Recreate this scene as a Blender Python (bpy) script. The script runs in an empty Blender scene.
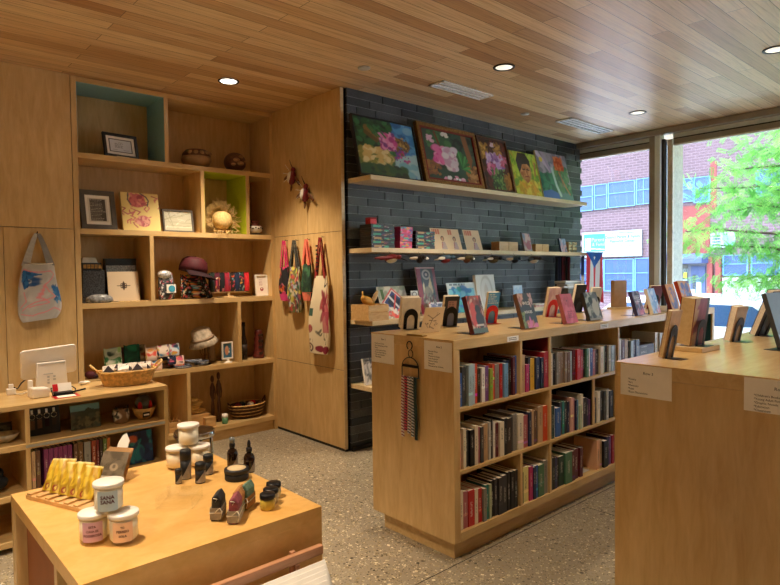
import bpy, bmesh, math, random
import numpy as np
from mathutils import Vector, Matrix, Euler
random.seed(7)
SC = bpy.context.scene
COL = SC.collection
PI = math.pi

# ------------------------------------------------------------------ colour
def lin(c):
    if isinstance(c, str):
        c = c.lstrip('#'); c = ''.join(q*2 for q in c) if len(c) == 3 else c; c = tuple(int(c[i:i+2], 16)/255 for i in (0, 2, 4))
    return tuple(x/12.92 if x <= .04045 else ((x+.055)/1.055)**2.4 for x in c[:3])
CN = {'peach':'e8b48c','blue':'2f5fa8','dark grey':'45484a','pale blue':'a9c3cf','orange':'d9512c','dark brown':'3b2a20','white':'ece9e2','violet':'7a4f8c',
 'lime green':'9aad3c','crimson':'a3202e','grey':'8a8780','red':'c02a2c','sky blue':'6fa3cc','navy':'1d2b4f','yellow':'e2b63a','black':'17161a','maroon':'5d1e28',
 'tan':'c2a27c','magenta':'b8326e','dark blue':'1b2440','cream':'e6dcc6','taupe':'8b7765','brown':'6a4a34','green':'4e7a5a','slate blue':'5f7088','rose':'b0636a',
 'pale green':'b9c4a0','charcoal':'37373b','light grey':'b9bab8','pink':'e2aea0','teal':'1f7f78','indigo':'35305c','dark green':'1c3b30','pale yellow':'e9df96','dark red':'6b1a1c','pages_w':'d8d4cc'}
def col(n): return lin(CN.get(n, n))

# ------------------------------------------------------------------ materials
MATS = {}
def newmat(name):
    m = bpy.data.materials.new(name); m.use_nodes = True
    nt = m.node_tree; b = nt.nodes['Principled BSDF']
    return m, nt, b
def N(nt, t, **k):
    n = nt.nodes.new(t)
    for a, v in k.items():
        if a.startswith('i_'): n.inputs[a[2:].replace('_', ' ')].default_value = v
        else: setattr(n, a, v)
    return n
def ramp(nt, stops, interp='LINEAR'):
    r = nt.nodes.new('ShaderNodeValToRGB'); r.color_ramp.interpolation = interp
    e = r.color_ramp.elements
    while len(e) < len(stops): e.new(.5)
    for i, (p, c) in enumerate(stops):
        e[i].position = p; e[i].color = (*c, 1)
    return r
def coords(nt, scale=(1,1,1), rot=(0,0,0), kind='Object', loc=(0,0,0)):
    t = nt.nodes.new('ShaderNodeTexCoord'); m = nt.nodes.new('ShaderNodeMapping')
    m.inputs['Scale'].default_value = scale; m.inputs['Rotation'].default_value = rot; m.inputs['Location'].default_value = loc
    nt.links.new(t.outputs[kind], m.inputs['Vector']); return m.outputs['Vector']
def mix(nt, fac, a, b, mode='MIX'):
    n = nt.nodes.new('ShaderNodeMix'); n.data_type = 'RGBA'; n.blend_type = mode
    for s, v in ((0, fac), (6, a), (7, b)):
        if hasattr(v, 'links') or isinstance(v, bpy.types.NodeSocket): nt.links.new(v, n.inputs[s])
        elif s == 0: n.inputs[0].default_value = v
        else: n.inputs[s].default_value = (*v, 1) if len(v) == 3 else v
    return n.outputs[2]
def bump(nt, b, h, s=.2, d=.002):
    n = nt.nodes.new('ShaderNodeBump'); n.inputs['Strength'].default_value = s; n.inputs['Distance'].default_value = d
    nt.links.new(h, n.inputs['Height']); nt.links.new(n.outputs[0], b.inputs['Normal'])
def plain(name, c, rough=.5, metal=0., var=.12, scale=25, emit=None, spec=.5, trans=0., ior=1.45, coat=0., alpha=1.):
    if name in MATS: return MATS[name]
    m, nt, b = newmat(name); c = col(c)
    no = N(nt, 'ShaderNodeTexNoise', i_Scale=scale, i_Detail=3.)
    nt.links.new(coords(nt), no.inputs['Vector'])
    lo = tuple(x*(1-var) for x in c); hi = tuple(min(1, x*(1+var)) for x in c)
    r = ramp(nt, [(.3, lo), (.7, hi)]); nt.links.new(no.outputs[0], r.inputs[0])
    nt.links.new(r.outputs[0], b.inputs['Base Color'])
    b.inputs['Roughness'].default_value = rough; b.inputs['Metallic'].default_value = metal
    b.inputs['Specular IOR Level'].default_value = spec
    b.inputs['Transmission Weight'].default_value = trans; b.inputs['IOR'].default_value = ior
    b.inputs['Coat Weight'].default_value = coat
    if emit: b.inputs['Emission Color'].default_value = (*c, 1); b.inputs['Emission Strength'].default_value = emit
    MATS[name] = m; return m
def wood(name, c1, c2, stretch=(1.2, 1.2, 9), rough=.38, fig=.35, coat=.15):
    """maple / birch ply: long soft grain with blotchy figure; stretch gives high frequency across the grain"""
    if name in MATS: return MATS[name]
    m, nt, b = newmat(name); a, d = col(c1), col(c2)
    n1 = N(nt, 'ShaderNodeTexNoise', i_Scale=5., i_Detail=5., i_Roughness=.6, i_Distortion=.6)
    nt.links.new(coords(nt, stretch), n1.inputs['Vector'])
    n2 = N(nt, 'ShaderNodeTexNoise', i_Scale=2.3, i_Detail=2.)
    nt.links.new(coords(nt, (1, 1, 1)), n2.inputs['Vector'])
    n3 = N(nt, 'ShaderNodeTexNoise', i_Scale=40., i_Detail=3.)
    nt.links.new(coords(nt, tuple(s*.6 for s in stretch)), n3.inputs['Vector'])
    r1 = ramp(nt, [(.32, d), (.66, a)]); nt.links.new(n1.outputs[0], r1.inputs[0])
    r2 = ramp(nt, [(.35, (.86,)*3), (.7, (1.05,)*3)]); nt.links.new(n2.outputs[0], r2.inputs[0])
    r3 = ramp(nt, [(.3, (.95,)*3), (.65, (1.02,)*3)]); nt.links.new(n3.outputs[0], r3.inputs[0])
    c = mix(nt, fig*2, r1.outputs[0], r2.outputs[0], 'MULTIPLY'); c = mix(nt, .8, c, r3.outputs[0], 'MULTIPLY')
    nt.links.new(c, b.inputs['Base Color'])
    b.inputs['Roughness'].default_value = rough; b.inputs['Coat Weight'].default_value = coat; b.inputs['Coat Roughness'].default_value = .3
    bump(nt, b, n1.outputs[0], .04, .001)
    MATS[name] = m; return m

def ceiling_mat():
    m, nt, b = newmat('cedar_ceiling_boards')
    v = coords(nt, (1, 1, 1), kind='Object')
    br = N(nt, 'ShaderNodeTexBrick', offset=.37, offset_frequency=2, squash=1., i_Scale=1.)
    br.inputs['Brick Width'].default_value = 1.9; br.inputs['Row Height'].default_value = .109
    br.inputs['Mortar Size'].default_value = .0016; br.inputs['Mortar Smooth'].default_value = .1; br.inputs['Bias'].default_value = 0.
    br.inputs['Color1'].default_value = (0, 0, 0, 1); br.inputs['Color2'].default_value = (1, 1, 1, 1); br.inputs['Mortar'].default_value = (.5, .5, .5, 1)
    nt.links.new(v, br.inputs['Vector'])
    r = ramp(nt, [(0., lin('b2875a')), (.35, lin('d2ad7c')), (.7, lin('e4c99c')), (1., lin('be966a'))])
    nt.links.new(br.outputs['Color'], r.inputs[0])
    # warped grain, shifted per board
    vm = N(nt, 'ShaderNodeVectorMath', operation='MULTIPLY_ADD'); vm.inputs[1].default_value = (1.1, 22, 1)
    nt.links.new(v, vm.inputs[0]); nt.links.new(br.outputs['Color'], vm.inputs[2])
    g = N(nt, 'ShaderNodeTexNoise', i_Scale=2.2, i_Detail=7., i_Roughness=.62, i_Distortion=.9); nt.links.new(vm.outputs[0], g.inputs['Vector'])
    w = N(nt, 'ShaderNodeTexWave', wave_type='RINGS', i_Scale=.55, i_Distortion=6., i_Detail=2.); w.inputs['Detail Scale'].default_value = 1.4
    nt.links.new(vm.outputs[0], w.inputs['Vector'])
    gr = ramp(nt, [(.3, (.6, .52, .44)), (.52, (1., 1., 1.)), (.75, (1.1, 1.1, 1.08))]); nt.links.new(g.outputs[0], gr.inputs[0])
    wr = ramp(nt, [(0., (.8, .75, .7)), (.25, (1, 1, 1)), (1, (1, 1, 1))]); nt.links.new(w.outputs[0], wr.inputs[0])
    c = mix(nt, .75, r.outputs[0], gr.outputs[0], 'MULTIPLY'); c = mix(nt, .45, c, wr.outputs[0], 'MULTIPLY')
    c = mix(nt, br.outputs['Fac'], c, lin('3a2410'))
    nt.links.new(c, b.inputs['Base Color']); b.inputs['Roughness'].default_value = .38
    bump(nt, b, br.outputs['Fac'], -.6, .004)
    return m
def brick_mat():
    m, nt, b = newmat('charcoal_roman_brick')
    v = coords(nt); a = N(nt, 'ShaderNodeVertexColor', layer_name='Col')
    n = N(nt, 'ShaderNodeTexNoise', i_Scale=70., i_Detail=4., i_Roughness=.7); nt.links.new(v, n.inputs['Vector'])
    n2 = N(nt, 'ShaderNodeTexNoise', i_Scale=6., i_Detail=3.); nt.links.new(v, n2.inputs['Vector'])
    nr = ramp(nt, [(.35, (.65,)*3), (.6, (1.1,)*3), (.72, (2.2,)*3)]); nt.links.new(n.outputs[0], nr.inputs[0])
    nr2 = ramp(nt, [(.3, (.75,)*3), (.7, (1.25,)*3)]); nt.links.new(n2.outputs[0], nr2.inputs[0])
    c = mix(nt, .6, a.outputs[0], nr.outputs[0], 'MULTIPLY'); c = mix(nt, .8, c, nr2.outputs[0], 'MULTIPLY')
    nt.links.new(c, b.inputs['Base Color']); b.inputs['Roughness'].default_value = .5; bump(nt, b, n.outputs[0], .4, .003)
    return m
def terrazzo_mat():
    m, nt, b = newmat('polished_aggregate_concrete')
    v = coords(nt, (1, 1, 1))
    base = N(nt, 'ShaderNodeTexNoise', i_Scale=1.2, i_Detail=5.); nt.links.new(v, base.inputs['Vector'])
    br = ramp(nt, [(.3, lin('8e8472')), (.7, lin('a69b86'))]); nt.links.new(base.outputs[0], br.inputs[0])
    c = br.outputs[0]
    for sc, th, lo, hi in ((34., .34, .55, .6), (62., .36, .5, .55), (110., .4, .4, .45)):
        vo = N(nt, 'ShaderNodeTexVoronoi', i_Scale=sc, i_Randomness=1.); nt.links.new(v, vo.inputs['Vector'])
        sep = N(nt, 'ShaderNodeSeparateColor'); nt.links.new(vo.outputs['Color'], sep.inputs[0])
        stones = ramp(nt, [(0., lin('3b3526')), (.22, lin('5c523e')), (.25, lin('857655')), (.5, lin('9a8a66')), (.7, lin('a79a7c')), (.85, lin('cfc4a4')), (1., lin('ece2c8'))])
        nt.links.new(sep.outputs[0], stones.inputs[0])
        gate = N(nt, 'ShaderNodeMath', operation='LESS_THAN'); gate.inputs[1].default_value = th; nt.links.new(vo.outputs['Distance'], gate.inputs[0])
        pick = N(nt, 'ShaderNodeMath', operation='GREATER_THAN'); pick.inputs[1].default_value = lo; nt.links.new(sep.outputs[1], pick.inputs[0])
        f = N(nt, 'ShaderNodeMath', operation='MULTIPLY'); nt.links.new(gate.outputs[0], f.inputs[0]); nt.links.new(pick.outputs[0], f.inputs[1])
        c = mix(nt, f.outputs[0], c, stones.outputs[0])
    nt.links.new(c, b.inputs['Base Color']); b.inputs['Roughness'].default_value = .32
    return m
def art_mat(name, rough=.45, coat=0.):
    if name in MATS: return MATS[name]
    m, nt, b = newmat(name)
    a = N(nt, 'ShaderNodeVertexColor', layer_name='Col'); nt.links.new(a.outputs[0], b.inputs['Base Color'])
    b.inputs['Roughness'].default_value = rough; b.inputs['Coat Weight'].default_value = coat
    MATS[name] = m; return m
def cover_mat():
    """book cloth/paper: the object's own colour, with title marks and bands along the spine"""
    m, nt, b = newmat('book_cover_paper')
    oi = nt.nodes.new('ShaderNodeObjectInfo'); t = nt.nodes.new('ShaderNodeTexCoord')
    s = N(nt, 'ShaderNodeSeparateXYZ'); nt.links.new(t.outputs['Generated'], s.inputs[0])
    ob = N(nt, 'ShaderNodeSeparateXYZ'); nt.links.new(t.outputs['Object'], ob.inputs[0])
    def math_(op, a, v=None, c=None):
        n = N(nt, 'ShaderNodeMath', operation=op)
        for i, q in enumerate((a, v, c)):
            if q is None: continue
            if isinstance(q, (int, float)): n.inputs[i].default_value = q
            else: nt.links.new(q, n.inputs[i])
        return n.outputs[0]
    # letters: noise cells stretched across the spine inside a window of heights
    rnd = oi.outputs['Random']
    cb = N(nt, 'ShaderNodeCombineXYZ'); nt.links.new(math_('MULTIPLY', rnd, 91.), cb.inputs[0]); nt.links.new(math_('MULTIPLY', ob.outputs[2], 380.), cb.inputs[2])
    nt.links.new(math_('MULTIPLY', ob.outputs[0], 130.), cb.inputs[1])
    no = N(nt, 'ShaderNodeTexNoise', i_Scale=1., i_Detail=0.); nt.links.new(cb.outputs[0], no.inputs['Vector'])
    letters = math_('GREATER_THAN', no.outputs[0], .52)
    lo = math_('MULTIPLY_ADD', rnd, .25, .25); hi = math_('MULTIPLY_ADD', rnd, .18, .68)
    win = math_('MULTIPLY', math_('GREATER_THAN', s.outputs[2], lo), math_('LESS_THAN', s.outputs[2], hi))
    mid = math_('MULTIPLY', math_('GREATER_THAN', s.outputs[0], .34), math_('LESS_THAN', s.outputs[0], .66))
    spine = math_('LESS_THAN', s.outputs[1], .02)
    f = math_('MULTIPLY', math_('MULTIPLY', win, mid), math_('MULTIPLY', letters, spine))
    bw = N(nt, 'ShaderNodeRGBToBW'); nt.links.new(oi.outputs['Color'], bw.inputs[0])
    light = math_('LESS_THAN', bw.outputs[0], .22)
    ink = mix(nt, light, (.03, .025, .03), (.75, .7, .6))
    r4 = math_('FRACT', math_('MULTIPLY', rnd, 7.13))
    bz = math_('MULTIPLY_ADD', r4, .5, .1)
    band = math_('MULTIPLY', math_('LESS_THAN', math_('ABSOLUTE', math_('SUBTRACT', s.outputs[2], bz)), .035), math_('GREATER_THAN', math_('FRACT', math_('MULTIPLY', rnd, 3.7)), .55))
    hue = N(nt, 'ShaderNodeHueSaturation'); nt.links.new(oi.outputs['Color'], hue.inputs['Color']); nt.links.new(math_('MULTIPLY_ADD', r4, .5, .25), hue.inputs['Hue']); hue.inputs['Value'].default_value = 1.5
    c = mix(nt, math_('MULTIPLY', math_('MULTIPLY', band, spine), .8), oi.outputs['Color'], hue.outputs[0])
    c = mix(nt, math_('MULTIPLY', f, .6), c, ink)
    nt.links.new(c, b.inputs['Base Color']); b.inputs['Roughness'].default_value = .4
    MATS['book_cover'] = m; return m
def glass_thin(name, tint, refl=1.0, t=.97):
    m = bpy.data.materials.new(name); m.use_nodes = True; nt = m.node_tree; nt.nodes.clear()
    o = nt.nodes.new('ShaderNodeOutputMaterial'); tr = nt.nodes.new('ShaderNodeBsdfTransparent'); g = nt.nodes.new('ShaderNodeBsdfGlossy')
    tr.inputs[0].default_value = (*[x*t for x in tint], 1); g.inputs['Roughness'].default_value = .02
    fr = nt.nodes.new('ShaderNodeLayerWeight'); pw = N(nt, 'ShaderNodeMath', operation='POWER'); pw.inputs[1].default_value = 4.; ad = N(nt, 'ShaderNodeMath', operation='MULTIPLY_ADD'); ad.inputs[1].default_value = .7; ad.inputs[2].default_value = .04
    nt.links.new(fr.outputs['Facing'], pw.inputs[0]); nt.links.new(pw.outputs[0], ad.inputs[0])
    mx = nt.nodes.new('ShaderNodeMixShader'); mu = N(nt, 'ShaderNodeMath', operation='MULTIPLY'); mu.inputs[1].default_value = refl
    nt.links.new(ad.outputs[0], mu.inputs[0]); nt.links.new(mu.outputs[0], mx.inputs[0]); nt.links.new(tr.outputs[0], mx.inputs[1]); nt.links.new(g.outputs[0], mx.inputs[2])
    nt.links.new(mx.outputs[0], o.inputs[0]); MATS[name] = m; return m

PENDING = []
def setmat(me, mat):
    if isinstance(mat, str) and mat not in MATS: me.materials.append(None); PENDING.append((me, mat))
    else: me.materials.append(MATS[mat] if isinstance(mat, str) else mat)
# ------------------------------------------------------------------ mesh builder
class MB:
    def __init__(s): s.v = []; s.f = []; s.sm = []; s.X = Matrix.Identity(4)
    def _add(s, vs, fs, smooth=False):
        o = len(s.v); s.v += [tuple(s.X @ Vector(p)) for p in vs]
        for f in fs: s.f.append(tuple(i+o for i in f)); s.sm.append(smooth)
        return s
    def box(s, x0, x1, y0, y1, z0, z1):
        return s._add([(x0,y0,z0),(x1,y0,z0),(x1,y1,z0),(x0,y1,z0),(x0,y0,z1),(x1,y0,z1),(x1,y1,z1),(x0,y1,z1)],
            [(0,3,2,1),(4,5,6,7),(0,1,5,4),(1,2,6,5),(2,3,7,6),(3,0,4,7)])
    def prism(s, pts, y0, y1, axis='y', smooth=False):
        """pts 2-D outline (counter-clockwise seen from -axis), extruded along axis"""
        n = len(pts)
        def P(a, b, t): return {'y': (a, t, b), 'x': (t, a, b), 'z': (a, b, t)}[axis]
        vs = [P(a, b, y0) for a, b in pts]+[P(a, b, y1) for a, b in pts]
        s._add(vs, [tuple(range(n)), tuple(range(2*n-1, n-1, -1))])
        o = len(s.v)-2*n
        for i in range(n): j = (i+1) % n; s.f.append((o+j, o+i, o+n+i, o+n+j)); s.sm.append(smooth)
        return s
    def lathe(s, prof, c=(0,0,0), n=24, sx=1, sy=1, smooth=True, wob=0):
        vs = []; fs = []
        for k, (r, z) in enumerate(prof):
            for i in range(n):
                a = 2*PI*i/n; q = 1+wob*math.sin(a*3+k)
                vs.append((c[0]+r*q*math.cos(a)*sx, c[1]+r*q*math.sin(a)*sy, c[2]+z))
        for k in range(len(prof)-1):
            for i in range(n):
                j = (i+1) % n; fs.append((k*n+i, k*n+j, (k+1)*n+j, (k+1)*n+i))
        s._add(vs, fs, smooth)
        o = len(s.v)-len(vs)
        if prof[0][0] > 1e-6: s.f.append(tuple(o+i for i in reversed(range(n)))); s.sm.append(False)
        if prof[-1][0] > 1e-6: s.f.append(tuple(o+(len(prof)-1)*n+i for i in range(n))); s.sm.append(False)
        return s
    def tube(s, pts, r, n=8, closed=False):
        P = [Vector(p) for p in pts]; m = len(P); vs = []; rr = r if isinstance(r, (list, tuple)) else [r]*m
        for k, p in enumerate(P):
            a = P[k-1] if (k > 0 or closed) else p; b_ = P[(k+1) % m] if (k < m-1 or closed) else p
            t = (b_-a).normalized() if (b_-a).length > 1e-9 else Vector((0, 0, 1))
            u = t.cross(Vector((0, 0, 1)))
            if u.length < .2: u = t.cross(Vector((1, 0, 0)))
            u.normalize(); w = t.cross(u)
            for i in range(n):
                an = 2*PI*i/n; vs.append(tuple(p+(u*math.cos(an)+w*math.sin(an))*rr[k]))
        fs = []
        for k in range(m if closed else m-1):
            q = (k+1) % m
            for i in range(n): j = (i+1) % n; fs.append((k*n+i, k*n+j, q*n+j, q*n+i))
        if not closed: fs += [tuple(reversed(range(n))), tuple((m-1)*n+i for i in range(n))]
        return s._add(vs, fs, True)
    def ell(s, c, r, n=16, m=10, X=None):
        vs = []; fs = []
        for k in range(m+1):
            th = PI*k/m
            for i in range(n):
                a = 2*PI*i/n; p = Vector((r[0]*math.sin(th)*math.cos(a), r[1]*math.sin(th)*math.sin(a), r[2]*math.cos(th)))
                if X is not None: p = X @ p
                vs.append((c[0]+p.x, c[1]+p.y, c[2]+p.z))
        for k in range(m):
            for i in range(n): j = (i+1) % n; fs.append((k*n+i, (k+1)*n+i, (k+1)*n+j, k*n+j))
        return s._add(vs, fs, True)
    def build(s, name, mat, parent=None, bevel=0., loc=None, ocol=None, tag=None):
        me = bpy.data.meshes.new(name); me.from_pydata(s.v, [], s.f); me.validate()
        me.polygons.foreach_set('use_smooth', (s.sm+[False]*len(me.polygons))[:len(me.polygons)]) if len(me.polygons) == len(s.sm) else None
        o = bpy.data.objects.new(name, me); COL.objects.link(o)
        setmat(me, mat)
        if parent: o.parent = parent
        if loc: o.location = loc
        if ocol: o.color = (*col(ocol), 1)
        if bevel:
            b = o.modifiers.new('bevel', 'BEVEL'); b.width = bevel; b.segments = 2; b.limit_method = 'ANGLE'; b.angle_limit = .7
        return o
def thing(name, label, cat, loc=(0,0,0), rz=0., lean=0., group=None):
    o = bpy.data.objects.new(name, None); COL.objects.link(o); o.empty_display_size = .05
    o.location = loc; o.rotation_euler = (-lean, 0, rz); o['label'] = label; o['category'] = cat
    if group: o['group'] = group
    return o
def tag(o, label, cat, group=None, kind=None):
    o['label'] = label; o['category'] = cat
    if group: o['group'] = group
    if kind: o['kind'] = kind
    return o
def struct(mb, name, mat, **k):
    o = mb.build(name, mat, **k); o['kind'] = 'structure'; return o
def txt(s, size, mat, parent, loc, rot=(PI/2, 0, 0), name='lettering', align='LEFT', ext=.0004, sx=1., bold=0.):
    c = bpy.data.curves.new('t', 'FONT'); c.body = s; c.size = size; c.extrude = ext; c.align_x = align; c.resolution_u = 2; c.offset = bold
    o = bpy.data.objects.new('t', c); me = bpy.data.meshes.new_from_object(o)
    bpy.data.objects.remove(o); bpy.data.curves.remove(c)
    q = bpy.data.objects.new(name, me); COL.objects.link(q); me.materials.clear(); me.materials.append(MATS[mat])
    q.parent = parent; q.location = loc; q.rotation_euler = rot; q.scale = (sx, 1, 1)
    return q

# ------------------------------------------------------------------ small painter for printed things and canvases
class Cv:
    def __init__(s, w, h, bg, seed=1):
        s.w, s.h = w, h; s.a = np.zeros((h, w, 3)); s.a[:] = col(bg)
        s.U, s.V = np.meshgrid((np.arange(w)+.5)/w, (np.arange(h)+.5)/h); s.r = np.random.RandomState(seed); s.asp = h/w
    def _put(s, mask, c, a=1.):
        m = np.clip(mask, 0, 1)[..., None]*a; s.a = s.a*(1-m)+np.array(col(c))*m; return s
    def rect(s, u0, v0, u1, v1, c, a=1.): return s._put(((s.U >= u0) & (s.U < u1) & (s.V >= v0) & (s.V < v1)).astype(float), c, a)
    def ell(s, u, v, ru, rv, c, rot=0., a=1., soft=.15):
        du, dv = s.U-u, s.V-v; k, q = math.cos(rot), math.sin(rot)
        x = (du*k+dv*q)/ru; y = (-du*q+dv*k)/rv; d = np.sqrt(x*x+y*y)
        return s._put((1+soft-d)/max(soft, .02)/1., c, a)
    def line(s, pts, wd, c, a=1.):
        for (u0, v0), (u1, v1) in zip(pts[:-1], pts[1:]):
            dx, dy = u1-u0, v1-v0; L = dx*dx+dy*dy+1e-9
            t = np.clip(((s.U-u0)*dx+(s.V-v0)*dy)/L, 0, 1)
            d = np.hypot(s.U-u0-t*dx, (s.V-v0-t*dy)*s.asp); s._put((wd-d)/(wd*.35)+.5, c, a)
        return s
    def poly(s, P, c, a=1.):
        ins = np.zeros_like(s.U, bool); n = len(P)
        for i in range(n):
            (x0, y0), (x1, y1) = P[i], P[(i+1) % n]
            if y0 == y1: continue
            cr = ((y0 > s.V) != (y1 > s.V)) & (s.U < (x1-x0)*(s.V-y0)/(y1-y0)+x0); ins ^= cr
        return s._put(ins.astype(float), c, a)
    def grad(s, c0, c1, v0=0., v1=1.):
        t = np.clip((s.V-v0)/(v1-v0), 0, 1)[..., None]; s.a = np.array(col(c0))*(1-t)+np.array(col(c1))*t; return s
    def dabs(s, n, cols, sz, reg=(0, 0, 1, 1), a=.9, long=1.6):
        if s.w >= 90: n, sz = int(n*2.2), sz*.55
        elif s.w >= 40: n, sz = int(n*1.8), sz*.68
        for _ in range(n):
            u = reg[0]+(reg[2]-reg[0])*s.r.rand(); v = reg[1]+(reg[3]-reg[1])*s.r.rand(); z = sz*(.5+s.r.rand())
            s.ell(u, v, z*long, z/s.asp, cols[s.r.randint(len(cols))], s.r.rand()*3.14, a, .4)
        return s
    def rows(s, u0, v0, u1, v1, n, c, fill=.55):
        dv = (v1-v0)/n
        for i in range(n):
            u = u0; e = u0+(u1-u0)*(.6+.4*s.r.rand())
            while u < e:
                L = .04+.1*s.r.rand(); s.rect(u, v1-(i+fill)*dv, min(e, u+L), v1-i*dv, c, .8); u += L+.03
        return s
def grid(fn, arr, name, mat, parent=None, closed=False, rough=None):
    """surface through fn(u,v) carrying the painted colours; one vertex per pixel"""
    h, w, _ = arr.shape; V = []; F = []
    for j in range(h):
        for i in range(w): V.append(fn(i/(w if closed else w-1), j/(h-1)))
    for j in range(h-1):
        for i in range(w if closed else w-1):
            k = (i+1) % w; F.append((j*w+i, j*w+k, (j+1)*w+k, (j+1)*w+i))
    me = bpy.data.meshes.new(name); me.from_pydata(V, [], F)
    ca = me.color_attributes.new('Col', 'FLOAT_COLOR', 'POINT'); d = np.ones((h*w, 4)); d[:, :3] = arr.reshape(-1, 3); ca.data.foreach_set('color', d.ravel())
    me.polygons.foreach_set('use_smooth', [True]*len(me.polygons))
    o = bpy.data.objects.new(name, me); COL.objects.link(o); me.materials.append(MATS[mat]); o.parent = parent
    return o
def face_panel(cv, w, h, name, parent, y=0., x0=None, z0=0., mat='print'):
    x0 = -w/2 if x0 is None else x0
    return grid(lambda u, v: (x0+u*w, y, z0+v*h), cv.a, name, mat, parent)

art_mat('print', .4); art_mat('paint', .35, .1); art_mat('cloth_print', .85)
cover_mat()
wood('maple', 'dab980', 'c9a367', (5, 5, .8)); wood('maple_h', 'dcbc84', 'cca86c', (.8, 5, 5), rough=.27, coat=.3); wood('maple_table', 'e6b870', 'd9a658', (2.2, 3.2, 3), fig=.45)
wood('maple_pale', 'e6d0a4', 'd8be8e', (1.2, 9, 9)); wood('crate_wood', 'd9b47c', 'c49658', (2, 8, 8)); wood('dark_wood', '6a3f22', '3f2413', (8, 8, 2)); wood('pink_wood', 'c99470', 'b37f5c', (1.2, 9, 9))
plain('teal_paint', '86b6c0', .5, var=.05); plain('lime_paint', 'b5c62a', .5, var=.05); plain('red_paint', '7a1c18', .5, var=.05); plain('black_paint', '0d0c10', .5, var=.05); plain('dark_teal_paint', '1f4a48', .5)
plain('paper', 'f6f2ea', .7, var=.03); plain('pages', 'f6ecd8', .8, var=.1, scale=120); plain('ink', '1a1716', .6, var=0); plain('black_metal', '121214', .35, .6, var=.05)
plain('red_metal', 'c8202a', .35, .2, var=.05); plain('black_plastic', '131315', .35, var=.05); plain('white_plastic', 'efe9df', .35, var=.02); plain('aluminium', 'b9c2c4', .35, .9, var=.04)
plain('chrome', 'd8dadb', .12, 1., var=.02); plain('dark_void', '050505', .9); plain('kraft', 'b58c5c', .75); plain('gold_frame', '8e6a35', .4, .5, scale=60, var=.4); plain('red_liner', '7c2318', .4)
plain('black_frame', '17130f', .35); plain('grey_frame', '5a554e', .5); plain('white_frame', 'ece7dd', .45); plain('acrylic', 'f4f8f6', .03, trans=1., ior=1.3, var=0); glass_thin('clear_sheet', (.99, .995, .99), .3, .995)
# light levels: one watt figure per ceiling lamp, sky and sun strengths, exposure
PW = [110, 65, 20, 30, 100, 125, 55, 100, 100, 75, 50, 40, 90]
SKY = .9; SUN = 3.4; EXPO = 0.9
# ================================================================== the room
CH = 2.91
struct(MB().box(-3.2, 6.62, -3.6, 5.4, -.12, 0), 'floor', terrazzo_mat())
MATS['cedar'] = ceiling_mat(); MATS['brick'] = brick_mat()
plain('seam_dark', '2b2722', .6); plain('plaster', 'd9cfbd', .8, var=.03); plain('bronze_frame', 'a09a8e', .4, .2, var=.05); plain('pale_frame', 'e6f0ee', .3, var=.03)
struct(MB().box(-3.2, 7.3, -3.6, 5.4, CH, CH+.12), 'ceiling', 'cedar')  # slab runs past the window as an unseen overhang, added to block sun
struct(MB().box(2.1, 6.4, 1.962, 1.966, .0002, .0012).box(-3.2, 2.1, 1.962, 1.966, .0002, .0012).box(3.3, 3.304, -3.6, 1.9, .0002, .0012), 'trim_1', 'seam_dark')
struct(MB().box(-3.32, -3.2, -3.6, 5.4, 0, CH), 'wall_left', 'plaster')
struct(MB().box(-3.2, 6.5, -3.72, -3.6, 0, CH), 'wall_back', 'plaster')
struct(MB().box(-3.2, 6.5, 5.28, 5.4, 0, CH), 'wall_front', 'plaster')
struct(MB().box(2.985, 6.5, 4.05, 5.28, 0, CH), 'wall_right_core', 'seam_dark')
def brick_wall():
    """long thin bricks laid in courses, every brick its own face plane, dark open head joints and paler bed joints"""
    o = struct(MB().box(2.985, 6.49, 3.822, 4.05, 0, CH), 'wall_right', 'dark_void'); r = random.Random(2)
    vs, fs, cs = [], [], []; pal = [lin(c) for c in ('2c2f33', '42464a', '505458', '36393d', '5c6064', '484c50', '303337')]
    def bx(x0, x1, y0, z0, z1, c):
        k = len(vs); vs.extend([(x0, y0, z0), (x1, y0, z0), (x1, 3.83, z0), (x0, 3.83, z0), (x0, y0, z1), (x1, y0, z1), (x1, 3.83, z1), (x0, 3.83, z1)])
        fs.extend([tuple(k+i for i in f) for f in ((0, 3, 2, 1), (4, 5, 6, 7), (0, 1, 5, 4), (1, 2, 6, 5), (3, 0, 4, 7))]); cs.extend([c]*8)
    n = 44; p = CH/n
    for j in range(n):
        x = 2.985; z0 = j*p+.0025; z1 = (j+1)*p-.0025; x1 = 6.50 if j % 2 else 6.47; L = [.31, .10, .22, .40][j % 4]+r.uniform(-.02, .02)
        while x < x1-.02:
            e = min(x1, x+L); e = x1 if x1-e < .06 else e; bx(x, e-(.0075 if e < x1 else 0), 3.80+r.uniform(-.0015, .0035), z0, z1, pal[r.randrange(len(pal))]); x = e; L = r.choice((.20, .40, .40, .36))
        bx(2.985, 6.465, 3.8035, z1+.0002, (j+1)*p+.0023, lin('83878a'))
    me = bpy.data.meshes.new('brick_courses'); me.from_pydata(vs, [], fs); ca = me.color_attributes.new('Col', 'FLOAT_COLOR', 'POINT'); ca.data.foreach_set('color', [q for c in cs for q in (*c, 1)])
    b_ = bpy.data.objects.new('brick_courses', me); COL.objects.link(b_); b_.parent = o; me.materials.append(MATS['brick'])
brick_wall()
struct(MB().box(2.985, 6.49, 3.785, 3.80, 0, .03), 'baseboard_right', 'seam_dark')
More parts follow.
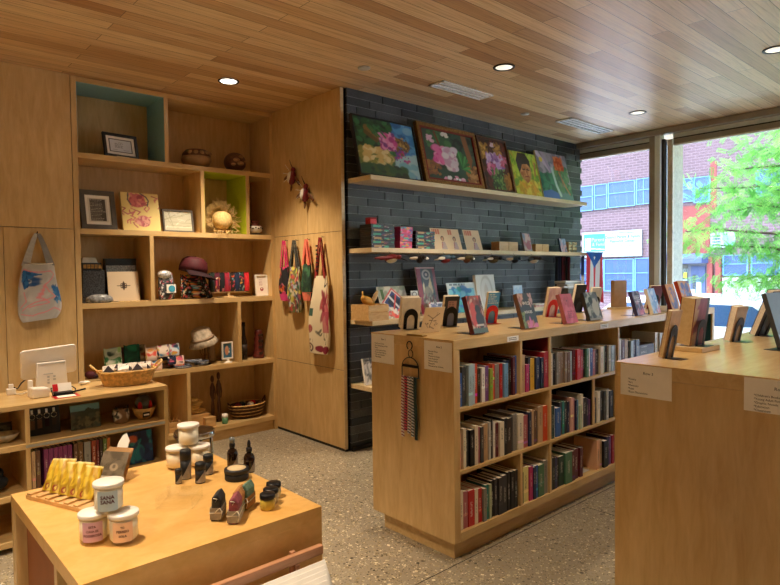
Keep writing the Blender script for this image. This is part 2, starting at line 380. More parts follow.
# window wall on the street side
def window(n, y0, y1):
    f = struct(MB().box(6.46, 6.53, y0, y1, CH-.055, CH).box(6.46, 6.53, y0, y1, 0, .09), 'window_%d' % n, 'bronze_frame')
    def p(mb, nm, mt): return mb.build(nm, mt, f)
    p(MB().box(6.45, 6.50, y0, y1, CH-.10, CH-.058), 'frame', 'pale_frame')
    p(MB().box(6.452, 6.50, y0, y1, CH-.112, CH-.103), 'frame', 'seam_dark')
    p(MB().box(6.45, 6.50, y0, y1, CH-.165, CH-.115), 'frame', 'bronze_frame')
    p(MB().box(6.45, 6.50, y0, y1, CH-.18, CH-.166), 'frame', 'white_frame')
    p(MB().box(6.48, 6.486, y0, y1, .09, CH-.18), 'pane', 'window_glass')
    return f
glass_thin('window_glass', (.96, .99, 1.0), .8, .96)
window(1, 2.95, 3.80); window(2, -.2, 2.72); window(3, -3.6, -.45)
struct(MB().box(6.40, 6.50, 2.892, 2.95, 0, CH), 'trim_2', 'bronze_frame')
struct(MB().box(6.40, 6.50, 2.835, 2.8915, 0, CH-.055), 'trim_3', 'pale_frame')  # side of the bronze post, sky light on it put into the pale colour
struct(MB().box(6.44, 6.50, 2.805, 2.834, 0, CH-.1), 'trim_4', 'seam_dark')
struct(MB().box(6.50, 6.76, 2.745, 2.803, 0, CH-.1), 'trim_5', 'white_frame')
struct(MB().box(6.40, 6.50, -.45, -.2, 0, CH), 'trim_6', 'bronze_frame')
struct(MB().box(6.36, 6.45, -3.6, 3.79, CH-.06, CH-.002), 'trim_7', 'bronze_frame')

# panelled closet side that closes the recess on its window side, and the tall cabinet left of the shelves
t = thing('closet', 'tall plain maple closet side hung with four bags, closing the shelf recess', 'closet', (2.93, 3.82, 0))
MB().box(.0075, .04, .0, 1.44, .0, CH-.002).build('carcass', 'seam_dark', t)
MB().box(.0, .03, -.004, 0, .02, CH-.004).build('edge_strip', 'maple_pale', t)
for z0, z1 in ((.025, .658), (.662, 1.774), (1.778, CH-.003)):
    for y0, y1 in ((.0, .472), (.474, 1.02)):
        MB().box(-.0, .004, y0+.0008, y1-.0008, z0, z1).build('door', 'maple', t)
t = thing('tall_cabinet', 'tall plain maple cabinet with flush doors behind the register counter', 'cabinet', (-3.0, 4.84, 0))
MB().box(0, 4.245, .02, .42, .02, CH-.002).build('carcass', 'seam_dark', t)
for x0, x1 in ((0, 1.28), (1.283, 2.56), (2.563, 3.80), (3.803, 4.245)):
    MB().box(x0, x1, 0, .02, .08, 1.785).build('door', 'maple', t)
for x0, x1 in ((0, 1.9), (1.903, 4.245)):
    MB().box(x0, x1, 0, .02, 1.789, CH-.003).build('door', 'maple', t)

# ------------------------------------------------------------------ built-in shelving in the recess
F = 4.84; B = 5.2
t = thing('shelving_unit', 'built-in maple shelving with teal and lime lined cubbies in the wall recess', 'shelving', (0, 0, 0))
def bp(nm, mt, *b): return MB().box(*b).build(nm, mt, t, bevel=.0012)
bp('side_panel', 'maple', 1.25, 1.288, F, B, 0, CH-.004); bp('side_panel', 'maple', 2.90, 2.9365, F+.001, B, 0, CH-.004)
bp('back_panel', 'maple', 1.288, 2.90, B, B+.02, 0, CH-.004)
bp('top_board', 'maple_h', 1.288, 2.90, F, B, CH-.042, CH-.004)
ZS = [2.353, 1.794, 1.236, .662, .128]
for z in ZS: bp('shelf', 'maple_h', 1.288, 2.90, F, B, z-.04, z)
for x, z0, z1 in ((1.95, 2.353, 2.868), (2.247, 1.794, 2.313), (2.668, 1.794, 2.313), (1.81, 1.236, 1.754), (2.565, .662, 1.196), (2.087, .128, .622)):
    bp('divider', 'maple', x-.016, x+.016, F, B, z0, z1)
bp('toe_kick', 'maple_h', 1.288, 2.90, F+.02, F+.04, 0, .088)
def lining(mt, x0, x1, z0, z1):
    o = MB().box(x0+.0005, x1-.0005, F+.004, B-.001, z1-.003, z1-.0005).box(x1-.003, x1-.0005, F+.004, B-.001, z0+.001, z1-.003).box(x0+.0005, x0+.003, F+.004, B-.001, z0+.001, z1-.003).build('cubby_lining', mt, t)
lining('teal_paint', 1.288, 1.934, 2.353, 2.868); lining('lime_paint', 2.263, 2.652, 1.794, 2.313)
o = bpy.data.objects['cubby_lining']; o['label'] = 'teal painted lining'; o = bpy.data.objects['cubby_lining.001']; o['label'] = 'lime green painted lining'

# ------------------------------------------------------------------ ceiling fittings
plain('lamp_glow', 'fff2dc', .5, emit=9.0, var=0); plain('lamp_dim', 'f2ecdc', .5, emit=.55, var=.15, scale=40); plain('reflector', 'd9d4c8', .25, .8); plain('speaker_grey', 'b9b9b6', .6)
CAN = [(2.2, 4.25, 'recessed ceiling light above the built-in shelves', 'w'), (3.56, 2.70, 'recessed ceiling light above the long bookcase, near the left vent', 'w'), (5.55, 2.67, 'recessed ceiling light nearest the front window', 'w'),
       (4.68, 1.30, 'recessed ceiling light cut by the picture edge above the near bookcase', 'w'), (.5, 3.5, '', ''), (.25, 1.9, '', ''), (2.3, 1.2, '', ''), (-1.2, 3.4, '', ''), (-.8, 1.0, '', ''), (.6, -1.0, '', ''), (2.6, -1.2, '', ''), (4.6, -1.2, '', ''), (-1.2, -1.4, '', '')]
WARM = (1.0, .80, .58)
def downlight(x, y, lab, pw, glow='lamp_glow'):
    t = thing('ceiling_light', (lab or 'recessed ceiling light over the shop floor').replace('left ', 'first ').replace('cut by the picture edge ', ''), 'ceiling light', (x, y, CH), group='recessed ceiling lights')
    MB().lathe([(.062, -.001), (.062, -.006), (.078, -.006), (.080, -.001)], n=28).build('rim', 'black_metal', t)
    MB().lathe([(.061, -.0005), (.061, -.003), (.001, -.0045)], n=28).build('lamp', glow, t)
    l = bpy.data.lights.new('lamp_light', 'SPOT'); l.energy = pw; l.color = WARM; l.spot_size = 1.6; l.spot_blend = .7; l.shadow_soft_size = .06
    o = bpy.data.objects.new('lamp_light', l); COL.objects.link(o); o.parent = t; o.location = (0, 0, -.03)
for i, (x, y, lab, k) in enumerate(CAN):
    downlight(x, y, lab, PW[i], 'lamp_dim' if 0 < i < 4 else 'lamp_glow')
def vent(x0, x1, y0, y1, lab):
    t = thing('ceiling_vent', lab, 'vent', ((x0+x1)/2, (y0+y1)/2, CH), group='linear ceiling vents')
    a, b_ = (x1-x0)/2, (y1-y0)/2
    MB().box(-a, a, -b_, b_, -.002, -.0005).build('backing', 'dark_void', t)
    MB().box(-a, a, -b_, -b_+.020, -.012, -.0022).box(-a, a, b_-.020, b_, -.012, -.0022).box(-a, -a+.01, -b_, b_, -.012, -.0022).box(a-.01, a, -b_, b_, -.012, -.0022).build('frame', 'vent_metal', t)
    for k in (-.024, .024): MB().box(-a+.012, a-.012, k-.013, k+.013, -.010, -.0022).build('slat', 'vent_metal', t)
plain('vent_metal', 'f0f4f4', .5)
vent(3.44, 4.05, 3.18, 3.335, 'pale linear ceiling vent in front of the orchid paintings')
vent(5.22, 6.05, 3.17, 3.34, 'pale linear ceiling vent nearest the window corner')
for x, y, r, lab in ((2.795, 3.355, .045, 'small round grey ceiling sensor by the closet corner'), (4.755, 3.368, .04, 'small round grey ceiling sensor between the two vents')):
    tag(MB().lathe([(r, -.0005), (r, -.008), (r*.8, -.012), (.001, -.013)], n=24).build('ceiling_sensor', 'speaker_grey', loc=(x, y, CH)), lab, 'sensor', 'ceiling sensors')

# ------------------------------------------------------------------ shelves on the brick wall
def wshelf(x0, x1, z, lab, y0=3.522, th=.036):
    tag(MB().box(x0, x1, y0, 3.80, z-th, z).build('wall_shelf', 'maple_pale', bevel=.0015), lab, 'wall shelf', 'maple shelves on the brick wall')
wshelf(2.985, 6.13, 2.19, 'topmost maple wall shelf, holding the five paintings')
wshelf(2.985, 6.15, 1.634, 'maple wall shelf with bird ornaments hanging under its front edge')
wshelf(2.985, 6.05, 1.068, 'maple wall shelf behind the long bookcase holding crate and posters')
wshelf(2.985, 6.05, .552, 'lowest maple wall shelf half hidden behind the long bookcase')

# ------------------------------------------------------------------ outside
def outside():
    plain('asphalt', 'c2c4c4', .9); plain('sidewalk', 'dddcd8', .85)
    struct(MB().box(6.7, 9.0, -14, 24, -.40, -.30).box(6.5, 6.7, -14, 24, -.5, -.02), 'ground_sidewalk', 'sidewalk')
    struct(MB().box(9.0, 15.5, -14, 24, -.55, -.45), 'ground_street', 'asphalt')
    struct(MB().box(15.5, 18.0, -14, 24, -.45, -.32), 'ground_far_sidewalk', 'sidewalk')
    m, nt, b = newmat('street_brick'); s = N(nt, 'ShaderNodeSeparateXYZ'); cb = N(nt, 'ShaderNodeCombineXYZ'); tc = nt.nodes.new('ShaderNodeTexCoord')
    nt.links.new(tc.outputs['Object'], s.inputs[0]); nt.links.new(s.outputs[1], cb.inputs[0]); nt.links.new(s.outputs[2], cb.inputs[1])
    br = N(nt, 'ShaderNodeTexBrick', i_Scale=1.); br.inputs['Brick Width'].default_value = .23; br.inputs['Row Height'].default_value = .08; br.inputs['Mortar Size'].default_value = .01
    br.inputs['Color1'].default_value = (*lin('4c3d46'), 1); br.inputs['Color2'].default_value = (*lin('574650'), 1); br.inputs['Mortar'].default_value = (*lin('6a5b66'), 1)
    nt.links.new(cb.outputs[0], br.inputs['Vector']); nt.links.new(br.outputs[0], b.inputs['Base Color']); b.inputs['Roughness'].default_value = .8; MATS['street_brick'] = m
    plain('red_brick', '703838', .8, scale=3, var=.15); plain('sky_window', '173e74', .35, .0, var=.04, coat=.3); plain('window_frame_pale', '4f80b0', .4); plain('awning_blue', '3c4c74', .6); plain('door_grey', '626a78', .5)
    plain('pale_panel', 'a8b4b4', .7); plain('sign_white', '869fa6', .5, var=.01); plain('sign_cyan', '1d7eb6', .5); plain('sign_ink', '12304a', .6); plain('pale_blue_column', '90aab4', .6)
    X = 18.0
    t = thing('building', 'pale red brick school building with blue windows across the street', 'building', (X, 8, -.4))
    def p(nm, mt, y0, y1, z0, z1, d0=0., d1=.06, par=None, lab=None):
        o = MB().box(-d1, -d0, y0-8, y1-8, z0+.4, z1+.4).build(nm, mt, par or t)
        if lab: o['label'] = lab
        return o
    MB().box(0, 3, -16, 14, 0, 8.6).build('wall', 'street_brick', t)
    def win(y0, y1, z0, z1, bars):
        w = p('window', 'sky_window', y0, y1, z0, z1, .0, .03)
        mb = MB()
        for a in (y0, y1): mb.box(-.05, -.031, a-8-.018, a-8+.018, z0+.4, z1+.4)
        for a in (z0, z1, z0+(z1-z0)*.56): mb.box(-.065, -.031, y0-8, y1-8, a+.4-.011, a+.4+.011)
        for a in bars: mb.box(-.045, -.031, a-8-.012, a-8+.012, z0+.4, z1+.4)
        o = mb.build('window_bars', 'window_frame_pale', w)
    win(10.12, 11.4, 3.35, 4.14, (10.9,)); win(9.63, 10.05, 3.36, 4.14, ()); win(8.72, 9.57, 3.38, 4.15, ()); win(7.98, 8.66, 3.40, 4.16, (8.45,))
    win(7.0, 7.62, 3.35, 4.0, ()); win(6.57, 6.98, 3.3, 4.0, ()); win(4.2, 5.4, 3.3, 4.0, (4.8,)); win(11.5, 12.6, 3.3, 4.1, ())
    win(9.75, 10.6, .75, 1.74, (10.1,)); win(8.76, 9.72, .75, 1.745, ()); win(8.0, 8.70, .75, 1.76, ())
    win(5.6, 6.2, 1.24, 1.78, ()); win(4.84, 5.5, 1.24, 1.80, ()); win(4.1, 4.78, 1.24, 1.8, ())
    p('red_wall', 'red_brick', 6.56, 7.6, 1.85, 3.22, 0, .02, lab='deeper red brick stretch')
    p('red_wall', 'red_brick', 6.4, 6.56, 3.0, 4.4, 0, .02)
    p('column', 'pale_blue_column', 7.62, 7.79, -.4, 8.2, 0, .25)
    p('pale_panel', 'pale_panel', 4.0, 6.22, -.4, 1.17, 0, .05)
    p('pilaster', 'red_brick', 6.46, 6.6, -.4, 1.75, 0, .12); p('pilaster', 'red_brick', 6.24, 6.38, -.4, 1.75, 0, .12)
    p('entry_wall', 'door_grey', 6.6, 7.64, -.4, 1.6, 0, .03)
    d = p('door', 'dark_entry_glass', 7.14, 7.60, -.4, 1.54, .03, .06)
    txt('5001', .16, 'sign_white', d, (-.066, 7.43-8, 1.72), (PI/2, 0, -PI/2), name='number', align='LEFT')
    p('notice', 'sign_white', 7.42, 7.56, 1.0, 1.3, .06, .065, d); p('notice', 'sign_white', 7.14, 7.28, .95, 1.12, .06, .065, d)
    p('yellow_notice', 'tree_leaf_light', 7.16, 7.25, 1.16, 1.32, .06, .065, d)
    d = p('door', 'awning_blue', 6.66, 7.05, -.4, 1.5, .03, .06); p('door_window', 'dark_entry_glass', 6.92, 7.0, .85, 1.25, .06, .07, d)
    p('notice', 'sign_white', 6.76, 6.9, .72, 1.05, .07, .075, d); p('notice', 'sign_white', 6.93, 7.08, .66, .84, .07, .075, d)
    MB().prism([(-.6, 1.98), (-.6, 2.1), (-.45, 2.24), (0, 2.26), (0, 1.98)][::-1], 6.56-8, 7.84-8).build('awning', 'awning_blue', t)
    s = thing('sign', 'white and cyan Parent and Family sign on the brick building across the street', 'sign', (X-.07, 9.46, 1.83))
    MB().box(-.04, .0, -.99, .99, 0, .80).build('board', 'sign_white', s)
    cv = Cv(60, 42, '2d9ed6', 3).grad('2a86b8', '1470a8')
    for u in (.1, .2, .3): cv.line([(u, .1), (u, .6)], .02, 'bfe6f4').ell(u, .7, .035, .06, 'bfe6f4')
    cv.line([(.05, .2), (.95, .12)], .015, '9fd8ee')
    g = grid(lambda u, v: (-.042, .93-u*.74, .18+v*.56), cv.a, 'logo_panel', 'print', s)
    R_ = (PI/2, 0, -PI/2)
    txt('Parent', .17, 'sign_white', g, (-.046, .66, .50), R_, name='lettering'); txt('& Family', .15, 'sign_white', g, (-.046, .64, .36), R_, name='lettering')
    for q, sz, y, z in (('The School District of Philadelphia', .062, -.38, .72), ('District Parent & Family', .135, -.38, .565), ('Resource Center', .135, -.38, .44)):
        txt(q, sz, 'sign_ink', s, (-.042, y, z), R_, align='CENTER', sx=.86, bold=sz*.02)
    MB().box(-.045, -.041, -.80, .05, .22, .225).box(-.045, -.041, -.80, .05, .385, .39).box(-.045, -.041, -.80, -.795, .22, .39).box(-.045, -.041, .045, .05, .22, .39).build('border', 'sign_ink', s)
    txt('Centro de Recursos para', .06, 'sign_ink', s, (-.042, -.38, .315), R_, align='CENTER'); txt('Familias y Padres', .06, 'sign_ink', s, (-.042, -.38, .245), R_, align='CENTER')
    txt('Serving Parents & Families', .06, 'sign_ink', s, (-.042, .3, .13), R_, align='CENTER'); txt('Tel. 400-5000', .075, 'sign_ink', s, (-.042, .1, .035), R_, align='CENTER')
    s = thing('sign', 'small green and white sign on the red brick beside the entrance', 'sign', (X-.07, 6.2, 2.0))
    MB().box(-.03, 0, -.31, .31, 0, .41).build('board', 'sign_white', s); MB().box(-.034, -.031, -.29, .0, .04, .37).build('green_field', 'sign_green', s)
    for k in range(4): MB().box(-.034, -.031, .05, .27, .06+k*.08, .10+k*.08).build('text_line', 'sign_ink', s)
plain('dark_entry_glass', '33404a', .15); plain('tree_leaf_light', 'c3cf3a', .7); plain('sign_green', '6fbfa8', .6)
outside()

# parked white car
plain('car_white', 'f1f4f4', .25, coat=.6, var=.01); plain('car_glass', '3c5b80', .1, coat=.5, var=.05); plain('tyre', '1a1a1b', .8); plain('tail_lamp', '7b2a2c', .3)
def car():
    t = thing('car', 'white car parked at the kerb outside the window', 'car', (9.4, 4.25, -.45))
    # side outline in (y, z), nose towards the brick wall side
    body = [(-2.25, .28), (2.2, .28), (2.28, .6), (2.1, .86), (1.25, .98), (-2.0, 1.06), (-2.3, .9), (-2.32, .5)]
    MB().prism(body, 0.0, 1.75, axis='x').build('body', 'car_white', t, bevel=.07)
    cab = [(-1.98, 1.0), (1.35, .95), (.72, 1.40), (.3, 1.46), (-.95, 1.46), (-1.45, 1.40)]
    MB().prism(cab, .12, 1.63, axis='x').build('cabin', 'car_white', t, bevel=.09)
    for pts in ([(-1.78, 1.02), (-.55, 1.02), (-.55, 1.36), (-1.35, 1.34)], [(-.45, 1.02), (1.1, 1.0), (.62, 1.34), (-.45, 1.36)]):
        MB().prism(pts, .112, .135, axis='x').build('side_window', 'car_glass', t)
    MB().box(.2, 1.55, -1.99, -1.93, 1.05, 1.3).build('rear_window', 'car_glass', t)
    MB().box(-.01, .3, -2.34, -2.1, .78, .95).build('tail_lamp', 'tail_lamp', t)
    for y in (-1.45, 1.45):
        for x in (.1, 1.65):
            m = MB(); m.X = Matrix.Translation((x, y, .32)) @ Matrix.Rotation(PI/2, 4, 'Y')
            w = m.lathe([(.0001, -.1), (.2, -.1), (.32, -.09), (.32, .09), (.2, .1), (.0001, .1)], n=28).build('wheel', 'tyre', t)
            m = MB(); m.X = Matrix.Translation((x, y, .32)) @ Matrix.Rotation(PI/2, 4, 'Y')
            m.lathe([(.0001, -.11), (.19, -.105), (.19, .105), (.0001, .11)], n=20).build('hubcap', 'aluminium', w)
car()

# honey locust on the sidewalk
def tree():
    plain('bark', '4a4038', .9)
    m, nt, b = newmat('locust_leaf'); oi = nt.nodes.new('ShaderNodeTexCoord'); n = N(nt, 'ShaderNodeTexNoise', i_Scale=3.5, i_Detail=3.)
    nt.links.new(oi.outputs['Object'], n.inputs['Vector']); r = ramp(nt, [(.3, lin('3a8a34')), (.5, lin('6ab448')), (.7, lin('98cc66'))]); nt.links.new(n.outputs[0], r.inputs[0])
    nt.links.new(r.outputs[0], b.inputs['Base Color']); b.inputs['Roughness'].default_value = .5
    tl = nt.nodes.new('ShaderNodeBsdfTranslucent'); nt.links.new(r.outputs[0], tl.inputs[0]); ad = nt.nodes.new('ShaderNodeMixShader'); ad.inputs[0].default_value = .45
    out = [q for q in nt.nodes if q.type == 'OUTPUT_MATERIAL'][0]; nt.links.new(b.outputs[0], ad.inputs[1]); nt.links.new(tl.outputs[0], ad.inputs[2]); nt.links.new(ad.outputs[0], out.inputs[0]); MATS['locust_leaf'] = m
    t = thing('tree', 'bright green feathery locust tree on the sidewalk outside the window', 'tree', (8.7, .9, -.3))
    MB().tube([(0, 0, 0), (.02, .05, 1.2), (-.02, .1, 2.4), (.05, .1, 3.8), (0, 0, 5.6)], [.13, .11, .09, .07, .03], 10).build('trunk', 'bark', t)
    rs = random.Random(11); mb = MB(); br = MB(); tips = []
    O = Vector((8.7, .9, -.3))
    # branch ends in the world, spread over the crown on the window side
    ends = [(8.8, 3.35, 2.55), (8.9, 3.0, 2.75), (8.6, 3.45, 1.95), (8.7, 3.1, 1.75), (8.9, 2.7, 2.95), (8.5, 2.3, 3.0), (8.8, 2.9, 2.2), (8.6, 2.4, 2.4), (8.9, 2.6, 1.7), (8.5, 2.2, 1.4), (8.7, 2.9, 1.25),
            (8.8, 1.9, 2.2), (8.6, 1.8, 2.9), (9.1, 1.6, 1.8), (8.6, 1.9, 1.55), (8.7, 1.5, 2.5), (9.2, 1.1, 3.2), (8.3, .9, 2.7), (8.8, .2, 2.9), (8.6, -.6, 2.6), (8.9, -1.2, 2.9), (9.3, 2.2, 3.4), (9.0, 1.2, 4.0), (8.8, 0, 3.9), (8.3, -.2, 2.0), (9.0, 2.9, 3.4), (8.7, 2.6, 1.25), (9.4, 3.1, 2.35)]
    for e in ends:
        E_ = Vector(e); st = Vector((8.7, 1.0, min(3.0, max(1.0, E_.z-.8+.3*rs.random())))); pts = []
        for k in range(7):
            q = k/6; p = st.lerp(E_, q)+Vector((0, 0, .3*math.sin(q*PI)*.6))+Vector((rs.uniform(-.05, .05),)*3)*(q > 0)*(q < 1); pts.append(tuple(p-O))
        o = MB().tube(pts, [.032-.024*k/6 for k in range(7)], 6).build('branch', 'bark', t)
        for k in range(2, 7): tips.append((Vector(pts[k]), .22+.05*k))
    vs, fs = [], []
    for c, rad in tips:
        for _ in range(42):
            d = Vector((rs.gauss(0, 1), rs.gauss(0, 1), rs.gauss(0, .55))).normalized()*rad*rs.random()**.6; d.z *= .55; p = c+d
            ax = Vector((rs.gauss(0, 1), rs.gauss(0, 1), -.5-rs.random()*.7)).normalized(); L = rs.uniform(.12, .22)
            sd = ax.cross(Vector((rs.gauss(0, 1), rs.gauss(0, 1), rs.gauss(0, 1)))).normalized()
            for k in range(8):       # a compound leaf: paired narrow leaflets
                for sg in (-1, 1):
                    b0 = p+ax*L*k/8; tp = b0+(sd*sg+ax*.45).normalized()*(.034+.008*rs.random()); w = ax*.0075
                    o = len(vs); vs += [tuple(b0), tuple((b0+tp)/2+w), tuple(tp), tuple((b0+tp)/2-w)]; fs.append((o, o+1, o+2, o+3))
    me = bpy.data.meshes.new('foliage'); me.from_pydata(vs, [], fs); o = bpy.data.objects.new('foliage', me); COL.objects.link(o); me.materials.append(MATS['locust_leaf']); o.parent = t; o['kind'] = 'stuff'
tree()

# ------------------------------------------------------------------ daylight
w = bpy.data.worlds.new('sky'); SC.world = w; w.use_nodes = True; nt = w.node_tree; bg = nt.nodes['Background']
sk = nt.nodes.new('ShaderNodeTexSky'); sk.sky_type = 'NISHITA'; sk.sun_disc = False; sk.sun_elevation = math.radians(55); sk.sun_rotation = math.radians(-90); sk.air_density = 1.2; sk.dust_density = 2.0
nt.links.new(sk.outputs[0], bg.inputs[0]); bg.inputs[1].default_value = SKY
l = bpy.data.lights.new('sun', 'SUN'); l.energy = SUN; l.angle = .01; l.color = (1, .96, .9)
o = bpy.data.objects.new('sun', l); COL.objects.link(o); o.rotation_euler = Vector((-.33, -.2, .92)).to_track_quat('Z', 'Y').to_euler()
for y0, y1 in ((2.95, 3.8), (-.2, 2.72), (-3.6, -.45)):
    l = bpy.data.lights.new('window_portal', 'AREA'); l.shape = 'RECTANGLE'; l.size = CH-.2; l.size_y = y1-y0; l.cycles.is_portal = True
    o = bpy.data.objects.new('window_portal', l); COL.objects.link(o); o.location = (6.56, (y0+y1)/2, CH/2); o.rotation_euler = (0, PI/2, 0)
cam = bpy.data.cameras.new('camera'); co = bpy.data.objects.new('camera', cam); COL.objects.link(co); SC.camera = co
cam.sensor_fit = 'HORIZONTAL'; cam.sensor_width = 36; cam.lens = 602.27/780*36; cam.clip_start = .02; cam.clip_end = 200
yaw, pitch, roll = .732889317, -.03508187, -.0116226669
fw = Vector((math.sin(yaw)*math.cos(pitch), math.cos(yaw)*math.cos(pitch), math.sin(pitch))); rt = Vector((math.cos(yaw), -math.sin(yaw), 0)); up = rt.cross(fw)
r2 = rt*math.cos(roll)+up*math.sin(roll); u2 = up*math.cos(roll)-rt*math.sin(roll)
co.matrix_world = Matrix.Translation((0, 0, 1.45)) @ Matrix((r2, u2, -fw)).transposed().to_4x4()
vs_ = SC.view_settings; vs_.view_transform = 'Standard'; vs_.look = 'None'; vs_.exposure = EXPO; vs_.gamma = 1; vs_.use_curve_mapping = False
SC.cycles.use_denoising = True; SC.cycles.max_bounces = 8; SC.cycles.diffuse_bounces = 5; SC.cycles.glossy_bounces = 4; SC.cycles.transmission_bounces = 8; SC.cycles.transparent_max_bounces = 12
SC.cycles.sample_clamp_indirect = 4.; SC.cycles.caustics_reflective = False; SC.cycles.caustics_refractive = False
# ================================================================== long bookcases
def bookcase(label, x0, x1, y0, y1, H, divs, linings, zs=(.768, .455, .145)):
    """two-sided low bookcase; bays open towards -y and +y; divs: per row list of divider positions"""
    t = thing('bookcase', label, 'bookcase', (0, 0, 0)); ym = (y0+y1)/2
    def bp(nm, mt, *b, par=None): return MB().box(*b).build(nm, mt, par or t, bevel=.0015)
    bp('top_board', 'maple_h', x0, x1, y0, y1, H-.05, H)
    bp('end_panel', 'maple', x0, x0+.045, y0, y1, .10, H-.0505); bp('end_panel', 'maple', x1-.045, x1, y0, y1, .10, H-.0505)
    bp('middle_panel', 'maple', x0+.045, x1-.045, ym-.008, ym+.008, .145, H-.05)
    bp('bottom_board', 'maple_h', x0+.045, x1-.045, y0, y1, .10, .145)
    bp('plinth', 'maple_h', x0+.045, x1-.045, y0+.045, y1-.045, 0, .10)
    for z in zs[:2]: bp('shelf', 'maple_h', x0+.045, x1-.045, y0+.002, y1-.002, z-.018, z)
    tops = (H-.05, zs[0]-.018, zs[1]-.018)
    for r, ds in enumerate(divs):
        for d in ds: bp('divider', 'maple', d-.01, d+.01, y0+.002, ym-.008, zs[r], tops[r])
    for r, a, b_, mt, lb in linings:
        z0, z1 = zs[r]+.0005, tops[r]-.0005; m = MB().box(a, b_, ym-.011, ym-.0085, z0, z1).box(a, a+.002, y0+.012, ym-.011, z0, z1).box(b_-.002, b_, y0+.012, ym-.011, z0, z1).box(a+.002, b_-.002, y0+.012, ym-.011, z1-.002, z1)
        m.build('cubby_lining', mt, t)['label'] = lb
    return t
X0, Y0, Y1, H1 = 2.18, 1.965, 2.585, 1.11
bookcase('long low maple bookcase full of books standing by the brick wall', X0, 5.50, Y0, Y1, H1,
    ([2.735, 3.018, 3.83, 4.60], [3.018, 3.51, 3.83, 4.60], [2.735, 3.018, 3.83, 4.60]),
    [(0, 2.7455, 3.0075, 'red_paint', 'red painted lining'), (1, 3.0285, 3.4995, 'black_paint', 'black painted lining'), (0, 4.6105, 5.454, 'dark_teal_paint', 'dark teal painted lining'), (2, 2.7455, 3.0075, 'maple_pale', 'pale lining')])
X2, Y3, Y2 = 2.09, .46, 1.088
bookcase('near low maple bookcase seen end-on with two paper row lists on its end', X2, 5.45, Y3, Y2, H1, ([3., 3.9, 4.7], [3., 3.9, 4.7], [3., 3.9, 4.7]), [])

plain('brass', 'a08040', .35, .8)
# paper lists taped to the ends
def row_sign(x, yc, w, z0, z1, title, lines, label, ts=.017, ls=.0125):
    t = thing('paper_sign', label, 'sign', (x, yc, z0), group='paper row lists')
    MB().box(-.0012, -.0002, -w/2, w/2, 0, z1-z0).build('sheet', 'paper', t)
    R_ = (PI/2, 0, -PI/2)
    txt(title, ts, 'ink', t, (-.0015, -.01, z1-z0-.032), R_, align='CENTER', ext=.0002)
    for k, s in enumerate(lines): txt('*'+s, ls, 'ink', t, (-.0015, w/2-.028, z1-z0-.056-k*ls*1.18), R_, ext=.0002, name='lettering')
row_sign(X0, 2.488, .187, .945, 1.104, 'Row 1', ['Caribbean Fiction', 'Art, Photography & Film', 'Music', 'Latinx Poetry & Plays', 'Puerto Rican History', 'Women & Gender', 'Philadelphia'], 'white paper row list taped at the wall side of the long bookcase end', .014, .0105)
row_sign(X0, 2.070, .190, .950, 1.097, 'Row 2', ['Spanish Fiction', 'Novels', 'Memoirs & Essays', 'Latin American', 'African Studies', 'Biography', 'Mesoamerican & Native'], 'white paper row list taped on the long bookcase end beside the belts', .014, .0105)
row_sign(X2, .974, .184, .992, 1.105, 'Row 3', ['Poetry', 'Art', 'Memoirs', 'Faith', 'Race Discussions'], 'white paper list headed Row 3 on the near bookcase end', .014, .0098)
row_sign(X2, .566, .184, 1.000, 1.105, 'Row 4', ["Children's Books", 'Young Adult Fiction', 'Graphic Novels', 'Education', 'Classroom'], 'white paper list headed Row 4 on the near bookcase end', .014, .0098)
for i, (x, w, lab) in enumerate(((2.655, .10, 'small white label on the long bookcase top edge nearest the hanger end'), (3.63, .10, 'small white label on the long bookcase top edge below the pink book'), (5.1, .10, 'small white label on the long bookcase top edge below the orange books'))):
    t = thing('shelf_label', lab, 'label', (x, Y0, 1.066), group='shelf edge labels')
    MB().box(-w/2, w/2, -.002, -.0003, 0, .028).build('card', 'paper', t)
    MB().box(-w*.36, w*.3, -.0024, -.0021, .017, .020).box(-w*.36, w*.36, -.0024, -.0021, .008, .011).build('printing', 'ink', t)['kind'] = 'stuff'

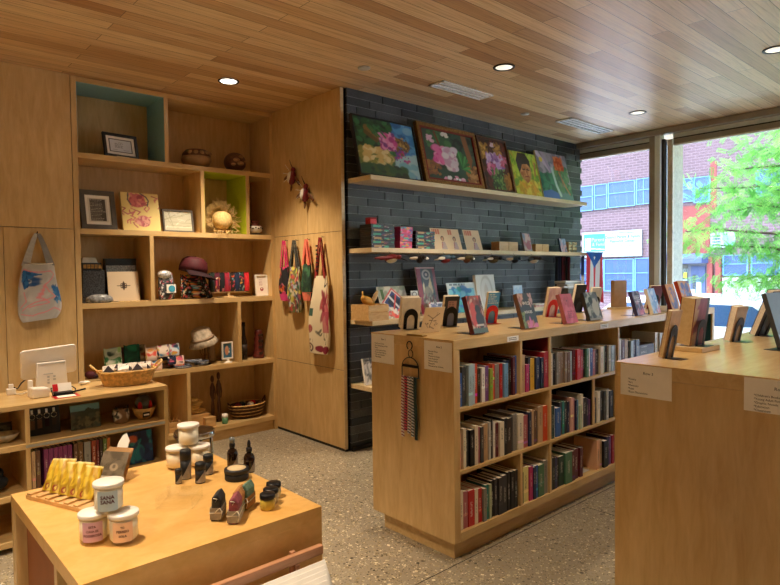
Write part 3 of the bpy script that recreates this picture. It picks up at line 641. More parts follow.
# ================================================================== shelved books
SHELVED = {
('top', 'A'):[(2.233,0.016,0.189,'peach'),(2.25,0.018,0.169,'blue'),(2.27,0.028,0.198,'dark grey'),(2.3,0.029,0.206,'pale blue'),(2.332,0.025,0.206,'pale blue'),(2.359,0.027,0.203,'orange'),(2.388,0.022,0.176,'dark brown'),(2.412,0.026,0.179,'white'),(2.441,0.027,0.184,'violet'),(2.47,0.022,0.169,'lime green'),(2.493,0.017,0.19,'orange'),(2.511,0.016,0.186,'crimson'),(2.529,0.036,0.181,'grey'),(2.568,0.023,0.182,'red'),(2.593,0.031,0.182,'sky blue'),(2.625,0.012,0.195,'navy'),(2.639,0.021,0.176,'yellow'),(2.662,0.015,0.201,'black'),(2.679,0.021,0.208,'maroon'),(2.702,0.03,0.21,'blue')],
('top', 'B'):[(2.746,0.04,0.209,'tan'),(2.789,0.03,0.153,'magenta'),(2.822,0.021,0.189,'black'),(2.846,0.042,0.179,'yellow'),(2.891,0.038,0.183,'navy'),(2.932,0.029,0.177,'dark blue'),(2.964,0.044,0.206,'crimson')],
('top', 'C'):[(3.042,0.023,0.185,'cream'),(3.067,0.031,0.185,'black'),(3.1,0.017,0.19,'grey'),(3.119,0.029,0.187,'taupe'),(3.15,0.029,0.185,'taupe'),(3.181,0.023,0.184,'taupe'),(3.207,0.029,0.182,'brown'),(3.239,0.017,0.183,'green'),(3.258,0.024,0.181,'pale blue'),(3.285,0.03,0.188,'maroon'),(3.317,0.041,0.188,'red'),(3.363,0.019,0.178,'slate blue'),(3.384,0.025,0.177,'crimson'),(3.412,0.025,0.181,'black'),(3.439,0.026,0.181,'green'),(3.467,0.026,0.175,'white'),(3.495,0.031,0.176,'blue'),(3.528,0.032,0.161,'rose'),(3.563,0.041,0.161,'dark brown'),(3.609,0.037,0.176,'cream'),(3.648,0.031,0.176,'pale green'),(3.681,0.032,0.177,'charcoal'),(3.716,0.028,0.174,'light grey'),(3.747,0.033,0.172,'pale blue'),(3.782,0.017,0.172,'grey')],
('middle', 'A'):[(2.24,0.023,0.178,'pink'),(2.265,0.021,0.203,'cream'),(2.288,0.035,0.183,'charcoal'),(2.325,0.033,0.185,'black'),(2.36,0.024,0.201,'cream'),(2.386,0.026,0.187,'rose'),(2.415,0.022,0.185,'dark grey'),(2.438,0.043,0.191,'tan'),(2.483,0.016,0.198,'light grey'),(2.502,0.022,0.207,'black'),(2.526,0.019,0.193,'white'),(2.547,0.023,0.183,'maroon'),(2.572,0.036,0.184,'cream'),(2.611,0.029,0.197,'black'),(2.642,0.04,0.191,'dark brown'),(2.684,0.025,0.188,'dark grey'),(2.712,0.036,0.202,'grey'),(2.75,0.049,0.195,'cream'),(2.805,0.047,0.179,'rose'),(2.854,0.025,0.193,'navy'),(2.881,0.025,0.192,'brown')],
('middle', 'A2'):[(2.875,0.024,0.201,'tan'),(2.902,0.021,0.183,'dark grey'),(2.926,0.046,0.205,'tan'),(2.976,0.042,0.204,'orange')],
('middle', 'C'):[(3.039,0.028,0.195,'dark green'),(3.069,0.023,0.184,'white'),(3.094,0.047,0.171,'blue'),(3.143,0.026,0.197,'charcoal'),(3.171,0.022,0.2,'teal'),(3.195,0.031,0.192,'black'),(3.228,0.023,0.188,'navy'),(3.255,0.027,0.209,'pink'),(3.285,0.025,0.197,'rose'),(3.312,0.016,0.186,'navy'),(3.33,0.021,0.183,'sky blue'),(3.354,0.025,0.149,'pale green'),(3.382,0.026,0.213,'cream'),(3.412,0.046,0.184,'black'),(3.462,0.025,0.174,'indigo'),(3.49,0.021,0.163,'violet')],
('middle', 'D'):[(3.528,0.018,0.169,'slate blue'),(3.549,0.02,0.165,'navy'),(3.571,0.033,0.2,'cream'),(3.606,0.016,0.192,'white'),(3.625,0.036,0.196,'charcoal'),(3.663,0.021,0.192,'dark grey'),(3.687,0.021,0.194,'light grey'),(3.71,0.029,0.198,'grey'),(3.742,0.051,0.182,'black')],
('bottom', 'A'):[(2.24,0.026,0.198,'cream'),(2.268,0.034,0.189,'rose'),(2.305,0.048,0.184,'red'),(2.355,0.025,0.18,'cream'),(2.382,0.028,0.176,'red'),(2.412,0.024,0.172,'grey'),(2.438,0.023,0.182,'teal'),(2.463,0.018,0.182,'pale green'),(2.483,0.025,0.192,'black'),(2.51,0.026,0.195,'charcoal'),(2.538,0.034,0.197,'charcoal'),(2.574,0.036,0.201,'charcoal'),(2.619,0.026,0.208,'black'),(2.647,0.03,0.206,'black'),(2.679,0.029,0.205,'black')],
('bottom', 'B'):[(2.747,0.023,0.175,'dark green'),(2.773,0.053,0.199,'pale yellow'),(2.83,0.034,0.192,'magenta'),(2.866,0.024,0.184,'navy')],
('bottom', 'B2'):[(2.875,0.028,0.186,'blue'),(2.906,0.06,0.182,'green'),(2.969,0.043,0.194,'grey')],
('bottom', 'C'):[(3.039,0.021,0.199,'grey'),(3.064,0.022,0.19,'black'),(3.088,0.023,0.185,'indigo'),(3.113,0.02,0.179,'black'),(3.136,0.057,0.178,'dark green'),(3.196,0.073,0.189,'green'),(3.271,0.039,0.184,'maroon'),(3.312,0.045,0.189,'maroon')],
('bottom', 'E'):[(3.577,0.033,0.194,'peach'),(3.612,0.033,0.187,'tan'),(3.649,0.051,0.174,'black'),(3.704,0.027,0.19,'indigo'),(3.736,0.024,0.188,'violet'),(3.765,0.028,0.19,'crimson')],
('top', 'F'):[(3.853,0.036,0.206,'white'),(3.893,0.039,0.197,'maroon'),(3.941,0.038,0.193,'tan'),(3.982,0.036,0.177,'black'),(4.021,0.036,0.18,'pale blue'),(4.061,0.036,0.183,'navy'),(4.101,0.048,0.181,'slate blue')],
('top', 'F2'):[(4.427,0.044,0.205,'white'),(4.475,0.051,0.198,'light grey')],
('top', 'G'):[(4.786,0.056,0.212,'white'),(4.846,0.036,0.208,'navy'),(4.887,0.05,0.209,'pale yellow'),(4.942,0.037,0.208,'black'),(4.983,0.049,0.208,'cream'),(5.036,0.042,0.204,'grey')],
}
PAGES_C = 'pages'
def book_mesh(t, h, d):
    k = min(.003, t*.12)
    return MB().box(0, k, 0, d, 0, h).box(t-k, t, 0, d, 0, h).box(k, t-k, 0, k, 0, h), MB().box(k+.0003, t-k-.0003, k+.0003, d-.004, .003, h-.0012)
ORD = ['first', 'second', 'third', 'fourth', 'fifth', 'sixth', 'seventh', 'eighth', 'ninth', 'tenth', 'eleventh', 'twelfth', 'thirteenth', 'fourteenth', 'fifteenth', 'sixteenth', 'seventeenth', 'eighteenth', 'nineteenth', 'twentieth',
       'twenty-first', 'twenty-second', 'twenty-third', 'twenty-fourth', 'twenty-fifth', 'twenty-sixth', 'twenty-seventh', 'twenty-eighth', 'twenty-ninth', 'thirtieth']
BAYN = {'A': 'nearest the hanger', 'B': 'narrow', 'C': 'wide middle', 'D': 'narrow window-side', 'F': 'window-side', 'G': 'dark teal', 'N': 'narrow'}
ZR = {'top': .768, 'middle': .455, 'bottom': .145}
rb = random.Random(5)
def shelf_books():
    bays = {}
    for (row, bay), L in SHELVED.items():
        k = {'A2': 'A', 'B2': 'B', 'F2': 'F', 'E': 'C'}.get(bay, bay); bays.setdefault((row, k), []).extend(L)
    LIM = {'A': (2.227, 2.723), 'B': (2.748, 3.005), 'C': (3.031, 3.818), 'D': (3.523, 3.818), 'F': (3.843, 4.588), 'G': (4.614, 5.45)}
    for (row, bay), L in bays.items():      # packed between the panels without touching
        lo, hi = LIM[bay]
        if row == 'middle' and bay == 'A': hi = 3.006
        if row == 'middle' and bay == 'C': hi = 3.497
        L.sort(); e = lo; R = []
        for x, w, h, c in L: x = max(x, e); R.append([x, w, h, c]); e = x+w+.0008
        e = hi
        for r in reversed(R):
            if r[0]+r[1] > e: r[0] = e-r[1]
            e = r[0]-.0008
        if R[0][0] < lo:
            k = (hi-lo)/(R[-1][0]+R[-1][1]-R[0][0])*.99; b0 = R[0][0]
            for r in R: r[0] = lo+(r[0]-b0)*k; r[1] *= k*.99
        bays[(row, bay)] = [tuple(r) for r in R]
    seen = {}; todo = []
    for (row, bay), L in bays.items():
        for i, (x, w, h, c) in enumerate(L):
            nb = L[i-1][3] if i else 'divider'; na = L[i+1][3] if i+1 < len(L) else 'divider'
            sz = 'slim ' if w < .021 else ('thick ' if w > .04 else '')
            place = {'A': 'first bay', 'B': 'narrow bay', 'C': 'wide bay', 'D': 'small window-side bay', 'F': 'window-side bay', 'G': 'dark teal bay'}[bay]
            if (row, bay) == ('top', 'B'): place = 'red cubby'
            if (row, bay) == ('middle', 'C'): place = 'black cubby'
            if nb == 'divider': rel = 'against the panel, beside %s one' % na
            elif na == 'divider': rel = 'against the panel, beside %s one' % nb
            else: rel = 'between %s and %s ones' % (nb, na)
            lab = f'{sz}{c} book {rel}, {row} row, {place}'
            seen.setdefault(lab, []).append(len(todo)); todo.append([row, bay, i, x, w, h, c, lab, place])
    for lab, ids in seen.items():
        if len(ids) > 1:
            for q in ids: row, bay, i, x, w, h, c, _, place = todo[q]; todo[q][7] = f'{c} book, {ORD[i]} from the hanger end, {row} row, {place}'
    for row, bay, i, x, w, h, c, lab, place in todo:
        a, b_ = book_mesh(w, h, rb.uniform(.13, .17) if h < .2 else .18)
        o = a.build('book', 'book_cover', loc=(x, Y0+.006+rb.random()*.02, ZR[row]+.0006), ocol=c)
        tag(o, lab, 'book', f'books in the {row} row, {place} of the long bookcase')
        p = b_.build('pages', PAGES_C, o)
shelf_books()
# books that lean, and the flat stack in the window-side bay
def free_book(t, h, d, c, loc, rot, lab, group=None):
    a, b_ = book_mesh(t, h, d); o = a.build('book', 'book_cover', loc=loc, ocol=c); o.rotation_euler = rot; b_.build('pages', PAGES_C, o); tag(o, lab, 'book', group); return o
free_book(.032, .185, .15, 'maroon', (3.372, Y0+.02, .1475), (0, .0, 0), 'dark maroon book ending the maroon run, bottom row, wide bay')
t = thing('bookend', 'grey metal bookend behind the gap in the bottom row, wide bay', 'bookend', (3.440, Y0+.05, .1455))
MB().box(0, .002, 0, .11, 0, .14).build('plate', 'speaker_grey', t); MB().box(.002, .10, 0, .11, 0, .0015).build('foot', 'speaker_grey', t)
for k, (c, th, s) in enumerate((('black', .055, .16), ('charcoal', .045, .17), ('black', .03, .16))):
    z = ZR['top']+.0006+(.0, .0555, .101)[k]
    o = free_book(th, .24, s, c, (4.175+.24, Y0+.03, z), (0, -PI/2, 0), ('bottommost', 'middle', 'topmost')[k]+' thick dark book lying flat in the top window-side bay', 'dark books lying flat')

# ================================================================== books stood up for display, with bookends
def arch_bookend(par_w, hgt, mat, lab, loc, rz, lean, foot=.09):
    """bookend plate with an arched opening and a flat foot"""
    t = thing('bookend', lab, 'bookend', loc, rz, group='arched metal bookends'); w = par_w/2
    n = 14; outer = [(-w, 0)]+[(-w*math.cos(PI*k/n), hgt*.62+hgt*.38*math.sin(PI*k/n)) for k in range(n+1)]+[(w, 0)]
    inner = [(w*.55, 0)]+[(w*.55*math.cos(PI*k/n), hgt*.42+hgt*.28*math.sin(PI*k/n)) for k in range(n+1)]+[(-w*.55, 0)]
    m = MB(); m.X = Matrix.Rotation(-lean, 4, 'X')
    # ring between outer and inner as quads
    no = outer; ni = inner[::-1]; V = [(x, -.0008, z) for x, z in no]+[(x, -.0008, z) for x, z in ni]+[(x, .0008, z) for x, z in no]+[(x, .0008, z) for x, z in ni]; q = len(no); Fc = []
    for i in range(q-1): Fc += [(i, i+1, q+i+1, q+i), (2*q+i+1, 2*q+i, 3*q+i, 3*q+i+1), (i+1, i, 2*q+i, 2*q+i+1), (q+i, q+i+1, 3*q+i+1, 3*q+i)]
    Fc += [(0, q, 3*q, 2*q), (q-1, 2*q-1, 4*q-1, 3*q-1)]
    m._add(V, Fc); m.build('arch_plate', mat, t)
    MB().box(-w*.9, w*.9, -foot, 0, .0002, .0016).build('foot', mat, t)
    return t
def display_book(w, h, d, c, loc, rz, lean, lab, art=None, back=False):
    """stands facing local -y, leaning back by `lean`; cover art on the front, spine on the local -x side"""
    k = .003; z = loc[2]+.0006+d*math.sin(lean)*(lean > 0)
    t = thing('book', lab, 'book', (loc[0], loc[1], z), rz, lean)
    a = MB().box(-w/2, w/2, 0, k, 0, h).box(-w/2, w/2, d-k, d, 0, h).box(w/2-k if back else -w/2, w/2 if back else -w/2+k, k, d-k, 0, h)
    a.build('cover', 'book_cloth_'+c if ('book_cloth_'+c) in MATS else plain('book_cloth_'+c, c, .45), t)
    MB().box(-w/2+.004, w/2-.004, k+.0002, d-k-.0002, .003, h-.003).build('pages', PAGES_C, t)
    if art is not None: face_panel(art, w, h, 'front_print', t, y=-.0006)
    return t
L_ = .30
a1 = Cv(28, 42, '8a4a40', 1).dabs(60, ['c0a08a', '5d2320', 'c24a3a', '3b2a26', '9a8f80'], .06).ell(.3, .5, .2, .3, 'b8453a').ell(.6, .62, .16, .12, '2a2320').ell(.62, .35, .25, .2, '2c2a28').rect(.0, .0, 1, .14, '4a5a4c').rect(.3, .18, .8, .24, 'e8dccb', .6)
a2 = Cv(34, 52, '2e3235', 2).dabs(26, ['c07a86', '8e6a52', 'c9a08c'], .05, (0, .7, .3, 1)).dabs(14, ['c86a9a', 'e08ab0', 'b07050'], .08, (.3, .0, .9, .2)).dabs(14, ['b08a70', 'c59a9a'], .05, (.75, .65, 1, 1)).dabs(12, ['5a6a3a', '7b8a4a'], .05, (0, 0, .2, .6))
a3 = Cv(24, 40, 'd8506a', 3).line([(.45, .75), (.6, .75)], .03, '8a3450').line([(.5, .7), (.5, .5)], .02, '8a3450').dabs(20, ['e26880', 'c94560'], .08).rows(.3, .15, .7, .4, 4, 'a03550')
a4 = Cv(34, 44, '3a3a3c', 4).dabs(70, ['8a8782', '2a2a2c', '5f5c5a', 'b9b2a6'], .07).ell(.65, .45, .22, .3, 'bdb2a4').ell(.4, .7, .14, .12, '222').rect(0, .0, 1, .06, '9a8a7a')
a5 = Cv(20, 34, '4d4468', 5).dabs(30, ['8a86b0', 'b07f9a', '3a355c'], .09).rows(.15, .5, .85, .8, 4, 'd8d0e0').dabs(10, ['c86a8a', 'd88aa0'], .08, (.2, 0, 1, .2))
a6 = Cv(20, 34, '8fb4e6', 6).dabs(30, ['b5cdf2', '6f9bdc', 'cfdcf4'], .1).dabs(8, ['d88a9a', 'c97a8a'], .07, (.5, 0, 1, .25))
a7 = Cv(28, 40, 'c98450', 7).ell(.5, .45, .36, .4, '5c5f92').ell(.5, .55, .18, .2, 'c57a48').dabs(24, ['c9854f', '6a6aa0', 'd59a6a'], .06, (.2, .2, .8, .8)).rect(0, 0, 1, .08, 'd0905c')
a8 = Cv(30, 44, 'cf8f66', 8).ell(.35, .8, .14, .13, '5a62a0').ell(.7, .75, .14, .15, '5a62a0').ell(.55, .45, .3, .12, '5a62a0').dabs(28, ['5a62a0', 'd79a74', '7a8ac0', 'c77a50'], .06).rect(.1, .0, .9, .16, '4a86b8', .8)
zt = H1
for w, h, d, c, x, y, art, lab in (
  (.135, .225, .03, 'maroon', 2.48, 2.035, a1, 'upright book with a red and brown portrait cover nearest the bookcase hanger'),
  (.155, .225, .028, 'brown', 2.90, 2.01, a2, 'upright book with dark arched cover and flowers, lettered in white'),
  (.15, .205, .028, 'rose', 3.33, 2.01, a3, 'upright pink book standing on the long bookcase'),
  (.185, .205, .026, 'charcoal', 3.64, 2.02, a4, 'upright book with a grey photographic cover, after the pink book'),
  (.13, .195, .026, 'indigo', 4.21, 1.99, a5, 'upright purple book touching the pale blue one'),
  (.14, .21, .024, 'white', 4.46, 1.99, a6, 'upright pale blue book touching the purple one'),
  (.17, .235, .03, 'maroon', 4.80, 1.99, a7, 'upright orange book with a round blue motif on its cover'),
  (.24, .26, .03, 'orange', 5.06, 1.985, a8, 'large orange and blue book, nearest the window on the long bookcase')):
    w *= .87; h *= .91
    b = display_book(w, h, d, c, (x, y, zt), 0, L_, lab, art)
    if art is a2:
        txt('WILD', .028, 'paper', b, (0, -.0018, .135), align='CENTER', ext=.0002); txt('VOICES', .022, 'paper', b, (0, -.0018, .085), align='CENTER', ext=.0002)
    arch_bookend(w*.55, .055, 'black_metal', 'black arched bookend behind the '+lab.split('upright ')[-1].split(',')[0][:60].replace('large orange and blue book', 'large orange and blue book'), (x, y+d+.028, zt), PI, .0)
# books facing away, each held by an arched bookend towards us
def away(x, y, rz, w, h, d, c, mat, lab, bl, lean=-.26, bw=.085, bh=.125, art=None):
    t = thing('book', lab, 'book', (x, y, zt+.0006), rz, lean); k = .003
    MB().box(-w/2, w/2, 0, k, 0, h).box(-w/2, w/2, d-k, d, 0, h).build('cover', plain('book_cloth_'+c, c, .45), t)
    MB().box(-w/2+.001, w/2-.004, k+.0002, d-k-.0002, .003, h-.002).build('pages', PAGES_C, t)
    if art is not None: face_panel(art, w, h, 'back_print', t, y=-.0006)
    dirv = Vector((math.sin(rz), -math.cos(rz)))*.004
    e = arch_bookend(bw, bh, mat, bl, (x+dirv.x, y+dirv.y, zt), rz, lean, foot=.06)
    return t
R45 = -.30
# the leaning direction is away from us: local +y is behind, so a positive lean tips the top back
b4 = Cv(20, 30, '3a8ed4', 9).rect(0, .55, 1, 1, '4aa0e0').rows(.1, .6, .9, .95, 5, 'cfe3ee').rect(0, 0, 1, .5, '5a8fc0')
b5 = Cv(20, 30, 'dfc5c8', 10).dabs(20, ['e7d4d4', 'cfa9b4'], .1)
b3 = Cv(20, 30, '1c1a20', 11).rect(.25, .5, .8, .85, 'a8807a').rect(.25, .05, .75, .45, '6a6a7a').rows(.3, .55, .75, .8, 4, '5a4540')
b2 = Cv(40, 36, 'e9d9bc', 12).line([(.2, .7), (.5, .55), (.8, .75)], .012, '5a4632').line([(.5, .55), (.4, .25), (.65, .15)], .012, '5a4632').line([(.3, .5), (.7, .45)], .01, '5a4632').dabs(8, ['8a6a4a', '6a5238'], .02, (.2, .2, .8, .8)).line([(.15, .4), (.35, .2)], .01, '7a6248')
away(2.45, 2.55, R45-.15, .115, .19, .045, 'cream', 'black_metal', 'cream book facing away, nearest the wall-side corner of the long bookcase', 'black arched bookend holding the cream book beside the folded card')
away(2.74, 2.50, R45-.1, .098, .19, .03, 'cream', 'black_metal', 'cream book facing away with a black panel, behind the folded drawing card', 'black arched bookend against the dark-panelled cream book', art=b3, bw=.08)
away(3.06, 2.44, R45, .088, .205, .022, 'cream', 'red_metal', 'blue-backed book facing away, held by a red bookend', 'red arched bookend against the blue-backed book', art=b4, bh=.12, bw=.09)
away(3.75, 2.44, R45, .105, .215, .03, 'tan', 'red_metal', 'pale pink-backed book facing away, held by a red bookend', 'red arched bookend against the pale pink-backed book', art=b5, bh=.13, bw=.09)
away(4.27, 2.54, R45, .10, .225, .034, 'black', 'black_metal', 'black-backed book facing away near the hanging textiles', 'black arched bookend against the black-backed book')
away(4.45, 2.50, R45, .10, .195, .03, 'light grey', 'black_metal', 'grey-backed book facing away in front of the flag', 'black arched bookend against the grey-backed book')
away(5.02, 2.28, R45, .14, .20, .03, 'dark red', 'black_metal', 'dark red book facing away near the orange books', 'dark arched bookend against the dark red book')
t = thing('book', 'upright brown wooden block-like book on a small stand near the mullion', 'book', (4.88, 2.50, zt), R45)
MB().box(-.07, .07, -.01, .03, .0145, .24).build('cover', plain('brown_board', 'a88660', .6), t); MB().box(-.068, .066, -.006, .026, .0147, .241).build('pages', 'kraft', t)
MB().box(-.09, .09, -.05, .06, .0003, .014).build('stand', 'maple_pale', t)
# folded card with a line drawing
t = thing('card', 'cream folded card with a brown line drawing standing nearest the end of the long bookcase', 'card', (2.385, 2.325, zt+.001), R45+.05, -.42)
face_panel(b2, .125, .155, 'drawing', t, y=-.0012); MB().box(-.0625, .0625, -.001, .001, 0, .155).build('card_leaf', 'paper', t)
m = MB(); m.X = Matrix.Rotation(-1.0, 4, 'X'); m.box(-.045, .045, .0, .0015, 0.0, .03).build('foot', 'black_metal', t)
t = thing('tape_dispenser', 'small brass clip lying on the long bookcase edge above the hanger', 'clip', (2.205, 2.245, zt+.0003), 0.1)
MB().box(-.02, .02, -.055, .055, 0, .006).build('plate', 'brass', t, bevel=.002); MB().tube([(-.018, -.05, .008), (-.018, .05, .008)], .0025).build('bar', 'brass', t)
t.name = 'metal_clip'

# near bookcase display
rrz = -.14
away(2.30, .985, rrz, .068, .185, .02, 'tan', 'black_metal', 'narrow tan book held by a black bookend at the near bookcase corner', 'black arched bookend against the corner tan book', lean=-.2, bw=.05, bh=.13)
t = thing('book_stand', 'low pale wooden stand on the near bookcase', 'stand', (2.60, .985, zt), rrz+.1)
MB().box(-.085, .085, -.045, .085, .0003, .020).build('slab', 'maple_pale', t, bevel=.002)
t = thing('book', 'thick tan book on the low wooden stand with a dark red band', 'book', (2.60, .995, zt+.0215), rrz+.1, -.12)
MB().box(-.065, .065, 0, .003, 0, .195).box(-.065, .065, .057, .06, 0, .195).build('cover', plain('book_cloth_dark red', 'dark red', .45), t)
MB().box(-.064, .061, .0032, .0568, .002, .194).build('pages', 'maple_pale', t); face_panel(Cv(16, 24, '8c1f33', 3).rect(.0, 0, .3, 1, 'c29a6a').rect(.8, 0, 1, 1, '3a2a22').dabs(10, ['7a1a2c', 'a03444'], .08), .13, .195, 'back_print', t, y=-.0006)
arch_bookend(.08, .11, 'black_metal', 'black arched bookend on the low wooden stand', (2.592, .982, zt+.0205), rrz+.1, -.12, foot=.04)
away(3.02, .99, rrz, .095, .165, .03, 'tan', 'black_metal', 'plain tan book midway along the near bookcase', 'black arched bookend against the midway tan book', lean=-.22, bw=.07, bh=.115)
away(3.37, .985, rrz, .13, .235, .03, 'dark brown', 'black_metal', 'dark brown book leaning against another at the far part of the near bookcase', 'black arched bookend against the dark brown book', lean=-.36, bw=.09, bh=.14)
display_book(.15, .22, .024, 'charcoal', (3.60, .905, zt), R45+.2, .30, 'dark book leaning back to back with the dark brown one', Cv(8, 8, '2d3234', 4))
display_book(.16, .235, .02, 'dark grey', (2.92, .735, zt), -.25, .30, 'grey-green fronted dark book at the near bookcase picture edge'.replace('picture', 'aisle'), Cv(8, 8, '6a7470', 4))
arch_bookend(.11, .13, 'black_metal', 'black arched bookend whose foot lies nearest us on the near bookcase', (2.82, .70, zt), PI-.25, 0, foot=.10)

# ================================================================== belts on a hanger
t = thing('hanger', 'black wire hanger hooked on the long bookcase end, holding woven belts', 'hanger', (X0-.012, 2.258, 0))
MB().tube([(0, .004+.02*math.sin(a), 1.062+.022*math.cos(a)) for a in np.linspace(2.6, -2.6, 14)], .0028).tube([(0, -.004+.017*math.sin(a), 1.02+.02*math.cos(a)) for a in np.linspace(0, 2*PI, 16)[:-1]], .0022, 6, True).build('hook', 'black_metal', t)
MB().tube([(0, .062, .895)]+[(0, .062*math.cos(a), .945+.055*math.sin(a)) for a in np.linspace(0, PI, 12)]+[(0, -.062, .895)], .003).build('frame', 'black_metal', t)
MB().box(-.003, .003, -.061, .061, .948, .962).build('crossbar', 'black_metal', t); MB().tube([(0, .062, .897), (0, -.062, .897)], .003).build('rail', 'black_metal', t)
for k, (c1, c2, lab) in enumerate((('d8d0c8', '8a2a3a', 'red and white woven belt nearest the first row list'), ('c9485c', '2c2a30', 'rose and black woven belt on the hanger'), ('d3cbc8', '3a3440', 'grey and white woven belt at the middle of the hanger'), ('bfc0c0', '2a3034', 'black and white braided belt beside the dark green one'), ('22382f', '16241e', 'dark green woven belt nearest the second row list'))):
    cv = Cv(12, 120, c1, k)
    for j in range(20): cv.poly([(0, j/20), (.5, (j+.6)/20), (1, j/20), (1, (j+.45)/20), (.5, (j+1.05)/20), (0, (j+.45)/20)], c2)
    y = .050-k*.0245; zb = .578+.012*((k*7) % 4)
    g = grid(lambda u, v: (-.008-.006*math.sin(u*PI), y-.0095+u*.019+.003*math.sin(v*5+k), zb+v*(.902-zb)), cv.a, 'belt', 'cloth_print', None); g.location = (X0-.012, 2.258, 0)
    sm = g.modifiers.new('solid', 'SOLIDIFY'); sm.thickness = .003; tag(g, lab, 'belt', 'woven belts on the hanger')
# ================================================================== things on the built-in shelves
S1, S2_, S3, S4, S5 = [z+.0006 for z in ZS]
def framed(name, w, h, fw_, fmat, art, lab, cat, loc, rz=0., lean=.2, mount=None, depth=.02, lift=0., group=None):
    t = thing(name, lab, cat, (loc[0], loc[1], loc[2]+lift+(depth+.002)*math.sin(abs(lean))), rz, lean, group)
    MB().box(-w/2, w/2, 0, depth, 0, fw_).box(-w/2, w/2, 0, depth, h-fw_, h).box(-w/2, -w/2+fw_, 0, depth, fw_, h-fw_).box(w/2-fw_, w/2, 0, depth, fw_, h-fw_).build('frame', fmat, t, bevel=min(.002, fw_*.3))
    MB().box(-w/2+fw_, w/2-fw_, depth*.5, depth*.9, fw_, h-fw_).build('backing', 'paper' if mount is None else mount, t)
    if art is not None:
        m_ = .0 if mount is None else .022
        face_panel(art, w-2*fw_-2*m_, h-2*fw_-2*m_, 'picture', t, y=depth*.5-.0008, z0=fw_+m_, mat='print')
    return t
cert = Cv(60, 44, 'dfe4ea', 1).rect(0, 0, 1, .07, '4a4a4a').rect(0, .93, 1, 1, '4a4a4a').rect(0, 0, .05, 1, '4a4a4a').rect(.95, 0, 1, 1, '4a4a4a').rect(.42, .72, .58, .76, '7a6a5a').rows(.25, .3, .75, .68, 5, '8a8f98').rect(.15, .18, .35, .2, '7a7f88').rect(.6, .18, .85, .2, '7a7f88')
t = framed('framed_picture', .27, .195, .022, 'black_frame', cert, 'black framed certificate on a little easel in the teal cubby', 'picture', (1.635, 4.93, S1), .12, .22, 'paper')
MB().box(-.05, .05, -.015, .03, -.006, .0).build('easel_foot', 'maple_pale', t); t.location.z += .008
# round pottery on the top shelf
plain('clay_tan', '9c7a52', .6, scale=30); plain('clay_brown', '64442c', .5, scale=40, var=.3); plain('clay_dark', '2f2018', .6)
t = thing('pottery_bowl', 'tan clay bowl with dark fluted upper band on the top shelf', 'bowl', (2.262, 4.98, S1))
MB().lathe([(.0001, 0), (.06, 0), (.108, .03), (.125, .065), (.12, .095)], n=32).build('lower_body', 'clay_tan', t)
MB().lathe([(.1205, .0955), (.117, .12), (.088, .152), (.065, .158), (.055, .15), (.0001, .12)], n=32).build('upper_band', 'clay_brown', t)
for k in range(5):
    a = -PI/2+(k-2)*.45; MB().ell((.109*math.cos(a), .109*math.sin(a), .122), (.022, .02, .018), 10, 6).build('flute', 'clay_tan', t)
t = thing('pottery_ball', 'round dark carved clay pot beside the tan clay bowl', 'pot', (2.624, 4.98, S1))
MB().ell((0, 0, .09), (.098, .098, .089), 28, 18).build('body', 'clay_brown', t)
for k, (a, z, s) in enumerate(((-1.9, .1, .03), (-1.4, .13, .026), (-1.5, .07, .034), (-2.2, .06, .022), (-.9, .09, .02))):
    r = math.sqrt(max(.0001, 1-((z-.09)/.089)**2))*.097; MB().ell((r*math.cos(a), r*math.sin(a), z), (s, s*.5, s*.6), 10, 6, Matrix.Rotation(a-PI/2, 3, 'Z')).build('carving', 'clay_tan', t)
# second row
tx = Cv(60, 80, 'dcd8ce', 2).rect(.1, .05, .9, .95, '4a453e')
for j in range(15): tx.rows(.12+.02*(j % 2), .06+j*.059, .9, .098+j*.059, 1, 'cfc8ba')
framed('framed_picture', .262, .31, .038, 'grey_frame', tx, 'wide grey frame with a block printed text page', 'picture', (1.456, 4.93, S2_), .05, .2, 'paper')
cz = Cv(70, 84, 'ecd991', 3)
for k in range(26):
    r = cz.r; u, v = r.rand(), r.rand()*.9; cz.line([(u, v), (u+.08*math.sin(k), v+.07), (u+.12*math.cos(k*2), v+.12)], .016, ['c8676e', 'd98a80', 'b85a68'][k % 3])
cz.ell(.42, .78, .2, .16, 'c25a68').dabs(16, ['d77a80', 'a84858', 'e8a090'], .05, (.25, .65, .6, .95)).ell(.55, .25, .16, .14, 'c8707a').dabs(10, ['e6b0a0', 'a8525e'], .04, (.4, .15, .75, .35))
cz.line([(.2, .98), (.18, .8), (.25, .68)], .018, '5a5560').line([(.52, .98), (.66, .9), (.72, .8), (.68, .66)], .018, '4d4a58').line([(.0, .5), (.15, .42), (.3, .48)], .02, 'c8737a')
t = thing('canvas_print', 'yellow and pink swirling canvas between two frames', 'painting', (1.772, 4.92, S2_+.006), 0, .2)
MB().box(-.148, .148, .0, .022, 0, .31).build('stretcher', plain('cream_canvas', 'e6d6a0', .8), t)
face_panel(cz, .296, .31, 'painted_face', t, y=-.0008, mat='paint')
sk_ = Cv(40, 28, 'cfd0bb', 5).grad('bcbda6', 'd6d7c6')
for k in range(16): sk_.line([(sk_.r.rand(), sk_.r.rand()), (sk_.r.rand(), sk_.r.rand())], .012, ['a5a78c', 'e2e3d2', 'b3b59a'][k % 3])
framed('framed_picture', .262, .192, .014, 'grey_frame', sk_, 'small dark frame with a pale grey-green abstract print', 'picture', (2.078, 4.93, S2_), 0., .18)
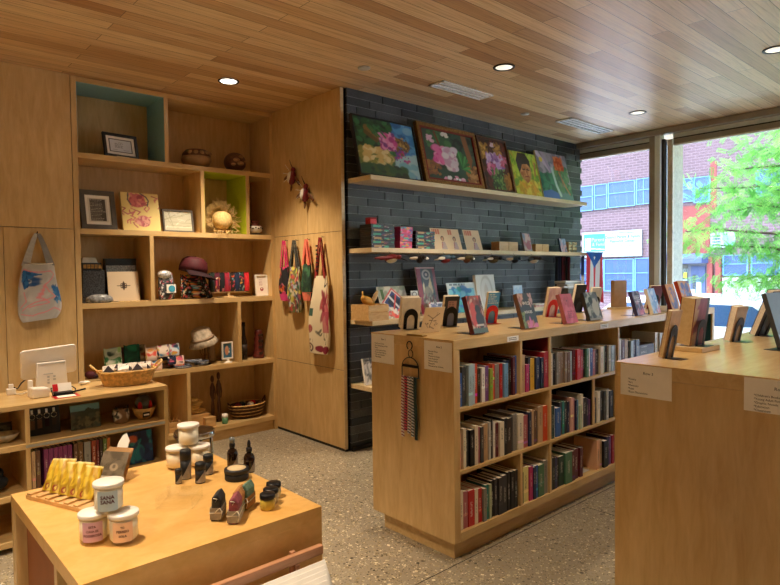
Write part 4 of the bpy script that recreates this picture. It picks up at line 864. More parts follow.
# straw hat with a frayed brim standing on edge in the lime cubby
plain('straw', 'd9b878', .7, scale=60, var=.2); plain('straw_dark', 'b08848', .7)
t = thing('straw_hat', 'frayed straw hat standing on edge in the lime green cubby', 'hat', (2.445, 4.91, S2_+.113), 0, .12)
m = MB(); m.X = Matrix.Rotation(PI/2, 4, 'X')
m.lathe([(.082, 0), (.08, .03), (.072, .062), (.052, .080), (.025, .089), (.0001, .091)], n=30).build('crown', 'straw', t)
rh = random.Random(3); m = MB(); m.X = Matrix.Rotation(PI/2, 4, 'X')
m.lathe([(.080, 0.004), (.086, .0), (.086, -.004), (.080, .001)], n=30)
m.build('brim', 'straw', t)
m = MB()
for k in range(330):
    a = rh.random()*2*PI; r1 = rh.uniform(.13, .225)
    if math.sin(a) < -.45: r1 = min(r1, .112)
    if math.cos(a) > .2: r1 = min(r1, .185)
    if math.cos(a) < -.4: r1 = min(r1, .17)
    b0 = rh.uniform(.085, .12); da = rh.uniform(-.25, .25); p1 = (r1*math.cos(a+da), rh.uniform(-.03, .02), r1*math.sin(a+da))
    m.tube([(b0*math.cos(a), 0, b0*math.sin(a)), ((b0+r1)/2*math.cos(a+da*.4), rh.uniform(-.02, .01), (b0+r1)/2*math.sin(a+da*.4)), p1], [.0017, .0015, .0008], 4)
f = m.build('straw_fringe', 'straw', t); f['kind'] = 'stuff'
m = MB()
for k in range(16):
    x = rh.uniform(-.11, .12); m.tube([(x, -.03, -.100), (x+rh.uniform(-.02, .02), -.085, -.100), (x+rh.uniform(-.05, .05), -.10, -.125-rh.random()*.07)], [.0024, .002, .001], 4)
f = m.build('loose_straw', 'straw', t); f['kind'] = 'stuff'
plain('pot_white', 'd9d3c2', .4); plain('pot_red', '6a2f1c', .4)
t = thing('pot', 'little round patterned pot on a dark ring beside the straw hat', 'pot', (2.785, 4.93, S2_))
MB().lathe([(.0001, 0), (.045, 0), (.045, .012), (.035, .015)], n=24).build('ring', 'clay_dark', t)
MB().lathe([(.034, .0155), (.06, .035), (.066, .06), (.058, .082)], n=28).build('body', 'pot_white', t)
MB().lathe([(.0585, .0825), (.04, .098), (.03, .10), (.03, .112), (.044, .128), (.04, .13), (.026, .115)], n=28).build('neck', 'pot_red', t)
m = MB()
for k in range(16): a = 2*PI*k/16; m.ell((.0655*math.cos(a), .0655*math.sin(a), .058+.008*(k % 2)), (.009, .009, .006), 6, 4)
m.build('pattern', 'clay_dark', t)['kind'] = 'stuff'

# third row, first cell: boxed craft sets and a display card
t = thing('gift_bag', 'dark patterned gift bag with a black and gold band', 'bag', (1.395, 4.98, S3), .0)
MB().prism([(-.075, 0), (.08, 0), (.085, .25), (-.07, .25)], -.04, .04).build('body', plain('speckle_grey', '34363a', .8, scale=140, var=.9), t)
MB().box(-.072, .062, -.044, .044, .2505, .305).build('band', 'black_plastic', t)
m = MB()
for k in range(5): m.box(-.068+k*.027, -.046+k*.027, -.0455, -.0442, .262, .292)
m.build('band_pattern', 'gold_frame', t)['kind'] = 'stuff'
MB().prism([(-.072, .3055), (.04, .3055), (.025, .345), (-.065, .345)], -.03, .03).build('top_fold', 'speaker_grey', t)
t = thing('gift_pouch', 'clear wrapped grey pouch lying in front of the dark gift bag', 'pouch', (1.42, 4.885, S3))
MB().lathe([(.0001, 0), (.07, .0), (.095, .012), (.09, .04), (.05, .062), (.0001, .066)], n=20, sx=1.05, sy=.38, wob=.05).build('body', plain('grey_wrap', '85888a', .25, scale=50, var=.5), t)
t = thing('tote_box', 'black boxed pouch with pale printed front panel behind the cream card', 'box', (1.62, 5.03, S3))
MB().prism([(-.12, 0), (.13, 0), (.12, .34), (-.115, .34)], -.03, .03).build('body', 'black_plastic', t)
MB().box(-.11, .112, -.033, -.0305, .225, .285).build('printed_band', plain('pale_print', '8f98a0', .6, scale=90, var=.6), t)
t = thing('display_card', 'cream card with a small brown flower emblem', 'card', (1.622, 4.93, S3+.004), 0, .16)
fc = Cv(60, 62, 'd3bfa2', 6)
for k in range(6): a = k*PI/3+.5; fc.ell(.5+.07*math.cos(a), .52+.07*math.sin(a), .04, .045, '3a2a22').ell(.5+.07*math.cos(a), .52+.07*math.sin(a), .015, .02, 'd3bfa2')
fc.line([(.3, .52), (.7, .52)], .012, '3a2a22').line([(.5, .38), (.5, .66)], .012, '3a2a22')
MB().box(-.118, .118, .0, .012, 0, .235).build('board', plain('card_edge', 'd9c8ac', .7), t); face_panel(fc, .236, .235, 'emblem_face', t, y=-.001)
m = MB()
for k in range(9): m.tube([(-.10+k*.028, -.035, .002), (-.09+k*.028, -.02-.004*(k % 3), .006), (-.07+k*.028, -.03, .002)], .0028, 5)
t2 = tag(m.build('bead_string', 'straw', loc=(1.65, 4.885, S3)), 'pale bead string lying below the cream emblem card', 'beads')

# third row, middle cell
FLOR = ['d8542e', 'e8a04a', '7fb3c4', 'c8405a', 'efe3c8', '4a7a5a', 'e07a8a']
def soft_bag(name, lab, cat, loc, w, h, d, cv, rz=0., lean=.08, taper=.12, sag=.3, mat='cloth_print', extra=None):
    t = thing(name, lab, cat, (loc[0], loc[1], loc[2]+d/2*math.sin(abs(lean))+.001), rz, lean)
    def fn(u, v):
        a = 2*PI*u; ww = w/2*(1-taper*v)*(1-.10*(1-v)**4); dd = d/2*math.sin(PI*min(1, .12+v*.88)*.93)**.7*(1-.5*v)+.003
        x = ww*math.copysign(abs(math.cos(a))**.6, math.cos(a)); y = dd*math.copysign(abs(math.sin(a))**.8, math.sin(a)); z = h*v+.006*math.sin(a*3+v*4)*v
        return (x, y+sag*0, z)
    cvw = np.concatenate([cv.a, cv.a[:, ::-1]], 1)[:, ::-1]
    g = grid(fn, cvw, 'body', mat, t, closed=True)
    return t
def floral(n, w=64, h=56, bg='100e14', cols=FLOR, seed=3, sz=.022): return Cv(w, h, bg, seed).dabs(n, cols, sz)
t = soft_bag('coin_purse', 'small silvery beaded purse with a round blue tag', 'purse', (1.955, 4.93, S3), .135, .21, .07, floral(90, bg='3c3f44', cols=['b9bcc2', 'e6e6ea', '6a6d74', 'b0485a', '222'], sz=.03))
MB().box(-.012, .065, -.044, -.041, .05, .12).build('tag', 'paper', t); m = MB(); m.X = Matrix.Translation((.03, -.046, .085)) @ Matrix.Rotation(PI/2, 4, 'X'); m.lathe([(.028, -.001), (.028, .001)], n=20).build('tag_disc', plain('tag_blue', '3fa3c4', .5), t)
MB().ell((-.01, -.01, .205), (.06, .03, .035), 14, 8).build('clasp_bundle', plain('silver_mesh', 'c9ccd0', .3, .4, scale=90, var=.5), t)
t = soft_bag('floral_bag', 'black floral embroidered bag under the burgundy cap', 'bag', (2.20, 4.95, S3), .25, .20, .10, floral(120, 64, 48))
t = soft_bag('floral_bag', 'narrow black floral pouch leaning at the side of the cap display', 'pouch', (2.322, 4.90, S3), .06, .20, .03, floral(50, 20, 40, seed=8), lean=.0); t.rotation_euler = (-.05, -.38, .1)
plain('burgundy', '480c18', .7, scale=80, var=.25); plain('burgundy_dark', '2a0a14', .8)
t = thing('cap', 'burgundy cap resting on top of the black floral bag', 'cap', (2.20, 4.965, S3+.228), .35); t.scale = (1.2, 1.2, 1.25); t.rotation_euler = (.1, .18, .5)
MB().lathe([(.098, 0), (.1, .03), (.088, .075), (.06, .098), (.02, .104), (.0001, .104)], n=28).build('crown', 'burgundy', t)
m = MB(); n = 16; V = []; Fc = []
for i in range(n+1):
    a = -PI*.96+PI*.92*i/n
    V += [(.096*math.cos(a), .096*math.sin(a), .004), (.096*math.cos(a)*1.1, -.04+.15*math.sin(a), -.028), (.096*math.cos(a)*1.1, -.04+.15*math.sin(a), -.032), (.096*math.cos(a), .096*math.sin(a), -.001)]
for i in range(n): 
    for k in range(4): Fc.append((i*4+k, i*4+(k+1) % 4, i*4+4+(k+1) % 4, i*4+4+k))
m._add(V, Fc, True); m.build('visor', 'burgundy_dark', t); MB().ell((0, 0, .105), (.008, .008, .005), 8, 6).build('button', 'burgundy_dark', t)
# row of zip wallets hung on a little stand
wal = [('1b2a24', 'dark green'), ('5c1830', 'plum floral'), ('15181f', 'black'), ('a3243c', 'crimson edged'), ('2a1a16', 'brown floral'), ('1c2c4a', 'navy'), ('23252c', 'dark tasselled'), ('d21f2c', 'bright red')]
t = thing('display_stand', 'small pale wooden display stand holding the fabric wallets', 'stand', (2.51, 4.93, S3))
MB().box(-.05, .05, -.03, .03, 0, .012).build('foot', 'maple_pale', t); MB().box(-.008, .008, -.008, .008, .012, .04).build('post', 'maple_pale', t); MB().box(-.165, .175, -.006, .006, .04, .05).build('bar', 'maple_pale', t)
for k, (c, nm) in enumerate(wal):
    x = 2.352+k*.048; cv = floral(14 if k in (1, 4, 6) else 4, 10, 26, bg=c, cols=FLOR if k in (1, 4, 6) else ['7a2a3a', '4a3a5a', 'c8707a'] if k < 7 else ['e8404a', 'b81822'], seed=k, sz=.08)
    soft_bag('wallet', f'{nm} fabric wallet standing in the row of wallets', 'wallet', (x, 4.93, S3+.0515), .050, .165, .05, cv, taper=.02, lean=0)['group'] = 'fabric wallets'
fr = Cv(30, 44, 'efe6dc', 5).rect(.1, .9, .9, .93, '8a8a8a').rows(.28, .45, .72, .85, 7, 'b58a90').ell(.5, .3, .16, .09, '9a2f3c').ell(.5, .33, .06, .04, 'efe6dc')
framed('framed_picture', .125, .195, .012, 'white_frame', fr, 'white framed notice with a red motif standing at the shelf end', 'frame', (2.835, 4.90, S3), .0, .1)

# fourth row
t = thing('headband_bundle', 'small dark red knitted bundle at the corner of the fourth shelf', 'bundle', (1.345, 4.90, S4))
MB().ell((0, 0, .03), (.04, .045, .029), 14, 10).build('roll', 'burgundy', t); MB().ell((.03, -.02, .02), (.03, .03, .018), 12, 8).build('roll', 'burgundy_dark', t)
def pouchf(x, y, z, w, h, cols, bg, lab, seed, rz=0, n=30, d=.04): return soft_bag('coin_pouch', lab, 'pouch', (x, y, z), w, h, d, floral(n, 26, 22, bg, cols, seed, .06), rz, .12, taper=.04)
pouchf(1.545, 5.0, S4+.03, .14, .17, ['2f7a4a', 'd8e0d0', '8fc06a', '1c2a20'], 'a9b8a0', 'green and white printed pouch at the start of the pouch display', 3)['group'] = 'printed pouches'
pouchf(1.70, 5.02, S4+.03, .13, .18, ['0f5a40', '14724e', '0a3a2a'], '0f4a36', 'deep green pouch behind the basket of packets', 4)['group'] = 'printed pouches'
pouchf(1.625, 5.05, S4+.03, .07, .16, ['5a2a22', '3a1a16'], '3c1d18', 'dark brown narrow pouch between the green ones', 12)['group'] = 'printed pouches'
pouchf(1.78, 5.05, S4+.04, .09, .16, ['c8c0a8', '8a2a2a', '2a2a22'], '8a8468', 'khaki and red pouch near the middle of the pouch display', 5)['group'] = 'printed pouches'
MULT = ['e8442e', 'f0e6d8', '2f86b8', 'e8b83a', '6a3a7a', 'e86a8a', '222a4a']
pouchf(1.835, 4.97, S4+.075, .10, .11, ['e8442e', 'e89a3a', 'f2e2d2', 'b8c04a'], 'f0d8c8', 'white pouch with red flowers, beside the colourful crosses', 6, n=12)['group'] = 'printed pouches'
t = thing('display_riser', 'low dark riser under the colourful pouches', 'riser', (1.745, 5.03, S4)); MB().box(-.27, .27, -.055, .06, 0, .028).build('block', 'dark_wood', t); 
for k, (x, z, w, h) in enumerate(((1.925, .10, .10, .095), (2.02, .098, .09, .10), (1.985, .03, .075, .07), (2.045, .0, .095, .095), (1.855, .0, .10, .075))):
    pouchf(x, 4.955-.03*(k > 1), S4+max(z, .0), w, h, MULT, ['efe2d4', 'd8e4ea', '1f2a4a', 'f0d0c0', 'e8c8b8'][k], ['square pouch with red, white and yellow blocks', 'square pouch with blue and red zigzags', 'navy centred small pouch under the square ones', 'orange and red square pouch at the shelf edge', 'pink patterned flat pouch behind the basket handle'][k], 20+k, n=16, d=.03)['group'] = 'colour block pouches'
MB().box(1.88, 2.10, 4.945, 4.985, S4+.0705, S4+.0975).build('display_bar', 'black_plastic'); tag(bpy.data.objects['display_bar'], 'black display bar under the two square pouches', 'stand')
MB().box(1.885, 1.90, 4.952, 4.985, S4, S4+.0705).box(2.085, 2.099, 4.96, 4.985, S4, S4+.0705).build('leg', 'black_plastic', bpy.data.objects['display_bar'])['kind'] = 'stuff'
t = thing('bracelet_pile', 'pile of grey-blue beaded bracelets on the fourth shelf', 'bracelets', (2.14, 4.91, S4)); rr = random.Random(4); t.scale = (1.3, 1.1, 1)
for k in range(11):
    a = rr.uniform(-.09, .09); b0 = rr.uniform(-.02, .02); m = MB(); m.X = Matrix.Rotation(rr.uniform(-.12, .12), 4, 'Y')
    m.tube([(a+.042*math.cos(q), b0+.034*math.sin(q), .009+.0042*k) for q in np.linspace(0, 2*PI, 18)[:-1]], .006, 6, True).build('bracelet', ['bead_blue', 'bead_grey'][k % 2] if 'bead_blue' in MATS else plain('bead_blue', '6a7488', .4, scale=160, var=.6), t)
plain('bead_grey', '9a9ca2', .4, scale=160, var=.6)
plain('hat_cloth', 'b9ac98', .9, scale=30, var=.35); plain('hat_brim', 'a08a72', .9, scale=50)
t = thing('bucket_hat', 'beige patterned bucket hat on a wire stand', 'hat', (2.285, 4.98, S4+.20), 0, 0); t.rotation_euler = (.05, -.3, 0)
MB().lathe([(.125, -.03), (.128, -.028), (.10, .02), (.088, .028), (.082, .10), (.06, .118), (.0001, .122)], n=30, wob=.02).build('crown_and_brim', 'hat_cloth', t)
MB().lathe([(.101, .019), (.0895, .0285), (.0885, .04), (.091, .04), (.1035, .0205)], n=30, wob=.02).build('band', 'hat_brim', t)
t = thing('hat_stand', 'dark wire stand under the beige bucket hat', 'stand', (2.30, 4.98, S4))
MB().lathe([(.0001, 0), (.05, 0), (.05, .006), (.0001, .006)], n=24).build('foot', 'black_metal', t); MB().tube([(0, 0, .006), (0, 0, .17)], .004).build('post', 'black_metal', t)
for a in (0, PI/2): MB().tube([(.045*math.cos(q)*math.cos(a), .045*math.cos(q)*math.sin(a), .12+.05*math.sin(q)) for q in np.linspace(0, 2*PI, 18)[:-1]], .002, 6, True).build('hoop', 'brass_wire' if 'brass_wire' in MATS else plain('brass_wire', '8a6a3a', .35, .8), t)
t = soft_bag('scarf', 'beige scarf draped behind the small white photo frame', 'scarf', (2.40, 5.06, S4), .07, .20, .05, floral(20, 16, 24, 'a3907a', ['b8a890', '7a6a58', '8a3a3a'], 5))
ph = Cv(30, 42, '3a6d8c', 4).ell(.45, .5, .2, .3, 'c98f6c').ell(.45, .72, .1, .09, 'd6a583').ell(.7, .4, .06, .08, 'd6dce0').ell(.75, .6, .03, .04, 'e6e6e0')
t = framed('photo_frame', .105, .15, .012, 'white_frame', ph, 'white footed photo frame with a blue picture', 'frame', (2.47, 4.89, S4), .0, .0, lift=.032)
MB().box(-.012, .012, -.004, .012, -.02, -.0005).build('stem', 'white_frame', t); MB().lathe([(.04, -.032), (.04, -.028), (.012, -.02)], n=20, sy=.6).build('foot', 'white_frame', t)
for x, h, mt, lab in ((2.665, .34, 'bottle_dark', 'tall dark slim bottle in the narrow cell of the fourth shelf'),):
    t = thing('bottle', lab, 'bottle', (x, 4.96, S4)); plain('bottle_dark', '1f1410', .25)
    MB().lathe([(.0001, 0), (.03, 0), (.032, .02), (.030, .17), (.014, .22), (.012, .30), (.015, .305), (.015, .34), (.0001, .34)], n=20).build('body', 'bottle_dark', t); MB().lathe([(.0325, .05), (.0325, .14)], n=20).build('label', 'clay_dark', t)
t = thing('carved_figure', 'red-brown carved wooden totem beside the dark bottle', 'figurine', (2.815, 4.96, S4)); plain('carved_red', '5a1f14', .45, scale=60, var=.4)
MB().lathe([(.0001, 0), (.052, 0), (.055, .02), (.046, .03), (.048, .06), (.040, .075), (.044, .12), (.034, .14), (.04, .18), (.032, .20), (.036, .24), (.028, .262), (.0001, .265)], n=18).build('body', 'carved_red', t)
for k in range(4): MB().box(-.02, .02, -.05, -.035, .04+k*.055, .06+k*.055).build('carving', 'clay_dark', t)

# bottom row
def crate(t, w, d, h, mat='crate_wood', slats=2, th=.009):
    MB().box(-w/2, w/2, -d/2, d/2, 0, th).build('bottom', mat, t)
    sh = (h-th)/slats
    for k in range(slats):
        z0, z1 = th+.001+k*sh, th+(k+1)*sh-.004
        for y in (-d/2, d/2-th): MB().box(-w/2, w/2, y, y+th, z0, z1).build('slat', mat, t)
    for x in (-w/2, w/2-th): MB().box(x, x+th, -d/2+th+.0005, d/2-th-.0005, th+.001, h).build('end_board', mat, t)
t = thing('crate', 'little pale wooden crate at the bottom shelf divider', 'crate', (1.99, 4.95, S5)); crate(t, .10, .09, .09)
m = MB()
for k in range(7): a = k*.9; m.tube([(.0, .0, .012), (.02*math.cos(a), .02*math.sin(a), .08), (.045*math.cos(a), .04*math.sin(a), .13)], [.003, .004, .001], 5)
tag(m.build('dried_sprig', 'straw_dark', loc=(1.99, 4.95, S5)), 'dried tan sprig standing in the little crate', 'dried plant')
t = thing('wooden_box', 'plain straw-coloured wooden box on the bottom shelf', 'box', (2.215, 5.0, S5)); MB().box(-.09, .09, -.07, .07, 0, .095).build('body', 'crate_wood', t, bevel=.002); MB().box(-.092, .092, -.072, .072, .0955, .11).build('lid', 'crate_wood', t, bevel=.002)
t = thing('straw_bundle', 'bundle of straw wares piled on the wooden box', 'bundle', (2.20, 5.0, S5+.1105))
for k in range(5): MB().ell((rr.uniform(-.04, .03), rr.uniform(-.02, .02), .018+.026*k), (.085-.01*k, .055, .02), 14, 8).build('coil', 'straw', t)
t = thing('wooden_box', 'small straw-coloured box in front of the larger one', 'box', (2.29, 4.90, S5)); MB().box(-.045, .045, -.03, .03, 0, .07).build('body', 'crate_wood', t, bevel=.002); MB().box(-.046, .046, -.031, .031, .0705, .08).build('lid', 'crate_wood', t)
for k, (x, y, h, lab) in enumerate(((2.385, 5.03, .43, 'slim brown carved statuette, the shorter of two'), (2.43, 5.0, .46, 'slim brown carved statuette, the taller of two'))):
    t = thing('statuette', lab, 'statuette', (x, y, S5), group='carved statuettes'); s = h/.45
    MB().lathe([(.0001, 0), (.024, 0), (.024, .015*s), (.013, .03*s), (.016, .15*s), (.011, .2*s), (.018, .27*s), (.02, .33*s), (.009, .365*s)], n=14, sy=.8).build('body', 'dark_wood', t)
    MB().ell((0, 0, .40*s), (.016, .016, .035*s), 12, 8).build('head', 'dark_wood', t)
    for q in (-1, 1): MB().tube([(q*.019, 0, .33*s), (q*.024, -.006, .26*s), (q*.012, -.016, .21*s)], .005, 6).build('arm', 'dark_wood', t)
t = thing('jar', 'tiny jar with pale lid and green label on the bottom shelf edge', 'jar', (2.43, 4.89, S5)); plain('green_label', '5a8a62', .5)
MB().lathe([(.0001, 0), (.024, 0), (.026, .01), (.026, .055), (.0001, .055)], n=20).build('body', 'green_label', t); MB().lathe([(.024, .0555), (.026, .058), (.025, .085), (.0001, .085)], n=20).build('lid', 'paper', t)
def basket(t, rx, ry, h, mat, bands=6, flare=.25, rim=.006):
    m = MB(); nrow = bands*2
    for k in range(nrow):
        z = h*(k+.5)/nrow; q = 1-flare*(1-z/h)**1.3
        m.tube([(rx*q*math.cos(a)*(1+.012*math.sin(a*18+k*PI)), ry*q*math.sin(a)*(1+.012*math.sin(a*18+k*PI)), z+.0022) for a in np.linspace(0, 2*PI, 72)[:-1]], h/nrow*.52, 5, True)
    m.lathe([(rx*(1-flare)*.97, .0005), (rx*(1-flare)*.97, .004)], n=32, sy=ry/rx); return m.build('weave', mat, t)
t = thing('basket', 'oval dark banded basket of small goods on the bottom shelf', 'basket', (2.70, 4.99, S5)); plain('basket_brown', '4a2f1a', .6, scale=30, var=.5); plain('cane', 'd6ae6a', .6, scale=50, var=.3)
basket(t, .175, .12, .12, 'basket_brown'); MB().tube([(.176*math.cos(a), .121*math.sin(a), .122) for a in np.linspace(0, 2*PI, 40)[:-1]], .006, 6, True).build('rim', 'cane', t)
for k in range(3): z = .03+.032*k; q = 1-.25*(1-z/.12)**1.3; MB().tube([(.178*q*math.cos(a), .123*q*math.sin(a), z) for a in np.linspace(0, 2*PI, 40)[:-1]], .004, 5, True).build('cane_band', 'cane', t)
MB().tube([(.17, .02, .12), (.19, .0, .17), (.17, -.03, .12)], .006, 6).build('handle', 'basket_brown', t); MB().tube([(-.17, .02, .12), (-.19, .0, .15), (-.17, -.03, .12)], .006, 6).build('handle', 'basket_brown', t)
for k, (x, y, c, nm) in enumerate(((-.10, -.02, '7a2a3a', 'wine red'), (-.04, .02, '22313c', 'dark blue'), (.02, -.03, 'e6e2da', 'white'), (.07, .02, 'c22a2a', 'bright red'), (.11, -.03, '5a3a24', 'brown'), (-.01, .06, '8a7a4a', 'olive'))):
    tag(MB().ell((0, 0, 0), (.032, .028, .022), 12, 8).build('fabric_roll', plain('roll_%d' % k, c, .8), loc=(2.70+x, 4.99+y, S5+.118)), f'{nm} fabric roll in the oval dark basket', 'fabric roll', 'rolls in the oval basket')
MB().lathe([(.0001, .09), (.15, .09), (.15, .0955), (.0001, .0955)], n=24, sy=.66).build('inner_mat', 'basket_brown', t)

# ================================================================== on the closet side
def hook(y, z, lab):
    t = thing('hook', lab, 'hook', (2.929, y, z), group='hooks on the closet side'); MB().tube([(0, 0, 0), (-.02, 0, -.002), (-.026, 0, .008)], .0025, 6).build('pin', 'black_metal', t)
for y, z, lab in ((4.61, 1.735, 'hook holding the pink strapped bag'), (4.44, 1.73, 'hook holding the multicoloured bag'), (4.262, 1.73, 'hook holding the coral strapped bag'), (4.054, 1.74, 'hook holding the long cream tote')): hook(y, z, lab)
def hung(name, lab, y, ztop, zbody, zbot, w, cv, strapmat, wt=None, d=.05, sk=0., strapw=.010, cat='bag', side=.0):
    """bag hanging against the closet side (faces -x); local x runs along -y"""
    t = thing(name, lab, cat, (2.888, y, zbot), -PI/2)
    H_ = zbody-zbot; wt = wt or w*.7
    def fn(u, v):
        a = 2*PI*u; ww = (w+(wt-w)*v**1.4)/2*(1-.25*(1-v)**6); dd = d/2*(.25+.9*math.sin(PI*min(1, .1+v*.85))); x = ww*math.copysign(abs(math.cos(a))**.7, math.cos(a))*(1+.05*math.sin(v*9+a)); return (x+sk*v, dd*math.sin(a)*.8+.004*math.sin(a*4+v*6), H_*v)
    grid(fn, np.concatenate([cv.a, cv.a[:, ::-1]], 1)[:, ::-1], 'body', 'cloth_print', t, closed=True)
    zt_ = ztop-zbot
    for q in (-1, 1):
        for r_ in (0, 1):
            x0 = q*wt*.36+sk; yo = (-.01 if r_ == 0 else .008); m = MB(); k = 8; V = []; Fc = []
            for i in range(k+1):
                s = i/k; x = x0*(1-s)+sk*s+q*.004; z = H_*.97+(zt_-H_*.97)*s; hw = strapw*(1-.55*s); 
                V += [(x-hw, yo-.002, z), (x+hw, yo-.002, z), (x+hw, yo+.002, z), (x-hw, yo+.002, z)]
            for i in range(k):
                for e in range(4): Fc.append((i*4+e, i*4+(e+1) % 4, i*4+4+(e+1) % 4, i*4+4+e))
            m._add(V, Fc); m.build('strap', strapmat, t)
    return t
plain('strap_pink', 'd2326e', .8, scale=90, var=.3); plain('strap_multi', '4a4a42', .8, scale=120, var=.8); plain('strap_coral', 'e0745c', .8); plain('strap_red', '8a2420', .8, scale=60, var=.6)
mc = Cv(40, 44, '2a1e22', 4).dabs(50, ['e87a2e', 'd23a6a', '15131a', 'e8552e', 'f0b0c0', '15131a'], .06).rect(0, 0, 1, .2, 'd23a78').ell(.3, .7, .25, .25, '141216')
hung('shoulder_bag', 'pink strapped bag with black, orange and magenta patches', 4.61, 1.735, 1.50, 1.20, .17, mc, 'strap_pink', .12)
mm_ = Cv(50, 64, '6a6a3a', 5).dabs(150, ['3a5a3a', 'c8b84a', 'b8483a', '2a3440', 'd8cfae', '4f7a4a', '8a3a4a', '9aa8b0'], .045)
hung('shoulder_bag', 'multicoloured leafy patterned bag, hung second from the shelves', 4.445, 1.73, 1.50, 1.105, .20, mm_, 'strap_multi', .15, d=.08, strapw=.016)
cc = Cv(40, 50, 'dd7458', 6).rect(0, .22, 1, 1, '21402e').dabs(30, ['2f5a3c', '16301f', '3a6a44'], .08, (0, .25, 1, 1)).ell(.05, .6, .1, .5, '1a2a1e').rect(.0, .22, 1, .25, 'b85a44')
hung('shoulder_bag', 'coral strapped bag with dark green front panel', 4.258, 1.73, 1.52, 1.21, .15, cc, 'strap_coral', .11, strapw=.016)
tc_ = Cv(60, 110, 'dfd0ae', 7).dabs(14, ['a8323c', '8a2a3a', 'c8606a'], .07, (.05, .35, .45, .8)).rect(.1, .28, .35, .55, 'b0485a', .8).rect(.62, .48, .85, .58, '3a5a4a').ell(.18, .06, .17, .05, '8a2438').ell(.42, .07, .1, .04, '8a2438').ell(.72, .08, .14, .055, '5a3a34').ell(.72, .08, .1, .035, 'dfd0ae').ell(.74, .085, .05, .02, '8a3038').ell(.7, .32, .1, .05, '9a4a4a').line([(.1, .9), (.3, .86), (.25, .95)], .02, '3a3030').dabs(10, ['5a5a4a', 'b8a078'], .03, (.2, .15, .8, .3))
t = hung('tote_bag', 'long cream tote with red patches and a round emblem', 4.105, 1.735, 1.42, .775, .33, tc_, 'strap_red', .17, sk=.05, d=.06, strapw=.014)
for k in range(7): MB().box(.005, .03, -.016, -.0125, .68+k*.034, .694+k*.034).build('stripe', 'black_plastic', t)

# two hanging hummingbird ornaments
def bird(t, s, body='bird_red', belly='bird_white', wing='bird_brown', spread=1., M=Matrix.Identity(4), wy=.07, wz=.22):
    def mb(): m = MB(); m.X = M @ Matrix.Scale(s, 4); return m
    mb().ell((0, 0, 0), (.42, .40, .75), 14, 10).build('body', body, t); mb().ell((-.10, -.20, .04), (.32, .30, .6), 12, 8).build('belly', belly, t)
    mb().ell((0, 0, .85), (.26, .24, .28), 12, 8).build('head', body, t); mb().tube([(0, -.1, 1.0), (-.1, -.3, 1.35), (-.2, -.5, 1.8)], [.07, .05, .02], 6).build('beak', 'bird_dark', t)
    for q in (-1, 1):
        m = mb(); m.ell((q*.95*spread, .05, -.1), (.75*spread, wy, wz), 12, 6, Matrix.Rotation(q*.5, 3, 'Y')); m.build('wing', wing, t)
    mb().ell((.05, .05, -1.0), (.16, .08, .42), 10, 6).build('tail', wing, t)
plain('bird_red', '7a1a20', .4); plain('bird_white', 'e6dfd2', .4); plain('bird_brown', '6a4020', .5, scale=60, var=.5); plain('bird_dark', '1d1618', .4); plain('bird_black', '1b1b1e', .4); plain('bird_olive', '5a5234', .5); plain('bird_blue', '3a5a72', .4)
for y, z, rx, lab in ((4.47, 2.27, .3, 'red and white bird ornament hanging higher on the closet side'), (4.275, 2.105, .2, 'red and white bird ornament hanging lower on the closet side')):
    t = thing('bird_ornament', lab, 'ornament', (2.895, y, z), -PI/2, 0, group='bird ornaments on the closet side')
    bird(t, .084, spread=1.0, M=Matrix.Rotation(rx, 4, 'Y'))
    for q in range(3):
        a = 2.4+q*.55; m = MB()
        for k in range(4): r = .07+.022*k; m.ell((r*math.cos(a), 0, r*math.sin(a)+.03), (.005, .005, .005), 8, 6)
        m.tube([(.05*math.cos(a), 0, .05*math.sin(a)+.03), (.15*math.cos(a), 0, .15*math.sin(a)+.03)], .0012, 4); m.build('beaded_quill', 'bird_white', t)['kind'] = 'stuff'

# grey tote on the tall cabinet
gb = Cv(70, 90, 'bab9b6', 9).dabs(40, ['c4c3c0', 'a8a7a6', 'b0afac'], .1, a=.5)
gb.poly([(.05, .55), (.35, .6), (.3, .42), (.15, .38), (.12, .28), (.02, .3)], '2f6fa8').dabs(10, ['2a5f96', '4a86ba'], .04, (.05, .3, .3, .6))
gb.poly([(.45, .8), (.62, .86), (.85, .88), (.8, .72), (.7, .55), (.6, .6), (.62, .74)], '1f5f9c').dabs(12, ['2a6fae', '174a80'], .04, (.5, .6, .8, .85))
for P in ([(.3, .86), (.2, .8), (.3, .72), (.45, .62), (.4, .5), (.3, .4), (.5, .34), (.75, .2)], [(.3, .86), (.5, .84), (.8, .9), (.92, .8), (.85, .6)], [(.45, .62), (.5, .4), (.42, .3), (.6, .25)], [(.1, .12), (.35, .2), (.55, .1), (.8, .15)], [(.7, .5), (.65, .35), (.8, .25)]): gb.line(P, .012, 'd98a90')
t = thing('tote_bag', 'grey cloth tote with blue and pink painted figures hanging above the register', 'bag', (1.0, 4.805, 1.135))
def fn(u, v):
    a = 2*PI*u; ww = .152-.056*v**1.2; q = (1-.3*(1-v)**8); x = ww*q*math.copysign(abs(math.cos(a))**.6, math.cos(a)); return (x+.004*math.sin(v*7), .018*math.sin(a)*(.4+math.sin(PI*min(1, v*.9+.08))), .40*v+.015*(x/.14)*(1-v))
grid(fn, np.concatenate([gb.a, gb.a[:, ::-1]], 1)[:, ::-1], 'body', 'cloth_print', t, closed=True)
plain('grey_cloth', 'b5b3af', .9, scale=60, var=.1); plain('grey_cloth_dark', '8d8b8a', .9)
